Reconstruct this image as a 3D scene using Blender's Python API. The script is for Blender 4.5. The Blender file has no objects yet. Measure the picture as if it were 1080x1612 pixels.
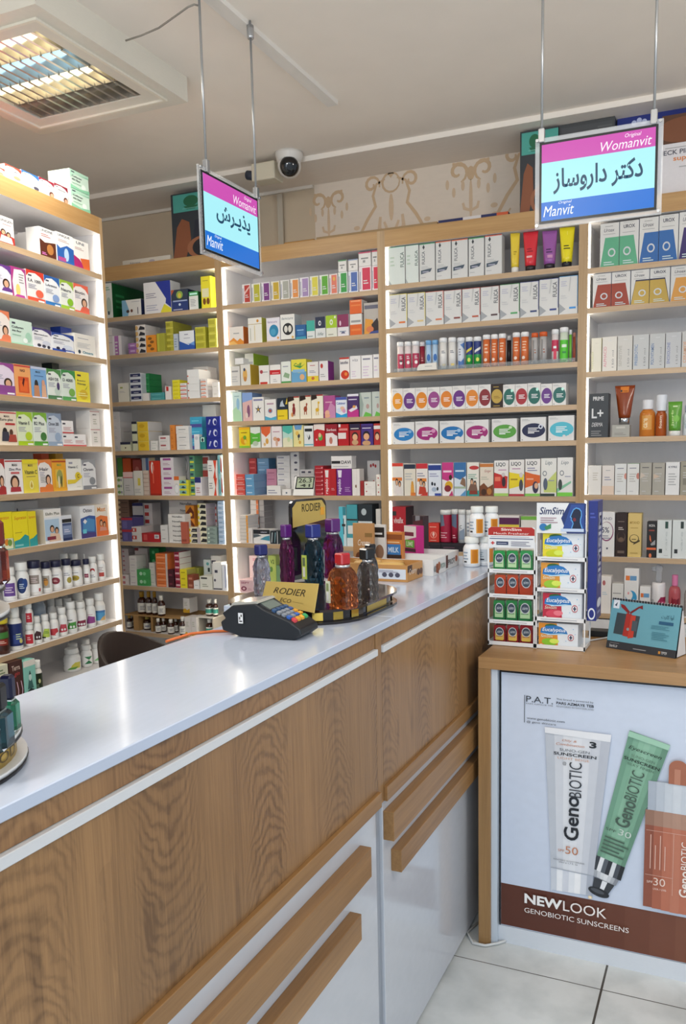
import bpy, bmesh, math, random
from mathutils import Matrix, Vector
random.seed(7)
SC = bpy.context.scene
COL = SC.collection

# ------------------------------------------------------------------ camera
F_PX, CX, CY = 1274.99, 615.44, 886.09          # focal length and principal point in a 1080x1612 frame
YAW, PITCH, ROLL = -0.397020, 0.128047, -0.015490
EYE = Vector((0.0, 0.0, 1.5))
_sy, _cy = math.sin(YAW), math.cos(YAW)
_sp, _cp = math.sin(PITCH), math.cos(PITCH)
_sr, _cr = math.sin(ROLL), math.cos(ROLL)
_f0, _r0, _u0 = Vector((_sy, _cy, 0)), Vector((_cy, -_sy, 0)), Vector((0, 0, 1))
FWD = _cp*_f0 - _sp*_u0
_u2 = _sp*_f0 + _cp*_u0
RGT = _cr*_r0 + _sr*_u2
UPV = -_sr*_r0 + _cr*_u2
cam_d = bpy.data.cameras.new('camera')
cam_d.sensor_fit = 'HORIZONTAL'; cam_d.sensor_width = 36.0
cam_d.lens = F_PX/1080*36.0
cam_d.shift_x = (540-CX)/1080; cam_d.shift_y = (CY-806)/1080
cam_d.clip_start = 0.02
cam = bpy.data.objects.new('camera', cam_d); COL.objects.link(cam)
cam.matrix_world = Matrix(((RGT.x, UPV.x, -FWD.x, EYE.x), (RGT.y, UPV.y, -FWD.y, EYE.y), (RGT.z, UPV.z, -FWD.z, EYE.z), (0, 0, 0, 1)))
SC.camera = cam

# ------------------------------------------------------------------ light and exposure
SC.view_settings.view_transform = 'Standard'
SC.view_settings.look = 'None'
SC.view_settings.exposure = 0.10
SC.view_settings.gamma = 1.0
SC.view_settings.use_curve_mapping = False
wd = bpy.data.worlds.new('world'); SC.world = wd; wd.use_nodes = True
wd.node_tree.nodes['Background'].inputs[0].default_value = (0.80, 0.90, 1.0, 1)
wd.node_tree.nodes['Background'].inputs[1].default_value = 0.55

def area(name, loc, size, power, color, rot=(0, 0, 0)):
    l = bpy.data.lights.new(name, 'AREA'); l.shape = 'RECTANGLE'
    l.size, l.size_y = size; l.energy = power; l.color = color
    o = bpy.data.objects.new(name, l); COL.objects.link(o); o.location = loc; o.rotation_euler = rot
    return o
# the fluorescent luminaire in view, and unseen point fills added to brighten the ceiling
def fill_point(name, loc, power, color, r=.18):
    l = bpy.data.lights.new(name, 'POINT'); l.energy = power; l.color = color; l.shadow_soft_size = r
    o = bpy.data.objects.new(name, l); COL.objects.link(o); o.location = loc; return o
area('lamp_counter', (-2.17, 2.21, 2.74), (0.46, 0.46), 12, (1.0, 0.95, 0.85))
fill_point('fill_aisle', (-0.9, 0.1, 2.42), 40, (1.0, 0.94, 0.86))
fill_point('fill_shop', (0.9, 1.4, 2.42), 32, (1.0, 0.94, 0.86))
# daylight entering by the shop front behind the camera
area('shop_front_daylight', (0.6, -2.6, 1.5), (3.6, 2.4), 62, (0.74, 0.87, 1.0), (math.radians(90), 0, 0))

# ------------------------------------------------------------------ pixel rays (to place measured things in space)
def ray(u, v):
    return RGT*((u-CX)/F_PX) - UPV*((v-CY)/F_PX) + FWD
def on_y(u, v, y):
    d = ray(u, v); return EYE + d*(y/d.y)
def on_x(u, v, x):
    d = ray(u, v); return EYE + d*(x/d.x)
def on_z(u, v, z):
    d = ray(u, v); return EYE + d*((z-EYE.z)/d.z)
def on_plane(u, v, p, n):
    d = ray(u, v); return EYE + d*((p-EYE).dot(n)/d.dot(n))

# ------------------------------------------------------------------ materials
def lin(h):
    h = h.lstrip('#')
    if len(h) == 3: h = ''.join(c*2 for c in h)
    out = []
    for i in (0, 2, 4):
        c = int(h[i:i+2], 16)/255
        out.append(c/12.92 if c <= 0.04045 else ((c+0.055)/1.055)**2.4)
    return tuple(out)
_M = {}
def mat(h, rough=0.42, metal=0.0, emit=0.0, trans=0.0, coat=0.0, ior=1.45, alpha=1.0, nm='paint'):
    key = (h, rough, metal, emit, trans, coat, ior, alpha)
    if key in _M: return _M[key]
    m = bpy.data.materials.new(nm + '_' + h); m.use_nodes = True
    nt = m.node_tree; b = nt.nodes['Principled BSDF']
    c = lin(h)
    b.inputs['Base Color'].default_value = (*c, 1)
    if emit == 0 and trans == 0 and metal == 0:
        nz = nt.nodes.new('ShaderNodeTexNoise'); nz.inputs['Scale'].default_value = 35
        mx = nt.nodes.new('ShaderNodeMix'); mx.data_type = 'RGBA'
        mx.inputs[6].default_value = (*[x*0.95 for x in c], 1); mx.inputs[7].default_value = (*[min(1, x*1.03) for x in c], 1)
        nt.links.new(nz.outputs[0], mx.inputs[0]); nt.links.new(mx.outputs[2], b.inputs['Base Color'])
    b.inputs['Roughness'].default_value = rough
    b.inputs['Metallic'].default_value = metal
    b.inputs['Transmission Weight'].default_value = trans
    b.inputs['IOR'].default_value = ior
    b.inputs['Coat Weight'].default_value = coat
    b.inputs['Coat Roughness'].default_value = 0.08
    b.inputs['Alpha'].default_value = alpha
    if emit:
        b.inputs['Base Color'].default_value = (*[x*.06 for x in c], 1)
        b.inputs['Emission Color'].default_value = (*c, 1); b.inputs['Emission Strength'].default_value = emit
    _M[key] = m
    return m

def wood(name, light, dark, axis='Z', scale=1.0, cath=0.0, rough=0.38):
    """oak foil: fine grain along AXIS, broad streaks, optional cathedral arches"""
    m = bpy.data.materials.new(name); m.use_nodes = True
    nt = m.node_tree; L = nt.links; b = nt.nodes['Principled BSDF']
    tc = nt.nodes.new('ShaderNodeTexCoord')
    def mp(sc):
        q = nt.nodes.new('ShaderNodeMapping'); L.new(tc.outputs['Object'], q.inputs[0])
        q.inputs['Scale'].default_value = sc; return q
    hi, lo = 60*scale, 2.2*scale
    fine = {'Z': (hi, hi, lo), 'X': (lo, hi, hi), 'Y': (hi, lo, hi)}[axis]
    brd = {'Z': (9, 9, 0.5), 'X': (0.5, 9, 9), 'Y': (9, 0.5, 9)}[axis]
    n1 = nt.nodes.new('ShaderNodeTexNoise'); L.new(mp(fine).outputs[0], n1.inputs[0])
    n1.inputs['Scale'].default_value = 2.0; n1.inputs['Detail'].default_value = 6; n1.inputs['Roughness'].default_value = 0.7
    n2 = nt.nodes.new('ShaderNodeTexNoise'); L.new(mp(brd).outputs[0], n2.inputs[0])
    n2.inputs['Scale'].default_value = 1.2; n2.inputs['Detail'].default_value = 3
    ad = nt.nodes.new('ShaderNodeMath'); ad.operation = 'MULTIPLY_ADD'
    L.new(n1.outputs[0], ad.inputs[0]); ad.inputs[1].default_value = 0.55
    sc2 = nt.nodes.new('ShaderNodeMath'); sc2.operation = 'MULTIPLY'; L.new(n2.outputs[0], sc2.inputs[0]); sc2.inputs[1].default_value = 0.5
    L.new(sc2.outputs[0], ad.inputs[2])
    fac = ad.outputs[0]
    if cath:
        wv = nt.nodes.new('ShaderNodeTexWave'); wv.wave_type = 'RINGS'; wv.rings_direction = 'SPHERICAL'
        q = mp({'Z': (1, 6.0, 1.1), 'X': (1.1, 6, 6), 'Y': (6, 1.1, 6)}[axis]); q.inputs['Location'].default_value = (0, -4.6, 0.2)
        L.new(q.outputs[0], wv.inputs[0]); wv.inputs['Scale'].default_value = 5.0; wv.inputs['Distortion'].default_value = 6
        wv.inputs['Detail'].default_value = 2.5; wv.inputs['Detail Scale'].default_value = 1.3
        a3 = nt.nodes.new('ShaderNodeMath'); a3.operation = 'MULTIPLY_ADD'
        L.new(wv.outputs[1], a3.inputs[0]); a3.inputs[1].default_value = cath; L.new(fac, a3.inputs[2]); fac = a3.outputs[0]
    cr = nt.nodes.new('ShaderNodeValToRGB'); L.new(fac, cr.inputs[0])
    cr.color_ramp.elements[0].position = 0.30; cr.color_ramp.elements[0].color = (*lin(dark), 1)
    cr.color_ramp.elements[1].position = 0.72 + cath; cr.color_ramp.elements[1].color = (*lin(light), 1)
    L.new(cr.outputs[0], b.inputs['Base Color']); b.inputs['Roughness'].default_value = rough
    bp = nt.nodes.new('ShaderNodeBump'); bp.inputs['Strength'].default_value = 0.06; L.new(n1.outputs[0], bp.inputs['Height'])
    L.new(bp.outputs[0], b.inputs['Normal'])
    return m
def oak_panel(name, light, dark):
    """vertical-grain oak decor: straight grain, plank tone steps and cathedral arches up the middle of every second plank"""
    m = bpy.data.materials.new(name); m.use_nodes = True
    nt = m.node_tree; L = nt.links; b = nt.nodes['Principled BSDF']
    tc = nt.nodes.new('ShaderNodeTexCoord'); sp = nt.nodes.new('ShaderNodeSeparateXYZ'); L.new(tc.outputs['Object'], sp.inputs[0])
    def M(op, a, b_=None, c=None):
        q = nt.nodes.new('ShaderNodeMath'); q.operation = op
        for i, x in enumerate((a, b_, c)):
            if x is None: continue
            if isinstance(x, (int, float)): q.inputs[i].default_value = x
            else: L.new(x, q.inputs[i])
        return q.outputs[0]
    def N(scale, s, det=4, rough=.6):
        mp = nt.nodes.new('ShaderNodeMapping'); L.new(tc.outputs['Object'], mp.inputs[0]); mp.inputs['Scale'].default_value = scale
        n = nt.nodes.new('ShaderNodeTexNoise'); L.new(mp.outputs[0], n.inputs[0]); n.inputs['Scale'].default_value = s
        n.inputs['Detail'].default_value = det; n.inputs['Roughness'].default_value = rough; return n.outputs[0]
    Y, Z = sp.outputs[1], sp.outputs[2]
    wob = N((1, 1, 1), 6, 3)
    yw = M('ADD', M('ADD', Y, 20.03), M('MULTIPLY', wob, .13))
    pf = M('DIVIDE', yw, .255); cell = M('FLOOR', pf); yl = M('MULTIPLY', M('SUBTRACT', M('FRACT', pf), .5), .255)
    wn = nt.nodes.new('ShaderNodeTexWhiteNoise'); wn.noise_dimensions = '1D'; L.new(cell, wn.inputs['W']); rnd = wn.outputs[0]
    sg = M('SUBTRACT', M('MULTIPLY', M('GREATER_THAN', rnd, .42), 2), 1)
    y2 = M('MULTIPLY', yl, yl)
    ph = M('ADD', M('ADD', Z, M('MULTIPLY', M('MULTIPLY', y2, 16), sg)), M('ADD', M('MULTIPLY', N((1, 1, 1), 11, 5), .085), M('MULTIPLY', rnd, 3)))
    arch = M('POWER', M('ABSOLUTE', M('SINE', M('MULTIPLY', ph, 118))), 3.5)
    edge = nt.nodes.new('ShaderNodeMapRange'); edge.interpolation_type = 'SMOOTHSTEP'; L.new(M('ABSOLUTE', yl), edge.inputs[0])
    edge.inputs[1].default_value = .095; edge.inputs[2].default_value = .035; edge.inputs[3].default_value = 0; edge.inputs[4].default_value = 1
    amt = M('MULTIPLY', M('MULTIPLY', edge.outputs[0], arch), M('MULTIPLY', N((1, 1, .6), 5, 2), .27))
    grain = N((70, 70, 2.0), 2.2, 7, .72); fine = N((260, 260, 7), 1.6, 3, .6); broad = N((9, 9, .4), 1.3, 3)
    kn = nt.nodes.new('ShaderNodeMapRange'); L.new(N((14, 14, 3.5), 1.1, 1), kn.inputs[0]); kn.inputs[1].default_value = .70; kn.inputs[2].default_value = .80; kn.inputs[3].default_value = 0; kn.inputs[4].default_value = .2
    fac = M('ADD', M('MULTIPLY', grain, .50), M('ADD', M('MULTIPLY', broad, .34), M('MULTIPLY', fine, .24)))
    fac = M('SUBTRACT', M('ADD', fac, M('MULTIPLY', M('SUBTRACT', rnd, .5), .07)), M('ADD', amt, kn.outputs[0]))
    cr = nt.nodes.new('ShaderNodeValToRGB'); L.new(fac, cr.inputs[0])
    cr.color_ramp.elements[0].position = .30; cr.color_ramp.elements[0].color = (*lin(dark), 1)
    cr.color_ramp.elements[1].position = .66; cr.color_ramp.elements[1].color = (*lin(light), 1)
    L.new(cr.outputs[0], b.inputs['Base Color']); b.inputs['Roughness'].default_value = .36
    bp = nt.nodes.new('ShaderNodeBump'); bp.inputs['Strength'].default_value = .05; L.new(fac, bp.inputs['Height']); L.new(bp.outputs[0], b.inputs['Normal'])
    return m
W_SHELF = wood('oak_shelf_edge', 'cfb392', 'ab8d69', 'X', 0.8)
W_FASC = wood('oak_fascia', 'c39c68', '9c7444', 'X', 0.8)
W_SIDE = wood('oak_side_edge', 'c4a67f', '9f7f58', 'Z', 0.8)
W_PANEL = oak_panel('oak_counter_panel', 'a47d53', '6d4f32')
W_DRAW = oak_panel('oak_counter_drawer', 'a67e55', '705034')
W_BAR = wood('oak_bar', 'ab8253', '7c5832', 'Y', 0.8)
W_DESK = wood('oak_desk', 'b88f62', '89663a', 'X', 0.8)
W_DESKV = wood('oak_desk_upright', 'b08859', '7e5d35', 'Z', 0.8)
MELA = mat('e9e6e6', 0.5, nm='melamine')
LED = mat('fff4de', 0.5, emit=13.0, nm='led'); LED_SOFT = mat('fff6e4', 0.5, emit=5.0, nm='led'); LED_MID = mat('fff3da', 0.5, emit=9.0, nm='led')

# ------------------------------------------------------------------ mesh helpers
def tag(o, label=None, cat=None, group=None, kind=None):
    if label: o['label'] = label
    if cat: o['category'] = cat
    if group: o['group'] = group
    if kind: o['kind'] = kind
    return o
def empty(name, loc, rz=0.0, label=None, cat=None, group=None):
    o = bpy.data.objects.new(name, None); COL.objects.link(o)
    o.location = loc; o.rotation_euler = (0, 0, rz); o.empty_display_size = 0.05
    return tag(o, label, cat, group)

class MB:
    """collects faces with materials; build() links ONE mesh object"""
    def __init__(s): s.v = []; s.f = []; s.m = []; s.mats = []; s.sm = []
    def mi(s, m):
        if m not in s.mats: s.mats.append(m)
        return s.mats.index(m)
    def add(s, verts, faces, m, smooth=False):
        k = len(s.v); s.v += [tuple(p) for p in verts]; i = s.mi(m)
        for f in faces: s.f.append(tuple(k+a for a in f)); s.m.append(i); s.sm.append(smooth)
        return s
    def box(s, a, b, m, ch=0.0, mf=None, mt=None, ms=None, mb=None):
        """box a..b; mf front (-Y) material, mt top, ms sides (+-X), mb bottom; ch chamfer"""
        (x0, y0, z0), (x1, y1, z1) = a, b
        c = min(ch, (x1-x0)/3, (y1-y0)/3, (z1-z0)/3)
        if c <= 0:
            v = [(x, y, z) for z in (z0, z1) for y in (y0, y1) for x in (x0, x1)]
            fs = [((0, 1, 5, 4), mf), ((3, 2, 6, 7), None), ((2, 0, 4, 6), ms), ((1, 3, 7, 5), ms), ((4, 5, 7, 6), mt), ((2, 3, 1, 0), mb)]
            k = len(s.v); s.v += v
            for f, mm in fs: s.f.append(tuple(k+i for i in f)); s.m.append(s.mi(mm or m)); s.sm.append(False)
            return s
        X, Y, Z = (x0, x0+c, x1-c, x1), (y0, y0+c, y1-c, y1), (z0, z0+c, z1-c, z1)
        idx = {}; k = len(s.v)
        def V(i, j, l):
            if (i, j, l) not in idx: idx[(i, j, l)] = len(s.v); s.v.append((X[i], Y[j], Z[l]))
            return idx[(i, j, l)]
        def Fc(pts, mm): s.f.append(tuple(V(*p) for p in pts)); s.m.append(s.mi(mm or m)); s.sm.append(False)
        Fc([(1, 0, 1), (2, 0, 1), (2, 0, 2), (1, 0, 2)], mf); Fc([(2, 3, 1), (1, 3, 1), (1, 3, 2), (2, 3, 2)], None)
        Fc([(0, 2, 1), (0, 1, 1), (0, 1, 2), (0, 2, 2)], ms); Fc([(3, 1, 1), (3, 2, 1), (3, 2, 2), (3, 1, 2)], ms)
        Fc([(1, 1, 3), (2, 1, 3), (2, 2, 3), (1, 2, 3)], mt); Fc([(1, 2, 0), (2, 2, 0), (2, 1, 0), (1, 1, 0)], mb)
        for j, q in ((0, 1), (3, 2)):
            Fc([(1, j, 2), (2, j, 2), (2, q, 3), (1, q, 3)][::1 if j == 0 else -1], mt)
            Fc([(2, j, 1), (1, j, 1), (1, q, 0), (2, q, 0)][::1 if j == 0 else -1], mb)
            for i, p in ((0, 1), (3, 2)):
                fl = [(p, j, 1), (p, j, 2), (i, q, 2), (i, q, 1)]
                Fc(fl if (j == 0) == (i == 0) else fl[::-1], ms)
        for i, p in ((0, 1), (3, 2)):
            a2 = [(i, 1, 2), (i, 2, 2), (p, 2, 3), (p, 1, 3)]; Fc(a2[::-1] if i == 0 else a2, mt)
            a2 = [(i, 2, 1), (i, 1, 1), (p, 1, 0), (p, 2, 0)]; Fc(a2[::-1] if i == 0 else a2, mb)
        for i, p in ((0, 1), (3, 2)):
            for j, q in ((0, 1), (3, 2)):
                for l, r in ((0, 1), (3, 2)):
                    t = [(p, q, l), (i, q, r), (p, j, r)]
                    Fc(t if ((i == 0) ^ (j == 0) ^ (l == 0)) else t[::-1], mt if l == 3 else mb)
        return s
    def lathe(s, prof, m, n=20, c=(0, 0), smooth=True, sx=1.0, sy=1.0):
        k = len(s.v)
        for r, z in prof:
            for i in range(n):
                a = 2*math.pi*i/n; s.v.append((c[0]+r*sx*math.cos(a), c[1]+r*sy*math.sin(a), z))
        im = s.mi(m)
        for j in range(len(prof)-1):
            for i in range(n):
                i2 = (i+1) % n
                s.f.append((k+j*n+i, k+j*n+i2, k+(j+1)*n+i2, k+(j+1)*n+i)); s.m.append(im); s.sm.append(smooth)
        s.f.append(tuple(k+i for i in range(n))[::-1]); s.m.append(im); s.sm.append(False)
        s.f.append(tuple(k+(len(prof)-1)*n+i for i in range(n))); s.m.append(im); s.sm.append(False)
        return s
    def tube(s, pts, r, m, n=8, smooth=True):
        pts = [Vector(p) for p in pts]; k = len(s.v); N = len(pts)
        for j, p in enumerate(pts):
            t = (pts[min(j+1, N-1)]-pts[max(j-1, 0)]).normalized()
            a = t.cross(Vector((0, 0, 1)))
            if a.length < 1e-3: a = Vector((1, 0, 0))
            a.normalize(); b = t.cross(a)
            for i in range(n):
                g = 2*math.pi*i/n; q = p + r*(math.cos(g)*a + math.sin(g)*b); s.v.append(tuple(q))
        im = s.mi(m)
        for j in range(N-1):
            for i in range(n):
                i2 = (i+1) % n
                s.f.append((k+j*n+i2, k+j*n+i, k+(j+1)*n+i, k+(j+1)*n+i2)); s.m.append(im); s.sm.append(smooth)
        s.f.append(tuple(k+i for i in range(n))); s.m.append(im); s.sm.append(False)
        s.f.append(tuple(k+(N-1)*n+i for i in range(n))[::-1]); s.m.append(im); s.sm.append(False)
        return s
    def prism(s, poly, lo, hi, m, axis='x', mcap=None):
        """poly of 2-D points extruded along axis from lo to hi"""
        def P(a, b, t): return {'x': (t, a, b), 'y': (a, t, b), 'z': (a, b, t)}[axis]
        k = len(s.v); n = len(poly)
        for t in (lo, hi): s.v += [P(a, b, t) for a, b in poly]
        im, ic = s.mi(m), s.mi(mcap or m)
        for i in range(n):
            j = (i+1) % n; s.f.append((k+i, k+j, k+n+j, k+n+i)); s.m.append(im); s.sm.append(False)
        s.f.append(tuple(range(k+n-1, k-1, -1))); s.m.append(ic); s.sm.append(False)
        s.f.append(tuple(range(k+n, k+2*n))); s.m.append(ic); s.sm.append(False)
        return s
    def build(s, name, parent=None, loc=None, rz=None, fix=True):
        me = bpy.data.meshes.new(name)
        me.from_pydata(s.v, [], s.f)
        for m in s.mats: me.materials.append(m)
        me.polygons.foreach_set('material_index', s.m); me.polygons.foreach_set('use_smooth', s.sm)
        me.update()
        o = bpy.data.objects.new(name, me); COL.objects.link(o)
        if parent: o.parent = parent
        if loc is not None: o.location = loc
        if rz is not None: o.rotation_euler = (0, 0, rz)
        return o
def fixn(o):
    """make face normals consistent (closed shapes)"""
    bm = bmesh.new(); bm.from_mesh(o.data); bmesh.ops.recalc_face_normals(bm, faces=bm.faces); bm.to_mesh(o.data); bm.free()
    return o

# ------------------------------------------------------------------ lettering and print
_T = {}
def glyphs(body, bold=0.0, ital=0.0):
    """unit-box 2-D triangles of a line of lettering"""
    key = (body, bold, ital)
    if key in _T: return _T[key]
    cu = bpy.data.curves.new('lettering', 'FONT'); cu.body = body; cu.offset = bold; cu.shear = ital
    cu.resolution_u = 3
    ob = bpy.data.objects.new('lettering', cu)
    me = ob.to_mesh()
    vs = [(v.co.x, v.co.y) for v in me.vertices]; fs = [tuple(p.vertices) for p in me.polygons]
    ob.to_mesh_clear(); bpy.data.objects.remove(ob); bpy.data.curves.remove(cu)
    if not vs: _T[key] = ([], [], 1.0); return _T[key]
    x0, x1 = min(v[0] for v in vs), max(v[0] for v in vs); y0, y1 = min(v[1] for v in vs), max(v[1] for v in vs)
    w, h = max(1e-6, x1-x0), max(1e-6, y1-y0)
    _T[key] = ([((x-x0)/w, (y-y0)/h) for x, y in vs], fs, w/h)
    return _T[key]

def ell(cx, cy, rx, ry, n=22):
    return [(cx+rx*math.cos(2*math.pi*i/n), cy+ry*math.sin(2*math.pi*i/n)) for i in range(n)]

def slabs(poly, step):
    """cut a 2-D polygon into upright strips so that it can wrap round a cylinder"""
    def clip(pts, c, sg):
        out = []
        for i in range(len(pts)):
            p, q = pts[i-1], pts[i]; dp, dq = sg*(p[0]-c), sg*(q[0]-c)
            if dq >= 0:
                if dp < 0: t = dp/(dp-dq); out.append((c, p[1]+(q[1]-p[1])*t))
                out.append(q)
            elif dp >= 0 and dp > 0: t = dp/(dp-dq); out.append((c, p[1]+(q[1]-p[1])*t))
        return out
    x0, x1 = min(p[0] for p in poly), max(p[0] for p in poly); n = max(1, math.ceil((x1-x0)/step)); res = []
    for i in range(n):
        a, b = x0+(x1-x0)*i/n, x0+(x1-x0)*(i+1)/n
        q = clip(clip(poly, a, 1), b, -1) if n > 1 else poly
        if len(q) > 2: res.append(q)
    return res

def paint(mb, spec, mp, curved=False, rough=0.42, k0=0, rough_fn=None):
    """print SPEC on a surface. mp(u, v, layer) -> point. Items split by ';':
    R x0 y0 x1 y1 c | E cx cy rx ry c | P x y ... c | T text x0 y0 x1 y1 c (_ = space) | B bold | I italic | V text upright | L n x0 y0 x1 y1 c small print"""
    k = k0
    for it in spec.split(';'):
        a = it.split()
        if not a: continue
        op = a[0]; k += 1
        m = mat(a[-1], rough) if rough_fn is None else rough_fn(a[-1])
        polys = None
        if op == 'R':
            x0, y0, x1, y1 = map(float, a[1:5]); polys = [[(x0, y0), (x1, y0), (x1, y1), (x0, y1)]]
        elif op == 'E':
            polys = [ell(*map(float, a[1:5]))]
        elif op == 'P':
            q = list(map(float, a[1:-1])); polys = [[(q[i], q[i+1]) for i in range(0, len(q), 2)]]
        elif op == 'L':
            n = int(a[1]); x0, y0, x1, y1 = map(float, a[2:6]); dy = (y1-y0)/n; polys = []
            for i in range(n):
                xe = x0+(x1-x0)*(0.72+0.28*((i*7+3) % 5)/4); yy = y0+dy*i
                polys.append([(x0, yy), (xe, yy), (xe, yy+dy*.42), (x0, yy+dy*.42)])
        if polys is not None:
            for pl in polys:
                for pc in (slabs(pl, .03) if curved else [pl]):
                    mb.add([mp(x, y, k) for x, y in pc], [tuple(range(len(pc)))], m)
        elif op in 'TBIVWHJ':
            g, fs, asp = glyphs(a[1].replace('_', ' '), {'B': 0.02, 'W': 0.02, 'H': 0.035, 'I': 0.0, 'J': 0.010}.get(op, 0.0), 0.25 if op in 'IJ' else 0.0)
            x0, y0, x1, y1 = map(float, a[2:6])
            if op in 'VW': vs = [mp(x1-(x1-x0)*gy, y0+(y1-y0)*gx, k) for gx, gy in g]
            else: vs = [mp(x0+(x1-x0)*gx, y0+(y1-y0)*gy, k) for gx, gy in g]
            if vs: mb.add(vs, fs, m)
    return mb
def flat(x0, z0, w, h, y=0.0, d=0.00022):
    return lambda u, v, k: (x0+min(max(u, 0.0), 1.0)*w, y-d*k, z0+min(max(v, .002), .998)*h)
# ------------------------------------------------------------------ the room
CEIL = 2.85
def plain(name, loc_a, loc_b, m, kind='structure'):
    o = MB().box(loc_a, loc_b, m).build(name); return tag(o, kind=kind)
def tile_floor():
    m = bpy.data.materials.new('ceramic_tile'); m.use_nodes = True; nt = m.node_tree; L = nt.links; b = nt.nodes['Principled BSDF']
    tc = nt.nodes.new('ShaderNodeTexCoord'); sx = nt.nodes.new('ShaderNodeSeparateXYZ'); L.new(tc.outputs['Object'], sx.inputs[0])
    def line(sock, off, w):
        a = nt.nodes.new('ShaderNodeMath'); a.operation = 'ADD'; L.new(sock, a.inputs[0]); a.inputs[1].default_value = -off+45*0.45
        p = nt.nodes.new('ShaderNodeMath'); p.operation = 'PINGPONG'; L.new(a.outputs[0], p.inputs[0]); p.inputs[1].default_value = 0.225
        c = nt.nodes.new('ShaderNodeMath'); c.operation = 'LESS_THAN'; L.new(p.outputs[0], c.inputs[0]); c.inputs[1].default_value = w
        return c.outputs[0]
    mx = nt.nodes.new('ShaderNodeMath'); mx.operation = 'MAXIMUM'
    L.new(line(sx.outputs[0], -0.287, 0.0032), mx.inputs[0]); L.new(line(sx.outputs[1], 2.177, 0.0016), mx.inputs[1])
    nz = nt.nodes.new('ShaderNodeTexNoise'); nz.inputs['Scale'].default_value = 9; nz.inputs['Detail'].default_value = 8
    L.new(tc.outputs['Object'], nz.inputs[0])
    cr = nt.nodes.new('ShaderNodeValToRGB'); L.new(nz.outputs[0], cr.inputs[0])
    cr.color_ramp.elements[0].color = (*lin('c4c9c9'), 1); cr.color_ramp.elements[0].position = .3
    cr.color_ramp.elements[1].color = (*lin('dadede'), 1); cr.color_ramp.elements[1].position = .6
    mc = nt.nodes.new('ShaderNodeMix'); mc.data_type = 'RGBA'; L.new(mx.outputs[0], mc.inputs[0]); L.new(cr.outputs[0], mc.inputs[6])
    mc.inputs[7].default_value = (*lin('4a4640'), 1); L.new(mc.outputs[2], b.inputs['Base Color'])
    b.inputs['Roughness'].default_value = 0.3
    bp = nt.nodes.new('ShaderNodeBump'); bp.invert = True; bp.inputs['Distance'].default_value = 0.002; bp.inputs['Strength'].default_value = 0.5
    L.new(mx.outputs[0], bp.inputs['Height']); L.new(bp.outputs[0], b.inputs['Normal'])
    return m
plain('floor', (-3.6, -2.7, -0.06), (2.2, 3.78, 0.0), tile_floor())
PLASTER = mat('d9cdc0', 0.85, nm='plaster')
plain('ceiling', (-3.6, -2.7, CEIL), (2.2, 3.78, CEIL+0.06), mat('f3eadf', 0.9, nm='ceiling_paint'))
plain('wall_back', (-3.6, 3.70, 0), (2.2, 3.78, CEIL), mat('cbb9a0', 0.85, nm='wall_paint'))
plain('wall_left', (-3.68, -2.7, 0), (-3.6, 3.78, CEIL), PLASTER)
o = MB().box((-3.6, 3.40, CEIL-0.022), (2.2, 3.70, CEIL), mat('f1e8dd', 0.9)).build('trim_ceiling_band'); tag(o, kind='structure')
o = MB().box((-3.6, 3.685, CEIL-0.036), (-1.93, 3.70, CEIL-0.022), mat('e4ddd2', 0.7)).build('trim_cornice'); tag(o, kind='structure')

# damask wallpaper on the back wall
def ribbon(mb, pts, w, m, y):
    n = len(pts); vs = []
    for i, (x, z) in enumerate(pts):
        a, b = pts[max(0, i-1)], pts[min(n-1, i+1)]
        tx, tz = b[0]-a[0], b[1]-a[1]; l = math.hypot(tx, tz) or 1
        ww = w*(0.45+0.55*math.sin(math.pi*(i+0.6)/(n+0.2)))
        vs += [(x-tz/l*ww, y, z+tx/l*ww), (x+tz/l*ww, y, z-tx/l*ww)]
    mb.add(vs, [(2*i, 2*i+1, 2*i+3, 2*i+2) for i in range(n-1)], m)
def arc(cx, cz, r0, r1, a0, a1, n=14):
    return [(cx+(r0+(r1-r0)*i/n)*math.cos(math.radians(a0+(a1-a0)*i/n)), cz+(r0+(r1-r0)*i/n)*math.sin(math.radians(a0+(a1-a0)*i/n))) for i in range(n+1)]
wp = MB(); wy = 3.697
wp.box((-1.925, wy, 2.40), (-0.2, 3.70, CEIL-0.022), mat('e0d2c2', 0.8))
ink, ink2 = mat('cdb08e', 0.6), mat('d4ba9c', 0.6)
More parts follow.
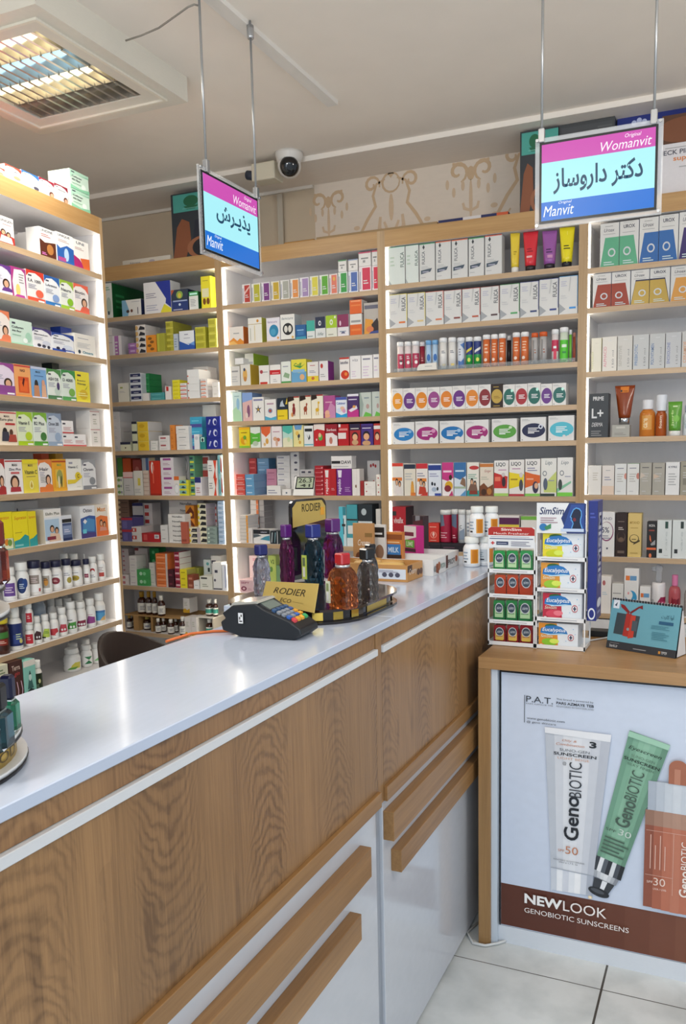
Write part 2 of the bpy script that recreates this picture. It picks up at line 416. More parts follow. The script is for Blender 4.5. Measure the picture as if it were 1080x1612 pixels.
def lyre(cx, cz, s):
    for sg in (-1, 1):
        def X(pts): return [(cx+sg*x*s, cz+z*s) for x, z in pts]
        ribbon(wp, X([(0.05, .33), (.12, .30), (.15, .22), (.13, .14), (.2, .05), (.26, -.05), (.25, -.16), (.18, -.24), (.08, -.27)]), .013*s, ink, wy-.0006)
        ribbon(wp, X(arc(.16, .30, .07, .015, 200, -200)), .012*s, ink, wy-.0006)
        ribbon(wp, X(arc(.12, -.13, .11, .02, 60, -260)), .011*s, ink, wy-.0008)
        ribbon(wp, X([(.01, -.25), (.05, -.12), (.1, -.02), (.09, .06)]), .016*s, ink2, wy-.0009)
        ribbon(wp, X([(.02, -.2), (.03, -.05), (.06, .02)]), .013*s, ink2, wy-.001)
        for q in range(5): wp.add([(cx+sg*s*x, wy-.001, cz+s*z) for x, z in ell(.29-.012*q*q*.6, .0-.06*q, .026, .017, 10)], [tuple(range(10))], ink2)
    ribbon(wp, [(cx+p[0]*s, cz+p[1]*s) for p in arc(0, .30, .07, .07, 0, 360)], .009*s, ink, wy-.0011)
    wp.add([(cx+s*x, wy-.0011, cz+s*z) for x, z in ((0, .40), (.025, .36), (0, .33), (-.025, .36))], [(0, 1, 2, 3)], ink)
    wp.add([(cx+s*x, wy-.0012, cz+s*z) for x, z in ell(0, .12, .02, .1, 12)], [tuple(range(12))], ink2)
def chandelier(cx, cz, s):
    for sg in (-1, 1):
        ribbon(wp, [(cx+sg*x*s, cz+z*s) for x, z in arc(.10, .20, .08, .02, 250, -130)], .014*s, ink, wy-.0006)
        for x, z in ((.06, .10), (.13, .06), (.18, .12)):
            wp.add([(cx+sg*s*a, wy-.0008, cz+s*b) for a, b in ell(x, z, .014, .036, 10)], [tuple(range(10))], ink2)
        ribbon(wp, [(cx+sg*x*s, cz+z*s) for x, z in ((.0, .18), (.05, .24), (.14, .26))], .012*s, ink, wy-.0009)
        ribbon(wp, [(cx+sg*x*s, cz+z*s) for x, z in ((.0, -.08), (.05, -.06), (.06, -.02))], .012*s, ink2, wy-.0009)
    wp.add([(cx+s*x, wy-.001, cz+s*z) for x, z in ell(0, .18, .03, .05, 12)], [tuple(range(12))], ink)
    wp.add([(cx+s*x, wy-.001, cz+s*z) for x, z in ell(0, -.0, .014, .14, 12)], [tuple(range(12))], ink2)
chandelier(-1.85, 2.64, .55); lyre(-1.52, 2.60, .62); chandelier(-1.13, 2.66, .62); lyre(-0.83, 2.62, .66); chandelier(-0.42, 2.66, .62)
o = wp.build('wallpaper'); o.parent = bpy.data.objects['wall_back']

# surface duct with the wires of the hanging signs
o = MB().box((-1.47, 1.2, CEIL-0.016), (-1.425, 2.95, CEIL), mat('e6e2dc', 0.6)).build('cable_duct')
tag(o, 'white surface cable duct running along the ceiling above the counter', 'cable duct')

# ceiling luminaire
def luminaire():
    root = empty('ceiling_light', (-2.17, 2.21, CEIL), 0.0, 'square white louvred ceiling light above the far-left shelving', 'ceiling light')
    h, W, I = 0.085, 0.345, 0.235
    wh = mat('dcd8cc', 0.35); bd = MB()
    for a, b in (((-W, -W), (W, -I)), ((-W, I), (W, W)), ((-W, -I), (-I, I)), ((I, -I), (W, I))):
        bd.box((a[0], a[1], -h), (b[0], b[1], -0.0), wh)
    bd.box((-I, -I, -0.02), (I, I, -0.0), wh)
    bd.build('housing', root)
    rim = MB()
    for a, b in (((-W+.05, -W+.05), (W-.05, -W+.06)), ((-W+.05, W-.06), (W-.05, W-.05)), ((-W+.05, -W+.06), (-W+.06, W-.06)), ((W-.06, -W+.06), (W-.05, W-.06))):
        rim.box((a[0], a[1], -h-.007), (b[0], b[1], -h), mat('e6e1d2', 0.4))
    rim.build('rim', root)
    cols = [('fff1c8', 5.5), ('9fd4ff', 4.0), ('fff1c8', 5.5), (None, 0)]
    for r in range(4):
        y0 = -I + (2*I)*r/4; y1 = y0 + 2*I/4; yc = (y0+y1)/2
        c, e = cols[r]
        mt = mat(c, .4, emit=e) if c else mat('c9c6bc', .35)
        MB().tube([(-I+.01, yc, -.05), (I-.01, yc, -.05)], .013, mt, 10).build('tube', root)
        lv = MB(); al = mat('cfcac0', .25, metal=.8)
        lv.add([(-I, y0, -h+.004), (I, y0, -h+.004), (I, y0+.012, -.03), (-I, y0+.012, -.03)], [(0, 1, 2, 3)], al)
        lv.add([(-I, y1, -h+.004), (I, y1, -h+.004), (I, y1-.012, -.03), (-I, y1-.012, -.03)], [(0, 1, 2, 3)], al)
        for q in range(11):
            x = -I + 2*I*(q+.5)/11
            lv.prism([(x-.005, -h+.002), (x+.005, -h+.002), (x+.001, -.045), (x-.001, -.045)], y0+.003, y1-.003, al, 'y')
        lv.build('louvre', root)
    return root
luminaire()

# ------------------------------------------------------------------ shelving units
class Unit: pass
def unit(key, phrase, origin, rz, width, tops, depth=0.29, led='left', ftop=2.487, fbot=2.418, label='', doors_to=None, base_top=0.0):
    """frame: local x to the viewer's right, y into the unit, origin at the front bottom-left corner"""
    U = Unit(); U.key, U.phrase, U.tops, U.depth = key, phrase, tops, depth
    U.o = Vector((*origin, 0)); U.t = Vector((math.cos(rz), math.sin(rz), 0)); U.n = Vector((-math.sin(rz), math.cos(rz), 0)); U.rz = rz
    root = empty('shelving_unit', U.o, rz, label, 'shelving unit', 'wall shelving units')
    T = 0.018
    for x in (0, width-T):
        MB().box((x, 0, 0), (x+T, depth, ftop), MELA, mf=W_SIDE).build('side_panel', root)
    MB().box((T, depth-.008, 0), (width-T, depth, ftop-.002), mat('dedad8', .6)).build('back_panel', root)
    MB().box((T, 0.0, fbot), (width-T, depth-.008, ftop), MELA, mf=W_FASC, mt=W_FASC).build('fascia', root)
    for z in tops:
        MB().box((T, 0.002, z-.021), (width-T, depth-.008, z), MELA, mf=W_SHELF).build('shelf', root)
    if doors_to:
        w = (width-2*T)/2
        for i in range(2):
            MB().box((T+i*w+.002, .004, .08), (T+(i+1)*w-.002, .022, doors_to), mat('e6e6e8', .3)).build('door', root)
    lv = [fbot]+list(tops)
    for a, b in zip(lv[:-1], lv[1:]):
        xx = T+.001 if led == 'left' else width-T-.009
        MB().box((xx, .016, b+.004), (xx+(.0045 if key in 'DE' else .006), .024, a-.026 if a != fbot else a-.006), LED_SOFT if key == 'L' else LED_MID if key in 'DE' else LED).build('led_strip', root)
    U.root = root; U.lo = T+(.0105 if led == 'left' else .001); U.hi = width-T-(.0105 if led == 'right' else .001)
    return U
D0 = 3.40
ZL = [2.263, 2.090, 1.925, 1.742, 1.567, 1.395, 1.200, 1.0136, .8315, .655]
LR = math.radians(90+5.3)
LW = 1.7
_Le = Vector((-2.40, 2.735, 0)); _Lt = Vector((math.cos(LR), math.sin(LR), 0))
UL = unit('L', 'far-left unit', (_Le-_Lt*LW)[:2], LR, LW, ZL, led='right', fbot=2.422,
          label='white shelving unit with oak edges at the far left, seen along its front')
UB = unit('B', 'corner unit', (-3.17, D0), 0, .87, [2.238, 2.050, 1.812, 1.560, 1.329, 1.085, .850, .600], led='right',
          label='white shelving unit with oak edges in the corner, holding stacked medicine boxes')
UC = unit('C', 'middle unit', (-2.30, D0), 0, .85, [2.242, 2.055, 1.861, 1.691, 1.562, 1.332, 1.095, .845],
          label='white shelving unit with oak edges behind the perfume stand', doors_to=.82)
UD = unit('D', 'unit below wallpaper', (-1.45, D0), 0, .877, [2.256, 2.070, 1.879, 1.708, 1.563, 1.332, 1.085, .845],
          label='white shelving unit with oak edges beneath the damask wallpaper', doors_to=.82)
UE = unit('E', 'far-right unit', (-.573, D0), 0, .87, [2.240, 2.086, 1.835, 1.572, 1.339, 1.085, .847],
          label='white shelving unit with oak edges at the far right behind the desk', doors_to=.82)
# ------------------------------------------------------------------ product builders
ORD = 'zeroth first second third fourth fifth sixth seventh eighth ninth tenth eleventh twelfth thirteenth fourteenth fifteenth sixteenth seventeenth eighteenth nineteenth twentieth twenty-first twenty-second twenty-third twenty-fourth twenty-fifth twenty-sixth'.split()
def carton(name, loc, rz, w, d, h, base, design='', side=None, top=None, rside='', ch=0.0008, rough=0.42, dshift=0):
    mb = MB(); b = mat(base, rough)
    mb.box((-w/2, 0, 0), (w/2, d, h), b, ch, ms=mat(side, rough) if side else None, mt=mat(top, rough) if top else None)
    # tuck-flap seam on the lid
    sm = mat('8f8c88', .7)
    mb.add([(-w/2+.002, d-.004, h+.0002), (w/2-.002, d-.004, h+.0002), (w/2-.002, d-.0034, h+.0002), (-w/2+.002, d-.0034, h+.0002)], [(0, 1, 2, 3)], sm)
    if design: paint(mb, design, flat(-w/2, 0, w, h), rough=rough)
    if rside: paint(mb, rside, lambda u, v, k: (w/2+.0002*k, u*d, v*h), rough=rough)
    return mb.build(name, loc=loc, rz=rz)

def curved_label(mb, r, z0, z1, design, base, ang=115, off=.0005):
    def mp(u, v, k):
        a = math.radians(-90+(u-.5)*2*ang); rr = r+off+.00018*k
        return (rr*math.cos(a), rr*math.sin(a), z0+(z1-z0)*v)
    n = 22
    if base:
        vs = []
        for i in range(n+1): vs += [mp(i/n, 0, 0), mp(i/n, 1, 0)]
        mb.add(vs, [(2*i, 2*i+2, 2*i+3, 2*i+1) for i in range(n)], mat(base, .4), True)
    paint(mb, design, mp, curved=True)
    return mb

def pill(name, loc, rz, w, h, cap='f2f2ee', body='f1f1ee', label='f4f4f2', design='', capf=.22, capw=.78, rough=.32, lab=(.1, .62)):
    r = w/2; root = empty(name, loc, rz); ch = h*capf; bh = h-ch
    MB().lathe([(r*.9, 0), (r, .003), (r, bh*.76), (r*.93, bh*.86), (r*.72, bh*.95), (r*capw*.86, bh*.97), (r*capw*.86, bh+.004)], mat(body, rough), 22).build('body', root)
    rc = r*capw
    MB().lathe([(rc*.98, bh*.985), (rc, bh+.002), (rc, h-.002), (rc*.94, h)], mat(cap, .4), 22).build('cap', root)
    if label: curved_label(MB(), r, h*lab[0], h*lab[1], design, label).build('label', root)
    return root
def efftube(name, loc, rz, w, h, cap, body, design=''):
    r = w/2; root = empty(name, loc, rz)
    MB().lathe([(r*.94, 0), (r*.94, h*.86)], mat(body, .3), 18).build('body', root)
    MB().lathe([(r, h*.855), (r, h-.002), (r*.9, h)], mat(cap, .4), 18).build('cap', root)
    if design: curved_label(MB(), r*.94, h*.02, h*.85, design, None, 125, .0003).build('print', root)
    return root
def squeeze(name, loc, rz, w, h, body, cap, design='', capf=.14, dep=None, capm=None, wb=.62):
    """cream tube standing on its cap, flat crimp on top"""
    root = empty(name, loc, rz); mb = MB(); n = 20; ch = h*capf; m = mat(body, .28, coat=.3); N = 8
    k = 0; vs = []; fs = []
    for j in range(N+1):
        t = j/N; z = ch + (h-ch)*t
        a = w/2*(wb+(1-wb)*t); bq = w/2*wb*(1-t**1.5)*.95+.0012
        for i in range(n):
            g = 2*math.pi*i/n; vs.append((a*math.cos(g), bq*math.sin(g), z))
    for j in range(N):
        for i in range(n): fs.append((j*n+i, j*n+(i+1) % n, (j+1)*n+(i+1) % n, (j+1)*n+i))
    fs.append(tuple(range(n))[::-1]); fs.append(tuple(N*n+i for i in range(n)))
    mb.add(vs, fs, m, True); mb.build('body', root)
    MB().lathe([(w/2*wb*.92, 0), (w/2*wb*.95, ch*.9), (w/2*wb*.85, ch)], capm or mat(cap, .3), n).build('cap', root)
    if design:
        def mp(u, v, kk):
            t = max(0, (v*h-ch)/(h-ch)); a = w/2*(wb+(1-wb)*t); bq = w/2*wb*(1-t**1.5)*.95+.0012
            xx = (u-.5)*1.7; return (a*xx, -bq*math.sqrt(max(0, 1-xx*xx))-.0006-.0002*kk, v*h)
        paint(MB(), design, mp, curved=True).build('print', root)
    return root
AMBER = mat('3a1608', .12, coat=.6)
def syrup(name, loc, rz, w, h, cap='efece4', label='e8e6dd', design='L 4 .36 .25 .64 .75 667', body=None):
    r = w/2; root = empty(name, loc, rz); bh = h*.70
    MB().lathe([(r*.95, 0), (r, .004), (r, bh*.86), (r*.8, bh*.97), (r*.45, bh*1.06), (r*.42, bh*1.12)], body or AMBER, 18).build('body', root)
    MB().lathe([(r*.56, bh*1.08), (r*.58, h-.003), (r*.5, h)], mat(cap, .35), 18).build('cap', root)
    curved_label(MB(), r, bh*.14, bh*.72, design, label).build('label', root)
    return root

def row(U, k, crop, items, what='cartons', dname='medicine_box'):
    """things on shelf K (1 = top) of unit U; crop = (x, y, scale) of the coordinates in ITEMS"""
    ox, oy, sc = crop; z0 = U.tops[k-1]+.0005
    grp = '%s on the %s shelf of the %s' % (what, ORD[k], U.phrase)
    fronts = sorted([it for it in items if not (len(it) > 6 and it[6].get('back'))], key=lambda it: (it[0]+it[1])/2)
    nb = 0
    for it in items:
        x0, x1, yt, desc, base, design = it[:6]; op = it[6] if len(it) > 6 else {}
        back = op.get('back'); sb = op.get('sb', .17 if back else .012)
        P = U.o + U.n*sb; ya = oy+yt/sc
        def at(px, py=None):
            p = on_plane(ox+px/sc, ya if py is None else oy+py/sc, P, U.n); return (p-P).dot(U.t), p.z
        if op.get('yb'): zb = at((x0+x1)/2, op['yb'])[1]
        else: zb = z0
        if 'up' in op: zb = z0+op['up']
        sa, zt = at(x0); sb_, zt2 = at(x1); zt = (zt+zt2)/2
        if hasattr(U, 'lo'):
            ex = .002 if op.get('n', 1) > 1 else .0008
            sa, sb_ = max(sa, U.lo+ex), min(sb_, U.hi-ex)
        g = .0006; w = sb_-sa-2*g; c = (sa+sb_)/2
        lid_z = (U.tops[k-2]-.0225) if k > 1 else U.tops[0]+.3
        if U.key != 'T' and k == 1: lid_z = 2.4155
        n = op.get('n', 1); zt = min(zt, lid_z); h = (min(zt, zb+op.get('hmax', 9))-zb)/n
        if back: nb += 1; pos0 = 'behind front row, '
        pos = ORD[nb] + ' behind front row' if back else ORD[fronts.index(it)+1] + ' from left'
        for i in range(n):
            rzj = U.rz + math.radians(op.get('rz', 0)) + (random.uniform(-.02, .02) if n > 1 else 0)
            loc = P + U.t*(c + (random.uniform(-.0008, .0008) if n > 1 else 0)); loc.z = zb+h*i
            kd = op.get('k', 'box')
            if kd != 'box':
                dv = EYE-loc; w *= abs(Vector((dv.x, dv.y, 0)).normalized().dot(U.n))**.45; rzj = math.atan2(dv.x, -dv.y)*.95+math.radians(op.get('rz', 0))+random.uniform(-.12, .12)
            if kd == 'box':
                if op.get('lid'): loc.z = zb
                o = carton(op.get('name', dname), loc, rzj, w, op.get('d', .08), h-.0003, base, design, op.get('side'), op.get('top'), op.get('rs', ''))
                cat = op.get('cat', 'box')
            elif kd == 'pill':
                loc += U.n*(w/2); w *= .96; o = pill(op.get('name', 'pill_bottle'), loc, rzj, w, h, op.get('cap', 'f2f2ee'), base, op.get('lab', 'f4f4f2'), design, op.get('capf', .22), op.get('capw', .78)); cat = 'bottle'
            elif kd == 'eff':
                loc += U.n*(w/2); o = efftube('effervescent_tube', loc, rzj, w, h, op.get('cap', 'f0f0f0'), base, design); cat = 'tube'
            elif kd == 'tube':
                loc += U.n*(w/2*.7); o = squeeze('cream_tube', loc, rzj, w, h, base, op.get('cap', '222'), design, op.get('capf', .14), wb=op.get('wb', .62)); cat = 'tube'
            elif kd == 'syr':
                loc += U.n*(w/2); o = syrup('syrup_bottle', loc, rzj, w, h, op.get('cap', 'efece4'), design=design or 'L 4 .36 .25 .64 .75 667'); cat = 'bottle'
            if n > 1:
                pp = 'bottom' if i == 0 else 'top' if i == n-1 else ORD[i+1] + ' up'
                if back: lb = '%s, %s of rear pile %s, %s shelf, %s' % (desc, pp, ORD[nb], ORD[k], U.phrase)
                else: lb = '%s, %s in %s pile from left, %s shelf, %s' % (desc, pp, ORD[fronts.index(it)+1], ORD[k], U.phrase)
            else: lb = '%s, %s, %s shelf, %s' % (desc, pos, ORD[k], U.phrase)
            tag(o, lb, cat, grp)

# printed fronts
def nat(c, p, t='', b=None):
    return 'P 0 1 1 1 1 .68 .8 .84 .5 .93 .15 .9 0 .78 %s;R .1 .8 .3 .85 445;%sL 3 .08 .42 .6 .58 aab;E .7 .28 .22 .13 %s;R 0 0 1 .13 %s;R .6 .02 .95 .07 eee' % (c, ('B %s .08 .62 .8 .72 334;' % t if t else ''), p, b or p)
def face(c, t='', hair='3a231b'):
    return 'P 0 1 1 1 1 .7 .8 .85 .5 .93 .15 .9 0 .8 %s;%sL 3 .08 .5 .5 .65 aab;E .68 .38 .2 .16 %s;P .3 0 1 0 1 .2 .8 .26 .5 .22 %s;E .68 .36 .13 .12 e0ae8d;R 0 0 1 .07 %s' % (c, ('B %s .08 .66 .75 .76 334;' % t if t else ''), hair, c, c)
def twop(bg, c='c33', hair='2c1d18'):
    return 'E .42 .42 .13 .11 %s;E .42 .4 .09 .08 e2b08c;E .68 .36 .12 .1 %s;E .68 .34 .08 .07 dba782;P .2 .05 .9 .05 .82 .26 .3 .3 %s' % (hair, hair, c)
def oval(c, big=False):
    return ('E .5 .42 .45 .33 %s;L 3 .25 .36 .8 .54 fff;L 2 .08 .84 .5 .93 bbb;R .08 .05 .14 .09 999' if not big else 'E .52 .45 .46 .30 %s;L 3 .3 .4 .78 .6 fff;R .3 .33 .55 .37 fff;L 2 .06 .86 .4 .95 bbb;R .05 .05 .1 .08 777') % c
# ------------------------------------------------------------------ far-left unit
SB = dict(name='supplement_box')
def S(**k): return dict(SB, **k)
cA = (0, 240, 6); cB = (0, 460, 5.684); cC = (0, 700, 5.4); cD = (0, 800, 5.4)
row(UL, 1, cA, [
 (-60, 122, 600, 'white carton with red family picture', 'efe9e4', 'B UNIGEN .3 .8 .95 .9 334;L 1 .4 .7 .9 .74 c44;P 0 0 1 0 1 .3 0 .45 b5382f;'+twop('', 'e8e0dc'), S()),
 (365, 523, 722, 'white carton with brown picture, three deep', 'f3efea', 'B UNIDINE .1 .86 .8 .95 345;L 2 .1 .7 .7 .82 b66;P 0 0 .95 0 .95 .58 .3 .5 0 .6 5a2a1a;E .6 .3 .2 .18 b8793f;L 2 .1 .08 .4 .18 e8d', S(d=.06, side='eceae6')),
 (527, 685, 770, 'white carton with blue swirl picture', 'f3efea', 'B UNIQUE .1 .86 .8 .95 345;L 2 .1 .7 .8 .8 b99;P 0 0 1 0 1 .55 .6 .62 .2 .48 0 .58 2a62b0;E .55 .3 .14 .22 b9d4ee;R .05 .05 .5 .18 b04a8c', S(d=.06)),
 (687, 832, 835, 'white carton with magenta and orange corners', 'f3efea', 'B UNI .2 .84 .7 .94 345;L 2 .1 .66 .7 .76 b99;P 0 0 .75 0 .35 .32 0 .42 b3246e;P .6 .0 1 0 1 .42 .4 .36 e06a35', S(d=.06)),
 (278, 365, 760, 'white carton second in depth', 'efece8', '', S(back=1, sb=.085, d=.055)),
 (196, 278, 780, 'white carton third in depth', 'efece8', '', S(back=1, sb=.155, d=.055))], 'supplement cartons')
row(UL, 2, cA, [
 (-70, 97, 1055, 'purple carton with child picture', 'e9e2ee', face('6b3b8e')+';R 0 0 1 .1 eee', S()),
 (100, 238, 1088, 'magenta-edged carton with pale centre', 'b03a86', 'P .12 .02 .95 .02 .9 .85 .7 .95 .2 .92 .05 .5 f0e8ea;L 4 .5 .5 .85 .85 999;E .4 .25 .15 .2 e8d47a;P .1 0 .9 0 .8 .1 .3 .1 b9469a', S()),
 (242, 408, 1120, 'white and red carton', 'f3f0ee', nat('d8402f', 'ef6a4f', 'E.A._1000', 'e8573c'), S()),
 (412, 557, 1172, 'white and blue carton', 'eef1f5', nat('2e64ad', '8ba7d8', 'L-Arginine', '2e78bd'), S()),
 (560, 688, 1212, 'white and lime green carton', 'eff2ea', nat('9bbf3d', '8fc62f', 'Neuro', 'a3c93f'), S()),
 (690, 828, 1248, 'white and coral carton with face', 'f5eeea', face('ea6a52', 'Biotin'), S()),
 (335, 395, 1100, 'red carton peeking out above', 'c73428', '', S(back=1, sb=.16, d=.05))], 'supplement cartons')
row(UL, 3, cB, [
 (-60, 78, 160, 'orange-topped carton with smiling face', 'f1e6de', face('e8835c', '', '3a241a'), S()),
 (82, 282, 250, 'mint green collagen carton', 'cfe5d6', 'R .1 .8 .25 .88 445;B Collagen .08 .62 .6 .73 223;B skin_fleur .08 .5 .5 .58 223;L 1 .08 .36 .5 .41 7a8;E .8 .35 .14 .2 a9d3bb;E .65 .2 .1 .1 f2faf4;R 0 0 1 .06 9fd2b5', S()),
 (286, 455, 325, 'white carton with purple corner', 'f1f0f2', nat('4a3f78', 'd5d8e5', 'Magnesium', 'e6e6ee')+';E .3 .14 .1 .08 334;E .55 .12 .1 .08 445;E .8 .1 .08 .08 334', S()),
 (458, 656, 372, 'white carton with navy swoosh', 'f1f2f5', nat('2c4a9a', 'd9e0ee', 'Magnesium', '2f50a5')+';E .25 .17 .08 .08 224;E .5 .15 .08 .08 337', S()),
 (662, 850, 380, 'white carton with teal lettering', 'f0ebe2', 'L 1 .15 .78 .7 .84 99a;L 4 .12 .36 .75 .62 ccc;E .2 .16 .06 .09 345;B Omega .35 .06 .85 .22 1f7f96', S()),
 (540, 640, 315, 'royal blue carton', '2546a8', '', S(back=1, sb=.12, d=.05))], 'supplement cartons')
row(UL, 4, cB, [
 (-70, 118, 630, 'purple carton with woman picture', 'eadcec', face('9a4a94')+';R 0 0 1 .3 8e4a92;R .6 .03 .95 .08 eee', S()),
 (122, 268, 648, 'orange carton with capsule picture', 'f0a868', 'R 0 .93 1 .98 c44;B NAD .35 .78 .65 .86 433;R .2 .12 .85 .62 d9572b;R .28 .16 .75 .5 e86a2c;P .5 .3 .6 .56 .52 .6 .42 .42 511;R 0 0 1 .06 e8964a', S()),
 (271, 408, 668, 'sky blue carton with two people', '7aa9d8', 'R 0 .92 1 1 c5cbe0;B MAN .3 .8 .6 .87 456;L 1 .2 .7 .85 .75 57a;E .3 .42 .12 .16 2d2a28;P .1 0 .5 0 .45 .4 .15 .4 c78a64;P .6 0 .95 0 .9 .45 .65 .45 e0b090;E .75 .5 .1 .1 d9a080;R 0 0 1 .04 dde', S()),
 (412, 540, 688, 'white and dark green carton', 'e7ede4', nat('4f8a4a', 'c8d8cc', 'ASH_DS', '4f7f55')+';E .75 .45 .1 .13 4a3a6a', S()),
 (543, 668, 698, 'pale green carton with green arc', 'dfeade', nat('3f8f4a', '7ab04f', 'D_4000', '58a35a'), S()),
 (672, 795, 712, 'bright yellow carton', 'ecdc3f', 'R .12 .84 .38 .9 433;B Evening .1 .66 .7 .73 554;B Primrose .1 .56 .7 .63 554;E .5 .25 .3 .16 d9b52a;L 2 .1 .2 .85 .34 f4ee9a;P .6 .4 .75 .5 .85 .56 .7 .44 5a7a2a', S()),
 (462, 528, 633, 'dark bottle cap', '1d2620', '', S(back=1, sb=.15, d=.05))], 'supplement cartons')
row(UL, 5, cB, [
 (-20, 140, 1066, 'cream carton with group of athletes', 'efdfc8', 'R 0 .94 1 .98 c55;B MAN .3 .82 .6 .89 433;B Euro_plus .08 .7 .8 .8 333;R .35 .6 .9 .66 b33;E .3 .4 .13 .12 1d1b1b;P .1 .12 .55 .12 .5 .4 .15 .4 3a3a4a;E .65 .38 .1 .1 5a3a2a;P .45 .1 .95 .1 .9 .32 .55 .32 b04a3a', S()),
 (143, 283, 1070, 'lime green vitamin carton', 'e3edc8', nat('a5cc3a', 'bcd52f', 'Vitamin_E', 'aacb1f'), S()),
 (286, 412, 1076, 'white and grass green carton', 'e6efe0', nat('7fb53a', '3f7a3a', 'B2_Plus', '58a336'), S()),
 (415, 543, 1082, 'blue-grey carton', 'c9d3e0', nat('8d9db5', '9db2cc', 'Chrom_200', '93a6bd'), S()),
 (552, 655, 1150, 'small white carton with red stripes', 'f0edec', 'R .05 .7 .3 .82 334;L 3 .1 .25 .9 .55 c99;R 0 0 1 .12 c55', S(n=2, d=.06)),
 (660, 768, 1272, 'small white carton with red stripes', 'f0edec', 'R .05 .7 .3 .82 334;L 3 .1 .25 .9 .55 c99;R 0 0 1 .12 c55', S(d=.06)),
 (800, 886, 1060, 'white carton with burgundy lines', 'efe9e2', 'R 0 .93 1 .96 a33;B MAN .3 .74 .65 .82 655;L 3 .3 .25 .7 .6 bba', S(n=2, d=.07))], 'supplement cartons')
row(UL, 6, cC, [
 (-70, 33, 120, 'white carton with woman picture', 'f1ecea', face('a33', '')+';', S()),
 (36, 184, 125, 'white carton with smiling woman', 'f3eeec', 'R 0 .93 1 .97 b33;B MAN .4 .8 .7 .88 444;B Zinc_Plus .2 .68 .9 .75 445;R .3 .58 .8 .64 c66;E .5 .34 .26 .2 3a211c;E .5 .31 .17 .16 e3b391;P .2 .06 .85 .06 .8 .2 .25 .2 b23a42', S()),
 (186, 316, 124, 'yellow vitamin carton', 'ecd94e', 'B MAN .35 .78 .65 .86 544;B Vitamin_C .1 .56 .92 .68 443;L 1 .2 .48 .85 .52 874;E .5 .24 .13 .13 f6efa0;P .42 .2 .5 .36 .58 .2 .5 .14 c9a52a;R 0 .88 1 1 f0de2c', S()),
 (319, 434, 128, 'orange carton with white wave', 'f0e9e4', face('ea8440', 'Hair')+';L 4 .1 .3 .5 .5 999;R 0 0 1 .16 e87f3a', S()),
 (437, 556, 122, 'golden yellow carton with tree picture', 'eda92c', 'R 0 .9 1 .95 b8441f;B MAN .35 .78 .65 .86 8a5;R .2 .12 .8 .68 ecc24a;E .5 .45 .22 .22 9aa05a;E .42 .28 .06 .2 e7e0c0;E .6 .3 .06 .18 5a5a34;R 0 0 1 .1 f0b030', S()),
 (560, 688, 120, 'white vitamin carton with yellow circle', 'f1efe6', 'R .15 .84 .4 .9 99a;B Vitamin_C .08 .7 .75 .78 445;P 0 .2 .5 .22 1 .4 1 .48 .5 .34 0 .34 e8cf3a;E .72 .45 .2 .13 e4c92c;H C .66 .39 .8 .51 6a5a1a;L 1 .6 .1 .9 .14 ccb', S()),
 (692, 808, 127, 'grey and white carton', 'e8e8e8', nat('9a9ca0', '8c8f93', 'Chrom', '85878c'), S()),
 (350, 415, 75, 'orange carton flap', 'd9582a', '', S(back=1, sb=.10, d=.04)), (470, 535, 75, 'amber carton flap', 'dca42a', '', S(back=1, sb=.10, d=.04)),
 ], 'supplement cartons')
row(UL, 7, cC, [
 (-40, 98, 575, 'yellow and teal carton', 'f2e01f', 'I Supraton .1 .78 .8 .9 d2571e;L 1 .1 .42 .5 .46 a92;P 0 0 1 0 1 .28 .5 .2 0 .16 2f9fa0;R .3 .02 .95 .3 e8e5c0;E .55 .2 .14 .09 e08c2c;E .75 .18 .14 .09 7aa04a', S()),
 (101, 230, 570, 'yellow carton with teal wave', 'f2e01f', 'I Supraton .1 .76 .9 .88 d2571e;L 1 .1 .42 .6 .46 a92;P 0 0 1 0 1 .3 .75 .36 .4 .24 0 .2 2f9fa0;R .05 .05 .6 .1 8cc', S()),
 (233, 303, 566, 'yellow carton turned edge-on', 'eeda20', 'I Supraton .05 .78 .9 .88 d2571e;P 0 0 1 0 1 .34 .5 .24 0 .2 2f9fa0', S(d=.05)),
 (366, 515, 545, 'white carton with mother and child', 'e9edf2', 'R 0 .76 1 1 f4f1ec;B Elafin_Plus .1 .82 .9 .9 665;R 0 0 1 .09 f3f3f3;P .02 .09 .85 .09 .85 .7 .02 .7 b5cfe6;'+twop('', 'e9c9b0')+';R .1 .1 .6 .2 8b2f43', S(d=.1, side='cfc6b6')),
 (518, 608, 600, 'white carton with dark blue jar picture', 'dfe3ea', 'R .05 .72 .95 .86 222;R .05 .1 .95 .7 4a5a84;R .1 .25 .9 .6 8d9dc0;L 2 .2 .35 .8 .5 dde;R .05 .02 .95 .12 1c2c5c', S(d=.1)),
 (676, 804, 520, 'white and deep blue carton', 'eceef2', 'B Osteo .2 .8 .8 .92 445;P 0 0 1 0 1 .66 .6 .7 0 .62 3b5ea5;P 0 0 1 0 1 .14 0 .2 4a3f80;P .1 .24 .9 .18 .95 .55 .5 .62 .15 .5 4f8fc5;P .28 .44 .42 .52 .28 .6 .14 .52 eee;R .1 .15 .35 .28 6fd0e0', S(d=.1, side='d5d3d2')),
 (807, 908, 508, 'white and orange carton with family', 'f0e6d8', 'B Mast .15 .78 .85 .92 e0913a;P 0 0 1 0 1 .6 .4 .66 0 .6 ec7a35;'+twop('', 'd98')+';R 0 0 1 .16 e8743a', S(d=.1)),
 (120, 322, 478, 'white carton lying flat', 'e5e3e1', 'B Osteo .05 .2 .35 .85 445;L 2 .5 .25 .8 .7 99a', S(back=1, sb=.2, d=.08, up=.0)),
 ], 'supplement cartons')
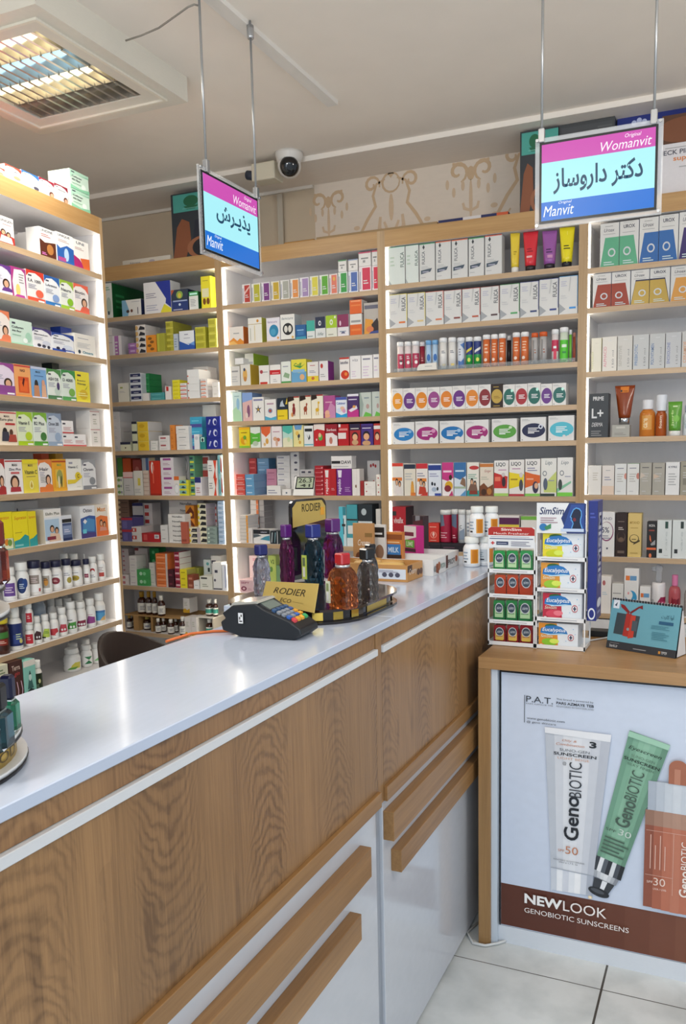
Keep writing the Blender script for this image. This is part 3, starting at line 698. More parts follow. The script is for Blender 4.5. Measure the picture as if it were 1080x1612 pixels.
row(UL, 8, cD, [
 (62, 165, 505, 'white bottle with purple label', 'eeeeec', 'R .3 .1 .75 .85 6a4a94;L 3 .36 .3 .7 .7 dcd', dict(k='pill', capw=.85)),
 (168, 275, 460, 'tall white bottle with navy label', 'eeeeec', 'E .5 .5 .16 .42 233a72;E .62 .62 .1 .25 2c4a8a;L 3 .42 .35 .6 .65 cde', dict(k='pill', capw=.85)),
 (279, 380, 447, 'wide navy-lidded jar', 'eceae6', 'R .3 .45 .7 .95 9a8f88;P .25 .0 .7 .0 .7 .2 .5 .35 .3 .2 f5f5f5;R .66 .02 .74 .2 b55;L 3 .4 .55 .65 .85 dcc', dict(k='pill', cap='1f2140', capw=.94, capf=.2)),
 (382, 460, 455, 'navy-lidded jar with amber picture', 'eceae6', 'R .33 .12 .67 .88 a9a39a;E .5 .5 .1 .25 c58a3a;L 2 .4 .6 .6 .8 433', dict(k='pill', cap='1f2140', capw=.94, capf=.2)),
 (462, 555, 445, 'navy-lidded jar with maroon oval', 'eceae6', 'L 1 .35 .8 .65 .88 778;E .5 .45 .17 .22 8b3340;L 2 .42 .4 .58 .55 ecc', dict(k='pill', cap='1f2140', capw=.94, capf=.2)),
 (558, 632, 432, 'navy-lidded jar with olive mark', 'eceae6', 'L 2 .35 .65 .65 .9 99a;E .6 .35 .12 .2 a89a4a', dict(k='pill', cap='1f2140', capw=.94, capf=.2)),
 (636, 726, 442, 'navy-lidded jar with gold oval', 'eceae6', 'L 1 .35 .8 .65 .88 778;E .5 .42 .16 .2 b09a3c;L 2 .42 .36 .58 .5 553', dict(k='pill', cap='1f2140', capw=.94, capf=.2)),
 (728, 777, 432, 'slim navy-lidded jar', 'eceae6', 'R .35 .3 .65 .6 8b3350;L 1 .38 .42 .62 .5 ecc', dict(k='pill', cap='1f2140', capw=.94, capf=.2)),
 (779, 846, 412, 'white bottle with red drawing', 'f0efec', 'E .5 .72 .12 .16 a33;E .5 .6 .08 .14 eee;L 2 .36 .2 .64 .45 889', dict(k='pill', capw=.8)),
 (850, 910, 390, 'white bottle with red label', 'f0ebe6', 'R .36 .1 .66 .4 b84a44;L 3 .36 .5 .64 .85 a99', dict(k='pill', capw=.8)),
 (538, 612, 385, 'white capped bottle', 'efefec', '', dict(k='pill', back=1, sb=.16)), (616, 704, 385, 'white capped bottle', 'efefec', '', dict(k='pill', back=1, sb=.16)), (712, 792, 385, 'white capped bottle', 'efefec', '', dict(k='pill', back=1, sb=.16))], 'pill bottles')
RED = 'R .28 .05 .72 .9 c02f3c;L 2 .4 .4 .6 .75 ecc'
row(UL, 9, cD, [
 (-10, 106, 905, 'dark amber jar with yellow lid', '4a2418', 'P .25 .55 .8 .6 .8 .9 .25 .85 3f7a35;R .3 .25 .75 .55 8b2f22;E .36 .16 .06 .1 dcc04a;L 2 .4 .35 .7 .5 ecb', dict(k='pill', lab='3c1f16', cap='d6c433', capw=.95)),
 (108, 215, 840, 'white-capped navy bottle', 'eeeeea', 'R .1 .0 .9 .96 24336b;R .4 .1 .75 .5 33488c;E .68 .2 .07 .1 d8d27a;L 3 .5 .3 .72 .6 cda', dict(k='pill', lab='24336b', capw=.7, capf=.24)),
 (228, 297, 805, 'small white bottle with red label', 'ece9e4', RED, dict(k='pill', n=2, capw=.85)),
 (300, 372, 920, 'white bottle with dark slanted label', 'f0f0ec', 'P .3 .1 .75 .1 .75 .6 .5 .75 .35 .45 4a3034;E .5 .3 .04 .08 eee;E .62 .3 .04 .08 eee', dict(k='pill', capw=.8)),
 (374, 442, 905, 'white bottle with lime label', 'f0f0ec', 'P .3 .1 .75 .1 .75 .7 .45 .75 b9cf5a;R .25 .05 .5 .16 333;L 2 .45 .4 .7 .6 584', dict(k='pill', capw=.8)),
 (446, 516, 890, 'white bottle with red wave label', 'f0f0ec', 'P .28 .1 .6 .05 .78 .35 .7 .6 .3 .55 c23f48;P .55 .1 .8 .1 .8 .3 .65 .25 eee', dict(k='pill', capw=.8)),
 (519, 590, 845, 'white bottle with crimson dotted label', 'f0f0ec', 'P .3 .05 .78 .1 .72 .6 .42 .62 c04a58;E .48 .25 .05 .08 eee;E .62 .26 .05 .08 eee', dict(k='pill', capw=.8)),
 (594, 672, 795, 'white bottle with green dotted label', 'f0f0ec', 'P .3 .05 .78 .1 .78 .5 .42 .45 4f9a45;E .5 .2 .05 .08 eee;E .64 .2 .05 .08 eee;L 1 .35 .6 .6 .7 445', dict(k='pill', capw=.8)),
 (677, 756, 795, 'white bottle with maroon dotted label', 'f0f0ec', 'P .28 .05 .78 .1 .78 .5 .4 .45 8b2f4a;E .44 .22 .05 .08 eee;E .56 .22 .05 .08 eee;E .68 .22 .05 .08 eee', dict(k='pill', capw=.8)),
 (760, 832, 770, 'white bottle with violet label', 'f0f0ec', 'P .28 .05 .78 .1 .75 .5 .42 .6 94468c;L 1 .4 .66 .65 .74 c9a', dict(k='pill', capw=.8)),
 (836, 916, 725, 'tall white bottle with blue label', 'f2efe8', 'R .2 .05 .8 .55 5aa0d0;P .5 .05 .8 .05 .8 .35 .62 .25 e0b87a;R .2 .55 .8 .68 4a7fb8', dict(k='pill', capw=.78)),
 (312, 424, 755, 'pale blue tin with lid', 'c2cfdc', 'R .3 .1 .7 .9 9fb4cc;E .58 .4 .09 .25 e4ecf4;L 3 .34 .3 .5 .7 557', dict(k='pill', back=1, sb=.13, lab='b8c6d6', cap='dfe4ea', capw=1.0, capf=.1)),
 (220, 306, 770, 'white bottle', 'efedea', '', dict(k='pill', back=1, sb=.13)), (426, 492, 765, 'white bottle', 'efefec', '', dict(k='pill', back=1, sb=.13)), (490, 562, 770, 'white bottle', 'efefec', '', dict(k='pill', back=1, sb=.13)),
 (566, 645, 765, 'white bottle', 'efefec', '', dict(k='pill', back=1, sb=.13)), (656, 750, 715, 'white bottle', 'efefec', '', dict(k='pill', back=1, sb=.13)),
 (440, 512, 745, 'white bottle', 'efefec', '', dict(k='pill', back=1, sb=.20)), (530, 615, 722, 'white bottle', 'efefec', '', dict(k='pill', back=1, sb=.20))], 'pill bottles')
cE = (0, 920, 4.5)
TXT = 'L 3 .12 .3 .22 .7 334'
row(UL, 10, cE, [
 (-40, 54, 560, 'cream carton with green print', 'd9d8c0', 'B Nodo .2 .5 .95 .72 3a4a38;L 2 .1 .8 .8 .94 786', S(sb=-.02)),
 (57, 156, 530, 'dark brown carton with white curves', '4a2620', 'B Terra .2 .78 .8 .9 e0c8b8;I gin .35 .62 .75 .74 c44;P .5 .05 .56 .3 .48 .5 .53 .5 .61 .3 .55 .05 ecd;P .78 .05 .86 .3 .78 .5 .83 .5 .91 .3 .83 .05 ecd', S(sb=-.02, d=.09, side='3a1d18')),
 (160, 247, 535, 'mint green carton with white lid', '8fd3c4', 'R 0 .84 1 1 eeeae0;P .25 .25 .75 .25 .62 .5 .38 .5 3a6a66;E .5 .55 .12 .1 cfe9e2;P .42 .62 .58 .62 .52 .72 .48 .72 2a4a48;P .2 .2 .5 .12 .8 .2 .5 .26 1d3030;R 0 0 1 .14 f0ede6', S(sb=-.02)),
 (250, 316, 540, 'white-capped bottle with dark green label', 'eceae4', 'E .35 .65 .03 .06 8a8;E .62 .55 .06 .13 d6d8a0;L 3 .4 .2 .62 .4 8a8', dict(k='pill', lab='26331f', sb=-.015, capw=.8, lab2=1)),
 (503, 604, 455, 'white bottle with yellow label patch', 'f1f1ee', 'P .45 .1 .78 .1 .8 .6 .6 .62 .5 .4 d8cf5a;P .35 .02 .6 .05 .7 .25 .45 .2 6aa84a;'+TXT, dict(k='pill', sb=.06, capw=.8)),
 (606, 674, 430, 'white bottle with dark green triangles', 'f1f1ee', 'P .4 .1 .78 .1 .58 .42 2f7a4f;P .4 .75 .78 .75 .6 .45 3f8a5a;'+TXT, dict(k='pill', sb=.06, capw=.8)),
 (677, 745, 418, 'white bottle with pale green triangle', 'f1f1ee', 'P .4 .1 .78 .1 .62 .5 8fce8a;'+TXT, dict(k='pill', sb=.06, capw=.8)),
 (512, 585, 420, 'white bottle', 'f1f1ee', '', dict(k='pill', back=1, sb=.14)), (600, 680, 388, 'white bottle', 'f1f1ee', '', dict(k='pill', back=1, sb=.14))], 'products')
# on top of the far-left unit
UL.tops.insert(0, 2.487)
UT = Unit(); UT.key, UT.phrase, UT.tops, UT.o, UT.t, UT.n, UT.rz = 'T', 'far-left unit', [2.487], UL.o, UL.t, UL.n, UL.rz
def toprow(crop, items):
    ox, oy, sc = crop
    for x0, x1, yt, lb, base, design, op in items:
        P = UT.o+UT.n*op.get('sb', .005)
        a = on_plane(ox+x0/sc, oy+yt/sc, P, UT.n); b = on_plane(ox+x1/sc, oy+yt/sc, P, UT.n)
        sa, sb_ = (a-P).dot(UT.t), (b-P).dot(UT.t); zt = (a.z+b.z)/2; n = op.get('n', 1); h = (zt-2.487)/n
        for i in range(n):
            loc = P+UT.t*((sa+sb_)/2); loc.z = 2.4872+i*h
            tag(carton('supplement_box', loc, UT.rz, sb_-sa-.001, op.get('d', .07), h-.0004, base, design, op.get('side'), op.get('top')), lb[i] if n > 1 else lb, 'box', 'cartons on top of the far-left unit')
toprow(cA, [
 (-120, 42, 125, 'white carton with red top, cut by the photo edge, on top of the far-left unit', 'f0ece8', nat('d8402f', 'ef8a6a'), dict(top='d8402f')),
 (45, 198, 135, 'white carton with red corner on top of the far-left unit', 'f3f0ee', nat('d8402f', 'ef8a6a', 'E.A._1000', 'f3f0ee'), dict(top='d8402f')),
 (201, 363, 195, 'white carton with blue corner on top of the far-left unit', 'f3f2f0', nat('2e64ad', 'f3f2f0', 'L-Arginine', 'f3f2f0')+';E .8 .12 .16 .12 445', dict(top='2e64ad')),
 (366, 507, 258, 'white carton with maroon corner and face, beside blue-cornered one on top', 'f3efec', nat('8b2438', 'f3efec', 'Collagen', 'f3efec')+';E .78 .14 .16 .2 5a2f24;E .8 .1 .12 .14 d9a184', dict(top='8b2438')),
 (510, 637, 310, 'white carton with maroon corner and face, beside the mint cartons on top', 'f3efec', nat('8b2438', 'f3efec', 'Collagen', 'f3efec')+';E .78 .14 .16 .2 5a2f24;E .8 .1 .12 .14 d9a184', dict(top='8b2438')),
 (655, 830, 190, ['mint and white carton, lower of two on top of the far-left unit', 'mint and white carton, upper of two on top of the far-left unit'], 'cfe6d6', 'R 0 .82 1 1 8ec9a8;P 0 .55 .3 .8 1 .9 1 1 0 1 b4dcc5;R .08 .86 .25 .92 445;B Collagen .1 .6 .62 .72 223;B skin_fleur .1 .46 .55 .56 223;L 1 .1 .3 .6 .36 7a8;E .7 .25 .12 .16 e9f6ee;P 0 0 1 0 1 .2 .5 .1 0 .2 8ccaa6', dict(n=2, d=.1, top='8ec9a8', side='dde5da'))])
UL.tops.pop(0)
# ------------------------------------------------------------------ corner unit: stacked medicines
c1 = (150, 400, 5.143); c2 = (150, 600, 4.909); c3 = (170, 780, 5.143)
def lines(c='99a', t='445'): return 'R .08 .6 .5 .78 %s;L 2 .08 .15 .8 .45 %s' % (t, c)
row(UB, 1, c1, [
 (62, 132, 235, 'white carton with dark green side', 'dfe3de', 'L 2 .2 .8 .8 .92 7a8;E .55 .35 .3 .25 b8c8bc;R .4 .1 .6 .2 345', dict(side='0f5a2c', d=.25, rs='L 3 .1 .3 .4 .8 2f8a50')),
 (212, 370, 368, 'white carton with pale blue edge', 'ebe9e4', 'P 0 0 .3 0 .36 .4 .2 1 0 1 7fb2d0;L 1 .5 .85 .95 .9 99a;E .3 .3 .08 .1 433;E .5 .32 .06 .1 6b4030;R .8 .1 .84 .5 556', dict(side='27305a', d=.12)),
 (386, 606, 222, 'tall white carton with navy and yellow', 'eae8e8', 'P .45 1 1 1 1 .14 .8 .3 .82 .44 2a3a9a;P .6 0 1 0 1 .12 .75 .28 .62 .06 e8dd3c;L 3 .08 .5 .5 .68 99a;L 3 .08 .1 .55 .32 bbc', dict(d=.08, side='d9d7d5')),
 (612, 748, 285, 'navy and blue carton with balloon motif', '2c3f78', 'R 0 .5 1 1 333e50;P 0 .75 .2 1 0 1 c05a3a;E .5 .75 .2 .18 8fae54;E .5 .72 .1 .12 d8c24a;R .1 .44 .95 .5 a9b8d8;L 1 .1 .06 .7 .14 ccd;E .5 .3 .07 .06 cde', dict(d=.08, side='26304a')),
 (755, 832, 302, 'narrow white carton with green top', 'e9eae4', 'R 0 .76 1 1 3f9a50;R .1 .82 .9 .92 cfe;L 5 .15 .2 .75 .62 aaa', dict(d=.1, side='1f5a34', top='3f9a50')),
 (850, 930, 178, 'tall yellow carton', 'f0e238', 'L 1 .2 .85 .8 .9 a93;R .1 .35 .8 .62 e9e4b8;E .32 .22 .16 .1 7a4a24;E .7 .22 .16 .1 7a4a24', dict(d=.16, side='f2ec3a', top='e4d622'))])
row(UB, 2, c1, [
 (85, 132, 595, 'grey-white carton', 'd8d3d2', 'R 0 .7 1 .72 aaa;R 0 .45 1 .47 aaa', dict(d=.2)),
 (135, 208, 662, 'white carton with purple stripe', 'e9e5ea', 'R .25 .0 .7 1 b277b8;L 4 .3 .1 .6 .8 ddd', dict(d=.1, side='d9d7d8')),
 (265, 343, 720, 'small purple carton', 'a873b5', 'R .2 .4 .7 .7 cfb0da;R 0 .05 1 .15 8a55a0', dict(n=2)),
 (322, 402, 572, 'white carton with black swoosh', 'e8e2dc', 'P .3 .1 .95 .1 .95 .5 .5 .8 2a2d38;E .12 .45 .15 .4 d9b070', dict(n=5, d=.12, side='dcdad8')),
 (406, 490, 655, 'orange carton with dark curls', 'e9952f', 'E .4 .8 .2 .08 8a5a24;E .6 .6 .2 .08 8a5a24;E .35 .4 .2 .08 8a5a24;E .6 .2 .2 .08 8a5a24', dict(d=.08, side='e88a24')),
 (493, 560, 640, 'olive carton standing upright', 'a9a83a', 'R .1 .05 .3 .95 c4c04a', dict(d=.1, side='a8a440')),
 (566, 626, 545, 'olive green carton', 'b8b13c', 'R .1 .2 .6 .7 9a9430;R 0 .85 1 1 d8d060', dict(n=5, d=.16, side='a9a23a', sb=.03)),
 (630, 668, 645, 'grey-blue carton', 'b9c3cf', 'L 4 .2 .2 .8 .8 89a', dict(d=.08)),
 (676, 800, 620, 'white carton with blue chevron', 'e6e8ec', 'P 0 0 1 0 1 .42 .6 .25 0 .48 2c56a8;P .4 .36 1 .2 1 .42 .7 .32 6a9ad8;L 1 .3 .6 .75 .66 99a;R .35 .78 .6 .83 99a', dict(d=.09, side='2a4a94')),
 (806, 890, 590, 'olive yellow carton', 'bdb83c', 'R .1 .2 .8 .75 a8a232;R 0 .9 1 1 d6d058', dict(n=3, d=.1)),
 (912, 988, 520, 'pale olive carton', 'c9c548', 'R .1 .2 .8 .75 b0aa3a;R 0 .9 1 1 e0da68', dict(n=4, d=.1))])
row(UB, 3, c2, [
 (172, 256, 15, 'cream carton', 'e3e1d4', 'R .2 .72 .45 .8 a8b060;L 2 .15 .5 .7 .6 bbb', dict(d=.08)),
 (262, 352, -62, 'white and navy striped carton', 'dfe4ea', 'R .06 .35 .94 .9 24305e;L 1 .3 .5 .75 .72 dde', dict(n=5, d=.09, side='c9d0d6')),
 (362, 414, -60, 'green carton', '1f7f45', 'R .1 .2 .9 .4 3a9a5c', dict(n=3, d=.1, sb=.05, up=.045)),
 (362, 414, 92, 'small white round box', 'e9e7e4', '', dict(d=.05)),
 (425, 533, 88, 'teal carton lying flat', '4a9a9c', 'L 1 .1 .4 .8 .6 8cc', dict(n=2)),
 (537, 584, 40, 'white carton with red tab', 'e9e3e0', 'R .2 .65 .6 .98 c0302c', dict()),
 (592, 650, -10, 'bright yellow carton', 'e9dc2c', 'L 1 .15 .3 .8 .55 b9a820;R 0 .88 1 1 f4ec60', dict(n=5, d=.1, side='e0d328')),
 (654, 704, 15, 'white carton with red band', 'e9e4e0', 'R 0 .1 1 .35 d0604a;L 1 .1 .55 .8 .75 99a', dict(n=4, d=.12)),
 (707, 800, -90, 'plain sided white carton', 'e9e8e6', 'R .0 .03 .12 .2 d0604a', dict(n=4, d=.1)),
 (812, 866, -18, 'white carton with peach stripes', 'ece6e2', 'R 0 .1 .75 .4 e08a6a;L 1 .1 .6 .7 .8 556', dict(n=5, d=.12)),
 (902, 968, 8, 'white carton with cream front', 'e9e4de', 'L 1 .2 .4 .7 .6 ccb', dict(n=2, d=.1)),
 (755, 868, -110, 'white carton with peach stripes', 'ece6e2', 'R .6 .1 .95 .4 e08a6a', dict(back=1, n=6, sb=.14, d=.08))])
row(UB, 4, c2, [
 (128, 186, 236, 'pale grey carton', 'd6d3d4', 'L 2 .2 .3 .6 .6 bbb', dict(n=4, d=.1, sb=.05)),
 (192, 272, 470, 'cream carton with navy lid', 'dfe0c4', 'R 0 .72 1 1 2a2f4a;E .5 .35 .06 .08 333', dict(d=.08)),
 (277, 318, 312, 'cream carton with black lid', 'd9dcbc', 'R 0 .75 1 1 24283c', dict(n=3, d=.09)),
 (322, 408, 312, 'yellow carton with white end', 'ecc634', 'E .4 .55 .25 .2 d8ac20;R 0 .9 1 1 f4d860', dict(n=3, d=.11, side='dcd9d6')),
 (424, 480, 460, 'small white carton', 'e9e7e2', 'L 1 .2 .4 .8 .6 9a9', dict(n=2, d=.07)),
 (488, 572, 420, 'white carton with red lettering', 'ebe6e3', 'R .15 .55 .65 .75 b05058;L 1 .15 .2 .8 .3 aaa', dict(n=2, d=.07)),
 (574, 613, 338, 'orange carton', 'e08a3c', 'L 2 .2 .3 .6 .7 b86020', dict(n=3, d=.07)),
 (622, 720, 345, 'white carton with grey lettering', 'eae7e3', 'L 1 .2 .5 .8 .72 999;L 1 .2 .2 .7 .3 bbb', dict(n=3, d=.08)),
 (730, 822, 276, 'turquoise carton with violet band', '44a8cc', 'R 0 .05 1 .35 54509a;L 1 .15 .6 .8 .75 8de', dict(n=3, d=.09, sb=.04)),
 (760, 803, 410, 'white carton with round hole', 'e6e7e9', 'E .5 .75 .3 .12 c8ccd0', dict(d=.025)),
 (806, 850, 430, 'small teal carton', '2f8a88', 'R .2 .6 .8 .95 dfe;E .5 .75 .2 .15 234', dict(d=.05)),
 (852, 964, 272, 'navy carton with white swirl', '242f8c', 'E .62 .5 .14 .32 cfd4ee;E .66 .45 .09 .2 242f8c;P .15 .3 .25 .75 .35 .7 .22 .25 b8bfe4', dict(n=3, d=.1)),
 (826, 928, 182, 'cream carton with black lines', 'e6e2d8', 'R .7 .3 1 .36 333;R .7 .6 1 .66 333', dict(back=1, d=.06, sb=.11))])
row(UB, 5, c2, [
 (160, 209, 740, 'white and green carton', 'dfe6d4', 'E .4 .5 .25 .25 7aa05a;R .65 .3 .9 .7 99a', dict(n=3, d=.07)),
 (212, 288, 702, 'tall grey carton with pink lid', 'd3d1d0', 'R 0 .78 1 1 ecc8c4;R 0 .74 1 .78 c66;L 3 .2 .2 .7 .5 aaa', dict(d=.08)),
 (292, 362, 692, 'white carton with yellow mark', 'e9e6dc', 'R .45 .4 .75 .7 e0d05a;L 3 .1 .1 .8 .3 bbb', dict(d=.08)),
 (366, 410, 690, 'beige carton', 'd9c6b8', 'R 0 .1 1 .2 b8907c', dict(n=6, d=.08)),
 (413, 496, 615, 'tall red carton with white capsule', 'c8321f', 'E .3 .8 .13 .17 f0e4e0;R .3 .35 .4 .9 e86a50;R .0 .0 1 .05 a02414', dict(d=.09, side='d23a22')),
 (500, 603, 590, 'white carton with violet tab', 'e6dfe4', 'R .2 .7 .8 .92 a04a90;L 2 .2 .2 .75 .5 b9a', dict(n=4, d=.1, side='d5d0d2')),
 (606, 646, 735, 'white carton with orange lid and disc', 'e9e4e0', 'R 0 .8 1 1 e0702c;E .5 .35 .45 .28 cfd0d0;E .5 .35 .38 .22 eee', dict(d=.06)),
 (648, 720, 765, 'lime and teal carton', 'd6d33c', 'R 0 .35 .75 1 8abcae;P .2 .5 .4 .9 .7 .5 .45 .4 345;R 0 0 1 .2 e8e020', dict(n=3, d=.08)),
 (724, 764, 575, 'green and yellow carton', '5f9a78', 'R .1 .1 .9 .3 e0d840;R .1 .5 .7 .8 2f4a5a', dict(n=5, d=.08, sb=.03)),
 (766, 820, 742, 'white carton with navy patch', 'e6e0e2', 'R 0 .7 .9 1 2c3274;L 3 .2 .15 .8 .5 b88', dict(d=.06)),
 (866, 940, 612, 'white carton with red curve', 'ece9e4', 'P .55 0 .85 0 .8 .4 .95 1 .6 1 .75 .5 d8482c;L 3 .1 .4 .5 .8 999', dict(n=2, d=.1)),
 (943, 998, 570, 'teal and white carton', '8fc4c8', 'R .6 0 1 1 e8e4e0;P .6 .2 1 .1 .9 .8 .7 .9 b84a40;R .15 .1 .4 .8 4f9aa4', dict(n=2, d=.1)),
 (166, 206, 592, 'green carton', '4f8a3c', '', dict(back=1, d=.07, sb=.13)), (208, 272, 596, 'orange-red carton', 'd95a24', 'R .1 .4 .9 .5 e8803c', dict(back=1, d=.08, sb=.13)),
 (286, 352, 605, 'red patterned carton', 'b04a44', 'E .5 .5 .35 .3 d07a70', dict(back=1, d=.08, sb=.13)), (356, 460, 592, 'white and blue carton', 'dfe3ea', 'R .3 0 .5 1 6a8ac4;R .6 .8 1 1 e0d9b0', dict(back=1, d=.06, sb=.12)),
 (664, 722, 578, 'grey carton with round disc', 'c9c6c4', 'E .45 .5 .4 .4 8a8684;E .42 .5 .36 .36 d4d1ce', dict(back=1, n=2, d=.06, sb=.12)), (792, 880, 578, 'white carton with red band', 'e6dcd6', 'R .05 .4 .9 .9 b8504a;L 1 .1 .1 .8 .25 999', dict(back=1, n=3, d=.06, sb=.1))])
row(UB, 6, c3, [
 (106, 196, 180, 'violet-blue carton with red lid', '5a5490', 'R 0 .8 1 1 b83040;R .1 .1 .5 .7 6f68a8', dict(n=2, d=.09)),
 (190, 268, 252, 'white carton with red squares', 'e3dedb', 'R 0 .3 .5 .8 c84a40;R .15 .4 .3 .7 eee', dict(n=2, d=.1)),
 (272, 420, 305, 'long red carton', 'b8242c', 'R .1 .2 .3 .85 d85a58;R .7 .4 .95 .85 ddd;R .75 .5 .9 .75 99a', dict(d=.08)),
 (422, 480, 240, 'small white carton', 'e4e2e0', 'L 1 .2 .4 .7 .6 aaa', dict(n=2, d=.06)),
 (484, 622, 152, 'flat white black-lettered carton', 'ebe8e4', 'B Novafen .25 .3 .85 .7 444', dict(n=6, d=.1)),
 (625, 694, 80, 'brown and orange carton', 'd98a2c', 'P 0 .4 .6 .9 1 .5 1 0 .4 0 6a2f18;E .6 .3 .2 .15 f0b84a', dict(n=2, d=.05, sb=.06, up=.055)),
 (586, 636, 215, 'salmon carton with rounded end', 'b9604c', 'R .1 .1 .9 .2 9a4838', dict(d=.02, sb=-.012)),
 (638, 720, 258, 'yellow and black carton', 'e8e2c4', 'P .4 .15 1 .15 1 .8 .55 .8 2a2c30;E .2 .5 .18 .3 dcc430;L 1 .5 .35 .9 .5 ccc', dict(n=3, d=.09, side='e0d3d6')),
 (723, 792, 64, 'black-swoosh yellow carton', 'e8e2c4', 'P .2 .15 .95 .15 .95 .7 .45 .8 2a2c30;E .1 .5 .12 .3 dcc430', dict(n=7, d=.08, side='e0d0d6', sb=.04)),
 (797, 880, 255, 'grey-green carton', '8fa098', 'L 2 .15 .25 .85 .75 566;E .2 .5 .1 .2 cdc', dict(n=4, d=.08)),
 (884, 948, 45, 'pale blue dark-printed carton', 'a9c0da', 'L 1 .15 .5 .7 .75 567;R 0 .02 1 .12 e8ecf2', dict(n=9, d=.09)),
 (76, 168, 36, 'brown carton with round seal', '8a6a58', 'E .12 .5 .12 .3 e0c8a0;L 1 .35 .4 .9 .6 3a2a20', dict(back=1, n=8, d=.08, sb=.12)), (194, 282, 60, 'white carton with navy lid', 'd9d6d6', 'R 0 .75 1 1 2a2f68', dict(back=1, n=3, d=.07, sb=.12)),
 (286, 356, 62, 'white carton with red square', 'dcd6d4', 'R .1 .25 .6 .75 b83a38', dict(back=1, n=5, d=.07, sb=.12, side='cfcac8')), (490, 720, 38, 'white carton with black lettering', 'dedad6', 'B Novafen .4 .3 .8 .7 444', dict(back=1, n=6, d=.06, sb=.12)),
 (786, 876, 66, 'white carton with red top', 'e0d4d4', 'R 0 .1 1 .5 c83a34', dict(back=1, n=6, d=.06, sb=.12))])
row(UB, 7, c3, [
 (112, 166, 640, 'white carton with pink print', 'e4dad8', 'R .1 .2 .5 .7 b87078', dict(n=2, d=.06)),
 (168, 226, 488, 'white carton', 'e6e2df', 'L 1 .2 .4 .8 .6 bab', dict(n=5, d=.08)),
 (232, 326, 600, 'bright green carton with pill picture', '49a85c', 'E .35 .5 .13 .22 bfe8c8;E .65 .5 .13 .22 8fd8a0', dict(n=2, d=.06)),
 (330, 378, 545, 'white carton', 'dedbd6', 'L 1 .2 .4 .8 .6 bbb', dict(n=3, d=.1, sb=.03)),
 (382, 478, 470, 'orange carton', 'e0763c', 'R .08 .15 .8 .4 f0a070;L 1 .15 .6 .7 .75 a84c20;R .84 0 1 1 c9c0bc', dict(n=6, d=.09)),
 (482, 530, 600, 'maroon carton', '4a1c28', 'R .2 .3 .7 .5 7a3444', dict(n=2, d=.07)),
 (533, 576, 460, 'crimson carton', 'a02c44', 'R .1 .3 .9 .6 d8b0b8;R .2 .7 .7 .85 601828', dict(n=6, d=.1, side='dedbd6')),
 (579, 638, 598, 'yellow carton', 'e8d82c', 'R .2 .4 .7 .6 b8a820', dict(n=3, d=.08, side='b0aa58')),
 (641, 690, 642, 'brown carton', '8f4a34', 'R .2 .3 .8 .6 c0806a', dict(n=2, d=.05)),
 (692, 738, 690, 'small white carton', 'e6e4e2', 'L 1 .2 .4 .8 .6 bbb', dict(d=.05)),
 (741, 842, 655, 'white carton with black slot', 'e4e2d6', 'R .1 .8 .6 .92 333;L 2 .2 .2 .7 .5 998', dict(d=.08)),
 (846, 916, 540, 'white carton with open lid', 'e8e6e2', 'R .2 .62 .55 .72 445;E .2 .35 .12 .05 556;R 0 .02 1 .06 334', dict(d=.06)),
 (920, 972, 560, 'white carton with blue spine', 'e6e8ee', 'R .6 .1 .72 .95 4a64b0', dict(d=.06)),
 (214, 318, 425, 'white carton with dark red print', 'dfd6d4', 'R 0 .6 .3 1 8a2c34', dict(back=1, n=5, d=.06, sb=.13)), (333, 410, 425, 'green carton', '1f8a48', 'E .4 .5 .15 .2 6ac88a', dict(back=1, n=4, d=.06, sb=.13)),
 (770, 828, 520, 'white carton with teal spots', 'd9e2e0', 'E .6 .7 .2 .12 6ab0b0;R .6 .1 .9 .4 344', dict(back=1, n=2, d=.06, sb=.1)), (832, 910, 488, 'white carton with black label', 'e3dfda', 'R .05 .5 .5 .7 445', dict(back=1, n=2, d=.06, sb=.1)),
 (108, 165, 430, 'pale pink carton', 'ddd0d0', 'R .1 .2 .4 .5 b87078', dict(back=1, n=7, d=.06, sb=.13)), (650, 735, 585, 'olive carton', 'a8a850', 'E .2 .5 .1 .25 557', dict(back=1, n=3, d=.06, sb=.1))])
# cardboard risers and syrup bottles on the bottom shelf
CARD = mat('b08a58', .8, nm='cardboard')
zs = UB.tops[7]
def at_b(px, py, sb): 
    p = on_y(170+px/5.143, 780+py/5.143, D0+sb); return p
a = at_b(132, 960, .03); b = at_b(610, 960, .03)
ris = MB(); rh = .085
zs += .0006
ris.box((a.x, D0+.03, zs+rh-.006), (b.x, D0+.25, zs+rh), CARD)
for px in (205, 345, 595):
    q = at_b(px, 1000, .03).x; ris.box((q, D0+.03, zs), (q+(.035 if px == 205 else .012), D0+.25, zs+rh-.006), CARD)
tag(ris.build('cardboard_riser'), 'cardboard riser carrying amber syrup bottles on the bottom shelf, corner unit', 'riser')
a = at_b(722, 985, .03); b = at_b(850, 985, .03)
ris = MB(); ris.box((a.x+.004, D0+.03, zs+.095), (b.x, D0+.2, zs+.1), mat('e6e0d4', .7))
for q in (a.x+.004, b.x-.006): ris.box((q, D0+.03, zs), (q+.006, D0+.2, zs+.095), mat('b9b2a4', .7))
tag(ris.build('shelf_riser'), 'pale riser carrying teal-labelled bottles on the bottom shelf, corner unit', 'riser')
SY = dict(k='syr')
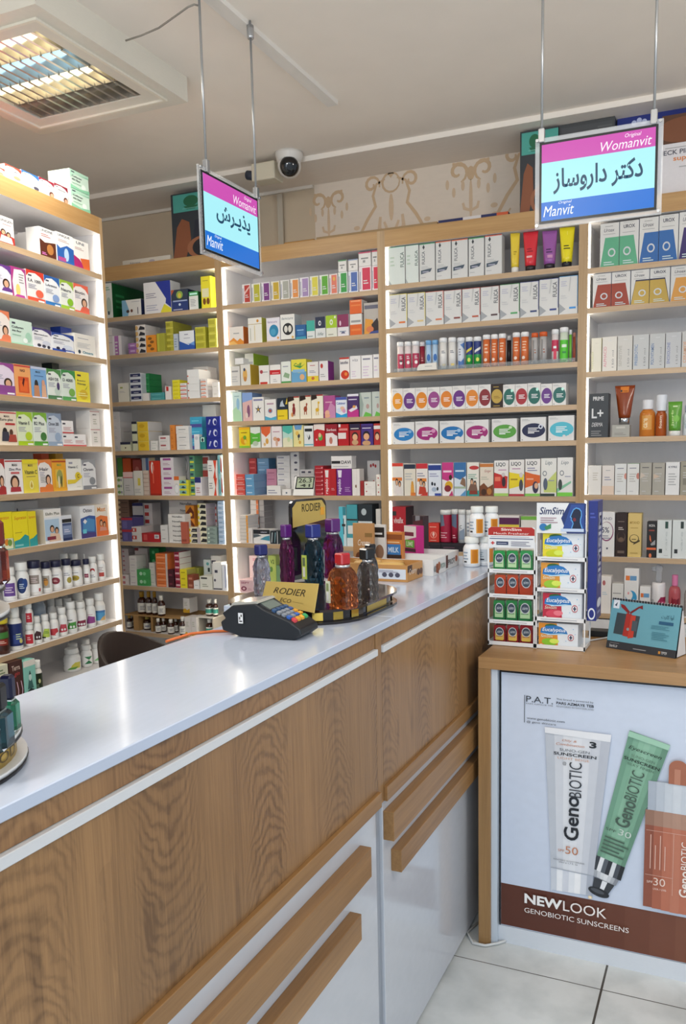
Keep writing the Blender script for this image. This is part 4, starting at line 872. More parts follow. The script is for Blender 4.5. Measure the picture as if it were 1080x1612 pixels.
row(UB, 8, c3, [
 (136, 176, 955, 'amber syrup bottle under the riser end', 'x', 'L 4 .36 .3 .64 .7 89a', dict(k='syr', cap='c9a040', sb=.05, hmax=.076)), (178, 202, 958, 'slim amber syrup bottle under the riser', 'x', '', dict(k='syr', cap='d9c68a', sb=.08, hmax=.076)),
 (266, 322, 950, 'amber syrup bottle with white label', 'x', 'R .36 .3 .64 .6 99a', dict(k='syr', cap='c8b860', sb=.05, hmax=.076)),
 (366, 410, 982, 'white-capped amber bottle', 'x', '', dict(k='syr', sb=.004, hmax=.0775)), (413, 453, 980, 'white-capped amber bottle', 'x', '', dict(k='syr', sb=.036, hmax=.076)),
 (462, 514, 978, 'white-capped dark bottle', 'x', '', dict(k='syr', sb=.004, hmax=.0775)), (517, 552, 985, 'slim white-capped dark bottle', 'x', '', dict(k='syr', sb=.05, hmax=.076)), (560, 612, 985, 'white-capped dark bottle at riser end', 'x', '', dict(k='syr', sb=-.001)),
 (616, 668, 985, 'white carton with yellow wave', 'e0dad6', 'P 0 0 1 0 1 .16 .6 .1 .3 .2 0 .14 d9a92c;L 3 .2 .5 .7 .8 bba', dict(d=.07)), (669, 716, 985, 'white carton with yellow wave', 'e0dad6', 'P 0 0 1 0 1 .16 .6 .1 .3 .2 0 .14 d9a92c;L 3 .2 .5 .7 .8 bba', dict(d=.07)),
 (775, 832, 1003, 'teal-labelled bottle under small riser', 'x', 'R .1 .2 .9 .8 3f9a88', dict(k='syr', sb=.05, hmax=.09)),
 (214, 280, 782, 'amber syrup bottle with gold cap', 'x', '', dict(k='syr', cap='b98a24', sb=.05, up=rh+.0005)), (284, 334, 780, 'amber syrup bottle with gold cap', 'x', '', dict(k='syr', cap='b98a24', sb=.05, up=rh+.0005)),
 (337, 380, 780, 'amber syrup bottle with gold cap', 'x', '', dict(k='syr', cap='b98a24', sb=.05, up=rh+.0005)), (382, 437, 812, 'white-capped bottle on riser', 'x', '', dict(k='syr', sb=.035, up=rh+.0005)),
 (605, 658, 832, 'white carton with yellow foot', 'e6e1dc', 'P 0 0 1 0 1 .3 .6 .2 .3 .3 0 .24 d9a92c;L 3 .2 .5 .7 .8 bba', dict(d=.07, sb=.09, up=.1025, name='medicine_box')),
 (770, 832, 845, 'bottle with teal label on riser', 'x', 'R .1 .2 .9 .8 3f9a88', dict(k='syr', sb=.05, up=.1025)), (836, 875, 842, 'bottle with teal label on riser end', 'x', 'R .1 .2 .9 .8 3f9a88', dict(k='syr', sb=.05, up=.1025)),
 ], 'bottles')
# ------------------------------------------------------------------ middle unit
m1 = (345, 370, 4.075); m2 = (345, 540, 4.0); m3 = (345, 690, 4.0)
def core(c, extra=''): return 'R .28 .06 .92 .94 %s;R .06 .1 .16 .8 aab;L 2 .36 .3 .8 .5 %s' % (c, 'ddd') + (';' + extra if extra else '')
row(UC, 1, m1, [
 (145, 200, 315, 'small white and red striped carton', 'e9e4e2', core('b8443c', 'P .3 .6 .9 .9 .9 .8 .3 .45 e8c0b8'), dict(d=.05)), (205, 263, 310, 'small white and olive carton', 'e9e8dc', core('b9b43c'), dict(d=.05)),
 (268, 325, 302, 'small white and plum carton', 'e9e4ea', core('7a3f82'), dict(d=.05)), (330, 386, 296, 'small white and gold carton', 'e9e4d4', core('c8a838'), dict(d=.05)), (391, 449, 288, 'small white and grey carton', 'e6e4e0', core('a9aaa0'), dict(d=.05)),
 (454, 510, 280, 'small white and orange carton', 'eae4dc', core('e0904a'), dict(d=.05)), (515, 575, 271, 'small white and lilac carton', 'e8e4ea', core('a48ab8'), dict(d=.05)), (579, 636, 262, 'small white and yellow carton', 'eae8d8', core('d9cf4a'), dict(d=.05)),
 (641, 700, 255, 'small white and leaf green carton', 'e4eadc', core('5aa82c'), dict(d=.05)), (704, 758, 248, 'small white and salmon carton', 'eae0dc', core('e07a64', 'E .6 .75 .15 .1 e8b04a'), dict(d=.05)),
 (762, 822, 236, 'white and emerald carton', 'e2eae2', core('2f9a44'), dict(d=.05)), (827, 890, 230, 'white and blue carton', 'e2e6ee', core('4a6ab0'), dict(d=.05, side='e8eaf0')),
 (895, 975, 200, 'white and crimson carton', 'eee2e4', core('d02a50'), dict(d=.06)), (979, 1032, 195, 'white and scarlet carton', 'eee2e4', core('d82a4a'), dict(d=.06)),
 ], 'small cartons', 'small_carton')
def stackon(U, k, crop, idx_items):
    """single cartons resting on the ones of a row: given with the pixel of their underside"""
    ox, oy, sc = crop
    for x0, x1, yt, yb, lb, base, design, op in idx_items:
        P = U.o+U.n*op.get('sb', .012); f = lambda x, y: on_plane(ox+x/sc, oy+y/sc, P, U.n)
        a, b = f(x0, yt), f(x1, yt); zb = f((x0+x1)/2, yb).z if 'up' not in op else U.tops[k-1]+op['up']; zt = (a.z+b.z)/2
        loc = P+U.t*(((a+b)/2-P).dot(U.t)); loc.z = zb
        o = carton(op.get('name', 'medicine_box'), loc, U.rz, (b-a).dot(U.t)-.001, op.get('d', .05), zt-zb, base, design, op.get('side'), op.get('top'))
        tag(o, lb, 'box', 'cartons on the %s shelf of the %s' % (ORD[k], U.phrase))
def top_of(px, py, U, crop, sb=.012):
    return on_plane(crop[0]+px/crop[2], crop[1]+py/crop[2], U.o+U.n*sb, U.n).z
z1 = UC.tops[0]
for x0, x1, yt, xm, ym, c, nm in ((762, 815, 160, 790, 236, '4a8f58', 'emerald'), (827, 888, 155, 855, 230, '8a9ab8', 'blue'), (893, 972, 108, 935, 200, 'c04a6a', 'crimson'), (978, 1018, 98, 1005, 195, 'c84a64', 'scarlet')):
    stackon(UC, 1, m1, [(x0, x1, yt, ym, 'white carton with grey lettering on top of the %s carton, first shelf, middle unit' % nm, 'e6e2de', 'R .2 .5 .8 .6 888;R .35 .25 .55 .42 999;R 0 .9 1 1 %s' % c, dict(up=top_of(xm, ym, UC, m1)-z1+.0006))])
row(UC, 2, m1, [
 (62, 155, 588, 'white carton with orange peaks', 'e9e2da', 'P 0 0 1 0 1 .16 .75 .34 .55 .2 .3 .4 0 .2 e0903a;P 0 0 .6 0 .3 .22 0 .15 e8b868;R .3 .6 .7 .66 aaa', dict(d=.05, side='d9702a')),
 (182, 273, 530, 'white carton with gold lines', 'e9e6de', 'R 0 .74 1 .76 b9a060;E .7 .87 .08 .06 c98a2c;R .45 .1 .5 .7 d9c890;R .15 .1 .2 .6 bba', dict(d=.06, side='c0c048')),
 (300, 388, 530, 'white carton with blue disc', 'e6e2ea', 'B femcure .1 .78 .8 .88 a898b8;E .55 .45 .34 .26 2f86b0;E .5 .4 .2 .14 4fa0c4;R 0 .02 1 .05 d8c8a8;E .85 .15 .08 .05 e0a060', dict(d=.06)),
 (390, 483, 508, 'white carton with black disc', 'e9e8e2', 'I femcure .1 .8 .9 .9 567;E .52 .44 .36 .23 1f2226;E .38 .44 .12 .13 dcd9d0;E .66 .44 .12 .13 dcd9d0;R 0 .01 1 .05 333;E .85 .12 .08 .05 e0b060', dict(d=.07, side='cfd2d0')),
 (488, 556, 575, 'blue carton', '24609a', 'R 0 0 1 .2 3f98b0;R .15 .6 .8 .68 8ab8dc;R .2 .3 .8 .55 3a78b0', dict(d=.05)), (559, 612, 548, 'teal-topped white carton', 'e2e6e4', 'R 0 .42 1 1 3fb0a0;L 1 .1 .1 .8 .25 9aa', dict(d=.05)),
 (615, 680, 524, 'navy-topped white carton', 'e4e6e4', 'R 0 .46 1 1 1f2c4a;E .45 .7 .14 .12 e0e4e8;E .47 .7 .07 .06 1f2c4a;I life .2 .12 .8 .26 788', dict(d=.05)), (683, 754, 514, 'lime-topped white carton', 'e8e8da', 'R 0 .42 1 1 a9cc2a;E .5 .68 .15 .13 e8eeda;E .5 .68 .07 .06 a9cc2a;E .85 .9 .08 .06 f2f4e0;L 1 .2 .1 .7 .2 aa9', dict(d=.05)),
 (757, 830, 508, 'maroon-topped white carton', 'e9e4e6', 'R 0 .42 1 1 882a58;E .25 .6 .08 .12 e8c8d8;L 1 .2 .2 .8 .3 89a;P .3 .12 .7 .12 .6 .2 .4 .2 668', dict(d=.05)),
 (837, 915, 505, 'white and orange carton', 'e2ded8', 'R 0 0 1 .5 e0641f;R .1 .6 .9 .7 999;R .1 .2 .9 .3 e8803c', dict(d=.06, side='dedad6')),
 (926, 1032, 432, 'grey and orange carton with dark figure', 'b9b2aa', 'R .05 .8 .95 .92 667;P 0 0 .7 0 .6 .45 .1 .5 e09a3a;P .5 .3 .9 .5 1 .3 1 .0 .6 .05 2a2024;E .4 .15 .25 .1 d87a4a;P .3 .0 1 0 1 .1 .5 .08 3a4a8a', dict(d=.05))], 'medicine cartons', 'medicine_carton')
stackon(UC, 2, m1, [(835, 915, 415, 505, 'orange carton on top of the white and orange one, second shelf, middle unit', 'e0601c', 'R .1 .55 .9 .65 e8803c;R .1 .85 .9 .95 f0a070', dict(d=.06, side='e6dfd8', up=top_of(876, 505, UC, m1)-UC.tops[1]+.0006))])
row(UC, 3, m2, [
 (72, 129, 146, 'white carton with grey lettering', 'dcd9d4', 'R .1 .7 .8 .78 999;L 3 .1 .2 .8 .55 bbb', dict(d=.06)), (132, 196, 134, 'white carton with yellow side', 'dedbd4', 'E .45 .5 .22 .3 e0b060;E .4 .75 .1 .08 3a4a6a;E .45 .3 .15 .12 c88a4a', dict(d=.12, side='d0ac2c')),
 (248, 314, 140, 'white carton with red foot', 'e9e6e2', 'R .1 .0 .8 .12 c83a30;E .25 .66 .15 .1 a8404a;L 1 .4 .62 .9 .7 888', dict(d=.06)), (317, 385, 136, 'white carton with red band', 'ebe8e4', 'R 0 .48 1 .72 c8242c;L 1 .2 .54 .9 .64 eaa;L 2 .3 .1 .7 .3 bbb', dict(d=.06)),
 (388, 449, 116, 'white carton with green foot', 'e6eae2', 'R 0 0 1 .08 3f9a4a;P .2 .3 .8 .2 .9 .4 .4 .5 8fae8a;L 1 .2 .75 .8 .85 99a', dict(d=.06)), (452, 547, 102, 'yellow and blue cough carton', 'e4d84a', 'P 0 0 1 0 1 .46 .5 .4 0 .5 6aa4cc;P .1 .75 .6 .6 .95 .8 .7 .7 4a9a4a;B Coff .2 .68 .7 .84 3a8a3a;R .1 .42 .9 .56 8ab8d8;E .72 .22 .16 .13 e0b080', dict(d=.06)),
 (553, 624, 118, 'white carton with yellow heart band', 'e9e4de', 'R 0 0 1 .28 e8cc3a;E .5 .16 .14 .08 c86a3a;L 2 .2 .45 .8 .6 99a;L 1 .25 .8 .75 .88 b66', dict(d=.06)), (627, 686, 112, 'white carton with purple side', 'e8e4e4', 'E .3 .75 .14 .12 c0403a;L 2 .15 .2 .7 .4 aaa', dict(d=.06, side='8a2f8a')),
 (756, 819, 90, 'white carton with tomato picture', 'eee8e4', 'R 0 .92 1 1 c03a30;B ketotifen .1 .7 .9 .84 556;E .55 .22 .42 .2 cf3a22;E .65 .25 .15 .08 e88a3a', dict(d=.06)), (822, 890, 80, 'plain white carton with script', 'edeae8', 'I vita .25 .76 .75 .88 778;L 3 .15 .1 .6 .4 dcd', dict(d=.06)),
 (893, 965, 76, 'plain white carton with grey header', 'edeae8', 'R .15 .8 .8 .87 889;L 4 .15 .1 .7 .6 dcd', dict(d=.06)), (968, 1015, 70, 'plain white carton beside the upright', 'edeae8', 'R .15 .8 .8 .87 889;L 2 .15 .3 .7 .6 dcd', dict(d=.06)),
 ], 'medicine cartons', 'medicine_carton')
stackon(UC, 3, m2, [(98, 152, 95, 140, 'small white carton on the grey-lettered one, third shelf, middle unit', 'e9e8e6', '', dict(up=top_of(115, 140, UC, m2)-UC.tops[2]+.004)),
 (160, 216, 66, 110, 'white carton with lime side on the yellow-sided one, third shelf, middle unit', 'd0d0c4', 'R .1 .1 .9 .3 aaa', dict(d=.14, side='96b81f', sb=.06, up=top_of(165, 134, UC, m2)-UC.tops[2]+.0006))])
row(UC, 4, m2, [
 (82, 139, 310, 'pale mint carton with bottle drawing', 'cfe6e2', 'P 0 0 1 0 .9 .3 .4 .5 0 .4 b9e0b8;E .6 .6 .18 .2 9ac4dc;L 1 .2 .85 .8 .92 9bb', dict(d=.06)), (143, 207, 312, 'pink and blue carton', 'e2b8b4', 'P 0 .65 1 .75 1 1 0 1 8aa8dc;E .6 .35 .15 .22 8a5a7a;E .4 .2 .14 .1 e8d4c8', dict(d=.09, side='7a94c0')),
 (208, 280, 340, 'white carton with dark star blot', 'ece9e4', 'R .1 .84 .9 .92 88a;P .5 .68 .56 .52 .8 .55 .6 .46 .7 .3 .5 .42 .3 .3 .4 .46 .2 .55 .44 .52 334;E .5 .47 .08 .05 c8a03a', dict(d=.06)), (285, 357, 354, 'white carton with light blue foot', 'ebe8e4', 'P 0 0 1 0 1 .18 .5 .1 0 .2 4fa8c8;E .48 .45 .2 .12 8a9ab8;E .48 .45 .12 .07 b04a3a;R .2 .75 .8 .82 b9a', dict(d=.06)),
 (363, 429, 345, 'navy and yellow carton', '1f2c3c', 'R 0 0 1 .46 e8cc2a;P .25 .6 .75 .6 .6 .75 .55 .9 .35 .8 b8c4d0;P .8 .7 1 1 1 .7 e0c040;L 1 .1 .15 .7 .25 a8901a', dict(d=.06)), (433, 504, 336, 'cream carton with red bear drawing', 'efe6d0', 'R 0 .94 1 1 a83a30;P 0 .76 .55 .84 .5 1 0 1 2a1a18;E .5 .4 .14 .18 8a2a2a;E .5 .62 .1 .08 8a2a2a;E .35 .2 .12 .1 e0a060;R .4 .15 .46 .3 8a2a2a;R .54 .15 .6 .3 8a2a2a', dict(d=.06)),
 (506, 577, 330, 'cream carton with brown deer drawing', 'efe6d0', 'R 0 .94 1 1 a83a30;P 0 .76 .55 .84 .5 1 0 1 2a1a18;E .5 .42 .16 .12 a0482a;E .62 .62 .07 .06 a0482a;R .56 .45 .64 .62 a0482a;R .38 .18 .44 .36 a0482a;R .56 .18 .62 .36 a0482a', dict(d=.06)), (579, 653, 324, 'cream carton with yellow giraffe drawing', 'efe8d4', 'R 0 .94 1 1 a83a30;P 0 .76 .5 .84 .45 1 0 1 2a1a18;E .5 .36 .16 .08 dcae2a;R .56 .38 .63 .64 dcae2a;E .63 .66 .09 .05 dcae2a;R .38 .14 .43 .34 dcae2a;R .56 .14 .61 .34 dcae2a', dict(d=.06)),
 (656, 730, 330, 'magenta carton with baby', 'b0508e', 'P .1 0 1 0 1 .5 .6 .7 .3 .3 c88ab0;L 1 .15 .68 .8 .8 dab;E .3 .22 .2 .13 e8b498;E .3 .1 .26 .09 e4a888;R .0 .0 .1 .2 8a3a70', dict(d=.06)), (732, 803, 340, 'white and blue carton with baby', 'e4e8f0', 'R 0 .86 1 1 4a5aa8;P 0 0 1 0 1 .2 .5 .12 0 .26 2a9ad0;B Calcimor .1 .64 .9 .76 3a5aa8;E .6 .42 .22 .12 e8bca0;E .3 .36 .2 .1 d4dcf0;E .75 .32 .15 .1 d89ac0', dict(d=.06)),
 (806, 878, 320, 'dark violet and magenta carton', '4a3068', 'R 0 .9 1 1 e6e4ec;L 1 .1 .74 .9 .84 d8d0e4;P 0 0 1 0 1 .3 .4 .4 0 .3 c03488;P .1 .3 .8 .5 .9 .36 .3 .22 e4e0e8;E .6 .45 .14 .06 e0a050', dict(d=.06)), (882, 957, 310, 'sage carton with green sweep', 'c4ccc4', 'P 0 .0 .3 0 .5 .2 1 .1 1 0 6ab84a;P 0 .0 .2 .0 .35 .5 .1 1 0 1 9aa8a0;L 1 .4 .75 .85 .84 789;E .7 .42 .14 .1 b89a94', dict(d=.06)),
 (960, 1015, 305, 'sage carton beside the upright', 'c4ccc4', 'P 0 .0 .3 0 .5 .2 1 .1 1 0 6ab84a;L 1 .4 .75 .85 .84 789;E .7 .42 .14 .1 b89a94', dict(d=.06))], 'medicine cartons', 'medicine_carton')
row(UC, 5, m2, [
 (122, 190, 530, 'yellow carton with mango picture', 'ecd42a', 'R 0 .88 1 1 f0b428;L 1 .2 .72 .8 .8 8a5a1a;E .45 .36 .3 .2 e8a41f;E .55 .5 .15 .1 6aa43a;R 0 0 1 .1 8ac03a;E .6 .3 .12 .1 f0d050', dict(d=.06)), (194, 257, 528, 'white and green carton', 'e2e8de', 'P 0 .15 1 .3 1 .72 .5 .66 0 .74 5ab43c;E .5 .2 .3 .12 b8c8b0;L 1 .2 .45 .8 .55 bfe0b0', dict(d=.06)),
 (262, 324, 526, 'white carton with coral triangle', 'ece6e0', 'P 0 1 1 1 .95 .7 .5 .5 .05 .7 e0663c;E .6 .3 .15 .14 d8a04a;E .35 .15 .12 .08 e0b878', dict(d=.06)), (327, 393, 524, 'white carton with pink lettering', 'ebe2e2', 'L 1 .15 .72 .85 .82 b98a9a;E .35 .4 .2 .1 d8a888;E .65 .36 .18 .09 c87a5a;E .5 .2 .12 .16 d8b09a', dict(d=.06)),
 (398, 461, 520, 'mint carton with cream foot', 'b9dcd0', 'P 0 .75 0 1 1 1 .95 .7 .6 .6 4fb4a4;P 0 0 1 0 1 .35 .3 .45 0 .4 e4e0c0;E .6 .35 .14 .12 c8d8a8', dict(d=.06)), (464, 529, 516, 'pale yellow carton with bird drawing', 'e8dc9a', 'P .2 .78 .8 .78 .9 1 .1 1 6a9ac8;E .55 .5 .12 .1 3a3a4a;P .5 .3 .56 .3 .56 .5 .5 .5 3a3a4a;E .4 .62 .16 .1 e8c060;E .65 .2 .12 .08 d8a850', dict(d=.06)),
 (532, 591, 520, 'white carton with black lettering', 'e4e6e4', 'R .1 .72 .9 .86 22262a;P .3 .6 .5 .4 .6 .6 .7 .4 .5 .3 4a4e54;R 0 .06 1 .12 6ab0c0', dict(d=.06)), (594, 664, 510, 'red carton with white top', 'c4242c', 'P 0 1 1 1 1 .7 .3 .78 0 .7 ecdcd4;E .6 .4 .2 .15 5aa84a;E .55 .5 .12 .1 e8c09a;E .25 .3 .06 .05 f0d0c8', dict(d=.06)),
 (668, 743, 510, 'dark red carton with white panel', '9a1c2c', 'P 0 0 1 0 1 .45 .8 .5 .6 .6 0 .58 ece2e0;B Sorbon .1 .68 .9 .8 e8d0d0;E .45 .25 .14 .16 c07a6a', dict(d=.06)), (747, 815, 510, 'red carton with white strip', 'b81c24', 'R 0 .32 .75 .6 e8dcd8;R .1 .7 .9 .8 e08a84;R .05 .86 .25 1 eee', dict(d=.06)),
 (820, 889, 508, 'red carton with dark-haired cartoon child', 'b02a30', 'R 0 .7 1 1 2a2040;L 1 .1 .76 .9 .86 d8d0c8;E .5 .42 .3 .2 2a1c1c;E .5 .38 .24 .15 e8b088;E .5 .14 .3 .12 c8a078', dict(d=.06)), (892, 968, 508, 'violet carton with dark-haired cartoon child', '4a3484', 'R 0 .74 1 .92 3a2468;L 1 .1 .78 .9 .88 d8d0e8;E .45 .45 .3 .22 241a24;E .45 .4 .24 .16 e4ac84;E .45 .1 .35 .12 c89a70', dict(d=.06)),
 (972, 1016, 506, 'red carton beside the upright', 'b8302c', 'R 0 .74 1 .9 e8e0dc;E .5 .42 .36 .2 3a2420;E .5 .38 .28 .15 e8b48c', dict(d=.06))], 'medicine cartons', 'medicine_carton')
row(UC, 6, m3, [
 (106, 159, 226, 'small coral red carton', 'd8544a', 'L 1 .15 .3 .85 .6 f0b0a8;R 0 0 1 .06 eee', dict(n=4, d=.08)), (162, 218, 226, 'sky blue carton', '6aa0c8', 'L 1 .15 .3 .8 .6 d8e8f4', dict(n=3, d=.14, side='6f98ba')),
 (298, 386, 298, 'white carton with grey print', 'e9e6e2', 'L 2 .1 .2 .8 .7 99a', dict(n=1, d=.05)), (395, 452, 320, 'small white carton', 'e9e6e2', 'E .5 .4 .1 .14 567', dict(d=.05)),
 (600, 655, 172, 'dark red carton', 'a82430', 'L 1 .1 .3 .85 .6 d87a80;E .85 .5 .08 .2 e0a0a4', dict(n=7, d=.1)), (658, 735, 192, 'red carton with upright lettering', 'b8242c', 'R .0 0 .48 1 c8303a;W rapido .08 .06 .4 .62 f0dcdc;P .1 .95 .4 .95 .36 .68 .14 .68 eae4e2;L 2 .6 .2 .9 .3 e0a0a4', dict(d=.06)),
 (738, 832, 192, 'purple carton with upright lettering', '74308a', 'W rapido .06 .06 .34 .62 e8dcee;P .08 .95 .36 .95 .32 .68 .12 .68 eae4ee;L 3 .55 .15 .95 .35 b890c4', dict(d=.06)), (835, 884, 192, 'slim white carton with brown dots', 'eae4de', 'E .5 .35 .12 .06 8a6a5a;R .6 0 .62 1 c9c0b8', dict(d=.05)),
 (888, 910, 268, 'narrow dark red carton', 'a03030', '', dict(d=.05)), (913, 985, 272, 'white carton with tiny red blots', 'ede8e2', 'E .2 .6 .06 .1 b84a44;L 1 .2 .2 .7 .3 cbb', dict(n=2, d=.07)), (988, 1016, 228, 'cream carton with red dots', 'ede6dc', 'E .5 .5 .15 .12 b84a44', dict(n=3, d=.06)),
 (178, 232, 125, 'dark red carton', '982a30', 'L 1 .1 .3 .85 .6 d07a78', dict(back=1, n=6, d=.07, sb=.16)), (235, 312, 125, 'blue carton', '5a8cb4', 'L 1 .15 .3 .7 .6 9ac0dc', dict(back=1, n=5, d=.07, sb=.17)),
 (296, 360, 192, 'pink carton', 'c88aa0', 'L 1 .1 .3 .85 .6 a0607a', dict(back=1, n=4, d=.06, sb=.12)), (360, 443, 108, 'white carton with grey lettering', 'e4e2e0', 'R .1 .5 .55 .7 99a;L 1 .1 .15 .8 .3 ccc', dict(back=1, n=7, d=.06, sb=.12)),
 (447, 502, 85, 'white carton with black spot', 'e4e2e0', 'E .6 .5 .2 .16 556', dict(back=1, n=6, d=.06, sb=.12)), (505, 598, 195, 'white carton with black marks', 'e4e0de', 'R .15 .4 .4 .7 556;R .6 .4 .8 .7 556', dict(back=1, n=4, d=.05, sb=.13)),
 (932, 1010, 140, 'white carton with red roses', 'e9e4e0', 'E .3 .7 .08 .1 b83a3a;E .5 .75 .08 .1 b83a3a;E .68 .68 .08 .1 b83a3a', dict(back=1, n=2, d=.06, sb=.13))], 'medicine cartons', 'medicine_carton')
stackon(UC, 6, m3, [(704, 834, 112, 190, 'white carton with bold black capitals lying on the red and purple cartons', 'e6e2e0', 'R .02 .4 .45 .62 24262a;B DAVI .5 .38 .95 .64 24262a;L 1 .1 .15 .9 .25 aaa', dict(d=.05, up=top_of(770, 192, UC, m3)-UC.tops[5]+.0006))])
# digital thermometer-clock
P = UC.o+UC.n*-.006
a = on_plane(345+466/4, 690+360/4, P, UC.n); b = on_plane(345+590/4, 690+360/4, P, UC.n)
w = b.x-a.x; zt = on_plane(345+530/4, 690+240/4, P, UC.n).z
dev = empty('digital_thermometer', ((a.x+b.x)/2, P.y, UC.tops[5]+.0005), 0.06, 'white digital thermometer with grey display on the sixth shelf, middle unit', 'thermometer')
h = zt-UC.tops[5]
fixn(MB().prism([(.0, 0), (.055, 0), (.05, h), (.03, h), (.012, h*.32)], -w/2, w/2, mat('eceae6', .35)).build('case', dev))
ds = MB(); fr = mat('22242a', .25)
def slope(u, v, k): 
    y = .012+(.03-.012)*((v*h-.32*h)/(h*.68)); return (-w/2+u*w, y-.0006-.0003*k, v*h)
ds.add([slope(*q, 0) for q in ((.06, .33), (.97, .33), (.99, .98), (.1, .98))], [(0, 1, 2, 3)], fr)
ds.build('bezel', dev)
ds = MB(); ds.add([slope(*q, 1) for q in ((.12, .4), (.92, .4), (.93, .92), (.15, .92))], [(0, 1, 2, 3)], mat('b4bfa4', .3))
paint(ds, 'B 26.3 .2 .66 .85 .9 3a4238;B 41 .3 .44 .8 .6 3a4238', lambda u, v, k: slope(u, v, 1+k)); ds.build('screen', dev)
row(UC, 7, m3, [
 (126, 180, 485, 'white carton with orange stripe', 'e0d8d0', 'R .78 0 1 1 e8a44a;R 0 .02 1 .1 b8aca4', dict(n=8, d=.1, side='cac6c6')), (182, 208, 565, 'slim white carton', 'e9e2de', 'R .4 .1 .5 .8 caa', dict(d=.05)),
 (214, 318, 575, 'white and black carton with teal wave', 'ece9e6', 'R 0 .68 1 1 2a2e34;B adapter .45 .76 .85 .88 ccd;P .4 .3 1 .2 1 .6 .7 .5 4a94ac;P 0 .4 .5 .55 .3 .66 0 .66 5a646c', dict(d=.08, name='adapter_box')),
 (321, 372, 585, 'black carton with white streaks', '2a3238', 'P .1 .1 .2 .1 .3 .9 .2 .9 b8c4c8;P .5 .1 .56 .1 .7 .9 .6 .9 8ab0b8;R .85 0 .92 1 ddd', dict(d=.07)),
 (752, 798, 430, 'white and cyan carton with black cross', 'd2e4e8', 'R 0 0 .6 1 5ac0d4;R .55 .78 1 1 3a8a98;R .4 .5 .9 .56 333;R .6 .3 .7 .7 333', dict(d=.08)),
 (800, 868, 418, 'teal and white carton', '4aa0ac', 'R 0 .62 1 .66 333;R .1 .3 .8 .5 e4e4e0;R 0 0 1 .2 dfe6e6', dict(d=.08)), (872, 963, 415, 'black carton with grey disc', '2a3238', 'E .42 .82 .18 .08 b9c4c8;R 0 0 1 .6 d4dcde;R .1 .3 .6 .5 4a98ac;E .3 .4 .1 .05 ddd', dict(d=.08)), (985, 1016, 445, 'pale carton beside the upright', 'd9d4ce', '', dict(d=.05)),
 (194, 246, 388, 'grey-white carton with orange stripe', 'cfcac8', 'R .72 0 1 1 e0783a;R 0 .05 1 .15 b0a8a6', dict(back=1, n=8, d=.07, sb=.14)), (250, 282, 388, 'grey carton', 'b9b4b4', 'R 0 .05 1 .15 9a9494', dict(back=1, n=7, d=.08, sb=.14, side='8f8a8a'))], 'medicine cartons', 'medicine_carton')
row(UC, 8, m3, [
 (128, 216, 892, 'pink carton with dark circle', 'e6c4c8', 'B SEPT .1 .7 .7 .86 a84a6a;E .3 .32 .2 .18 8a3a54;E .3 .32 .1 .09 e6c4c8;L 2 .6 .2 .9 .4 c898a4', dict(n=1, d=.08)),
 (184, 246, 738, 'tall pale pink carton', 'e4c8c8', 'B SEPT .4 .84 .9 .92 b85a72;E .5 .66 .16 .07 8a3a54;E .5 .3 .16 .07 8a3a54', dict(back=1, d=.06, sb=.13)), (305, 356, 738, 'lime carton', 'b8cc6a', 'B V2 .3 .76 .8 .88 4a6a2a;E .4 .6 .2 .08 5a8a3a', dict(back=1, d=.06, sb=.13)), (358, 390, 800, 'green carton', '7aa074', '', dict(back=1, d=.06, sb=.13))], 'medicine cartons', 'medicine_carton')

# ------------------------------------------------------------------ unit beneath the damask wallpaper
d1 = (600, 350, 3.375); d2 = (600, 510, 3.375); d3 = (600, 640, 3.375)
def fu1(c): return 'W FULICA .16 .46 .36 .8 6b6e74;P .2 .9 .28 .97 .36 .9 .28 .84 3a3e44;R 0 .975 1 1 %s;L 2 .12 .34 .7 .42 bbb;P .1 .2 .72 .25 .82 .34 .1 .3 4a5866;R .2 .24 .6 .27 aab;R .1 .1 .4 .12 bbb' % c
its = []
for i, (x0, x1, yt, c) in enumerate(((27, 125, 112, '4ac88a'), (128, 198, 108, '3fa06a'), (202, 285, 106, '4a9a6a'), (289, 370, 98, 'e0704a'), (374, 460, 90, 'e0704a'), (464, 547, 80, '3f9a58'), (551, 642, 64, 'd8604a'))):
    its.append((x0, x1, yt, 'tall white hair-care carton', 'd6d5d2' if i > 1 else 'd9e0da', fu1(c) if i > 1 else 'W FULICA .72 .45 .95 .85 6b7a74;R 0 .99 1 1 %s;P 0 0 .2 0 0 .14 a9b0b0;L 3 .12 .5 .4 .8 bcb' % c, dict(d=.05, name='shampoo_box', side='d9d8d6')))
its += [(682, 734, 40, 'pale yellow cream tube with white cap', 'e4c83c', 'R .3 .5 .7 .53 a88a20;R .3 .45 .6 .47 a88a20', dict(k='tube', cap='e8e4dc', wb=.8)), (748, 830, 18, 'red cream tube with dark cap', 'd8303c', 'L 2 .2 .48 .8 .6 8a1c2c;R .15 .33 .7 .38 f0b8b8', dict(k='tube', cap='2a2224', wb=.72)),
 (850, 932, 38, 'violet cream tube with dark cap', '9a5aa4', 'L 2 .2 .42 .8 .56 4a2a5a;R .3 .28 .8 .36 c890b8', dict(k='tube', cap='2a2430', wb=.75)), (942, 1026, 8, 'bright yellow cream tube with dark cap', 'ecdc1f', 'L 2 .2 .45 .85 .58 4a4a1a;R .5 .1 .54 .9 f6ec70', dict(k='tube', cap='24242a', wb=.68))]
row(UD, 1, d1, its, 'hair products')
bx = [27, 138, 235, 333, 430, 528, 630, 737, 840, 945, 1048]; ty = [382, 374, 366, 358, 349, 339, 327, 314, 299, 284]
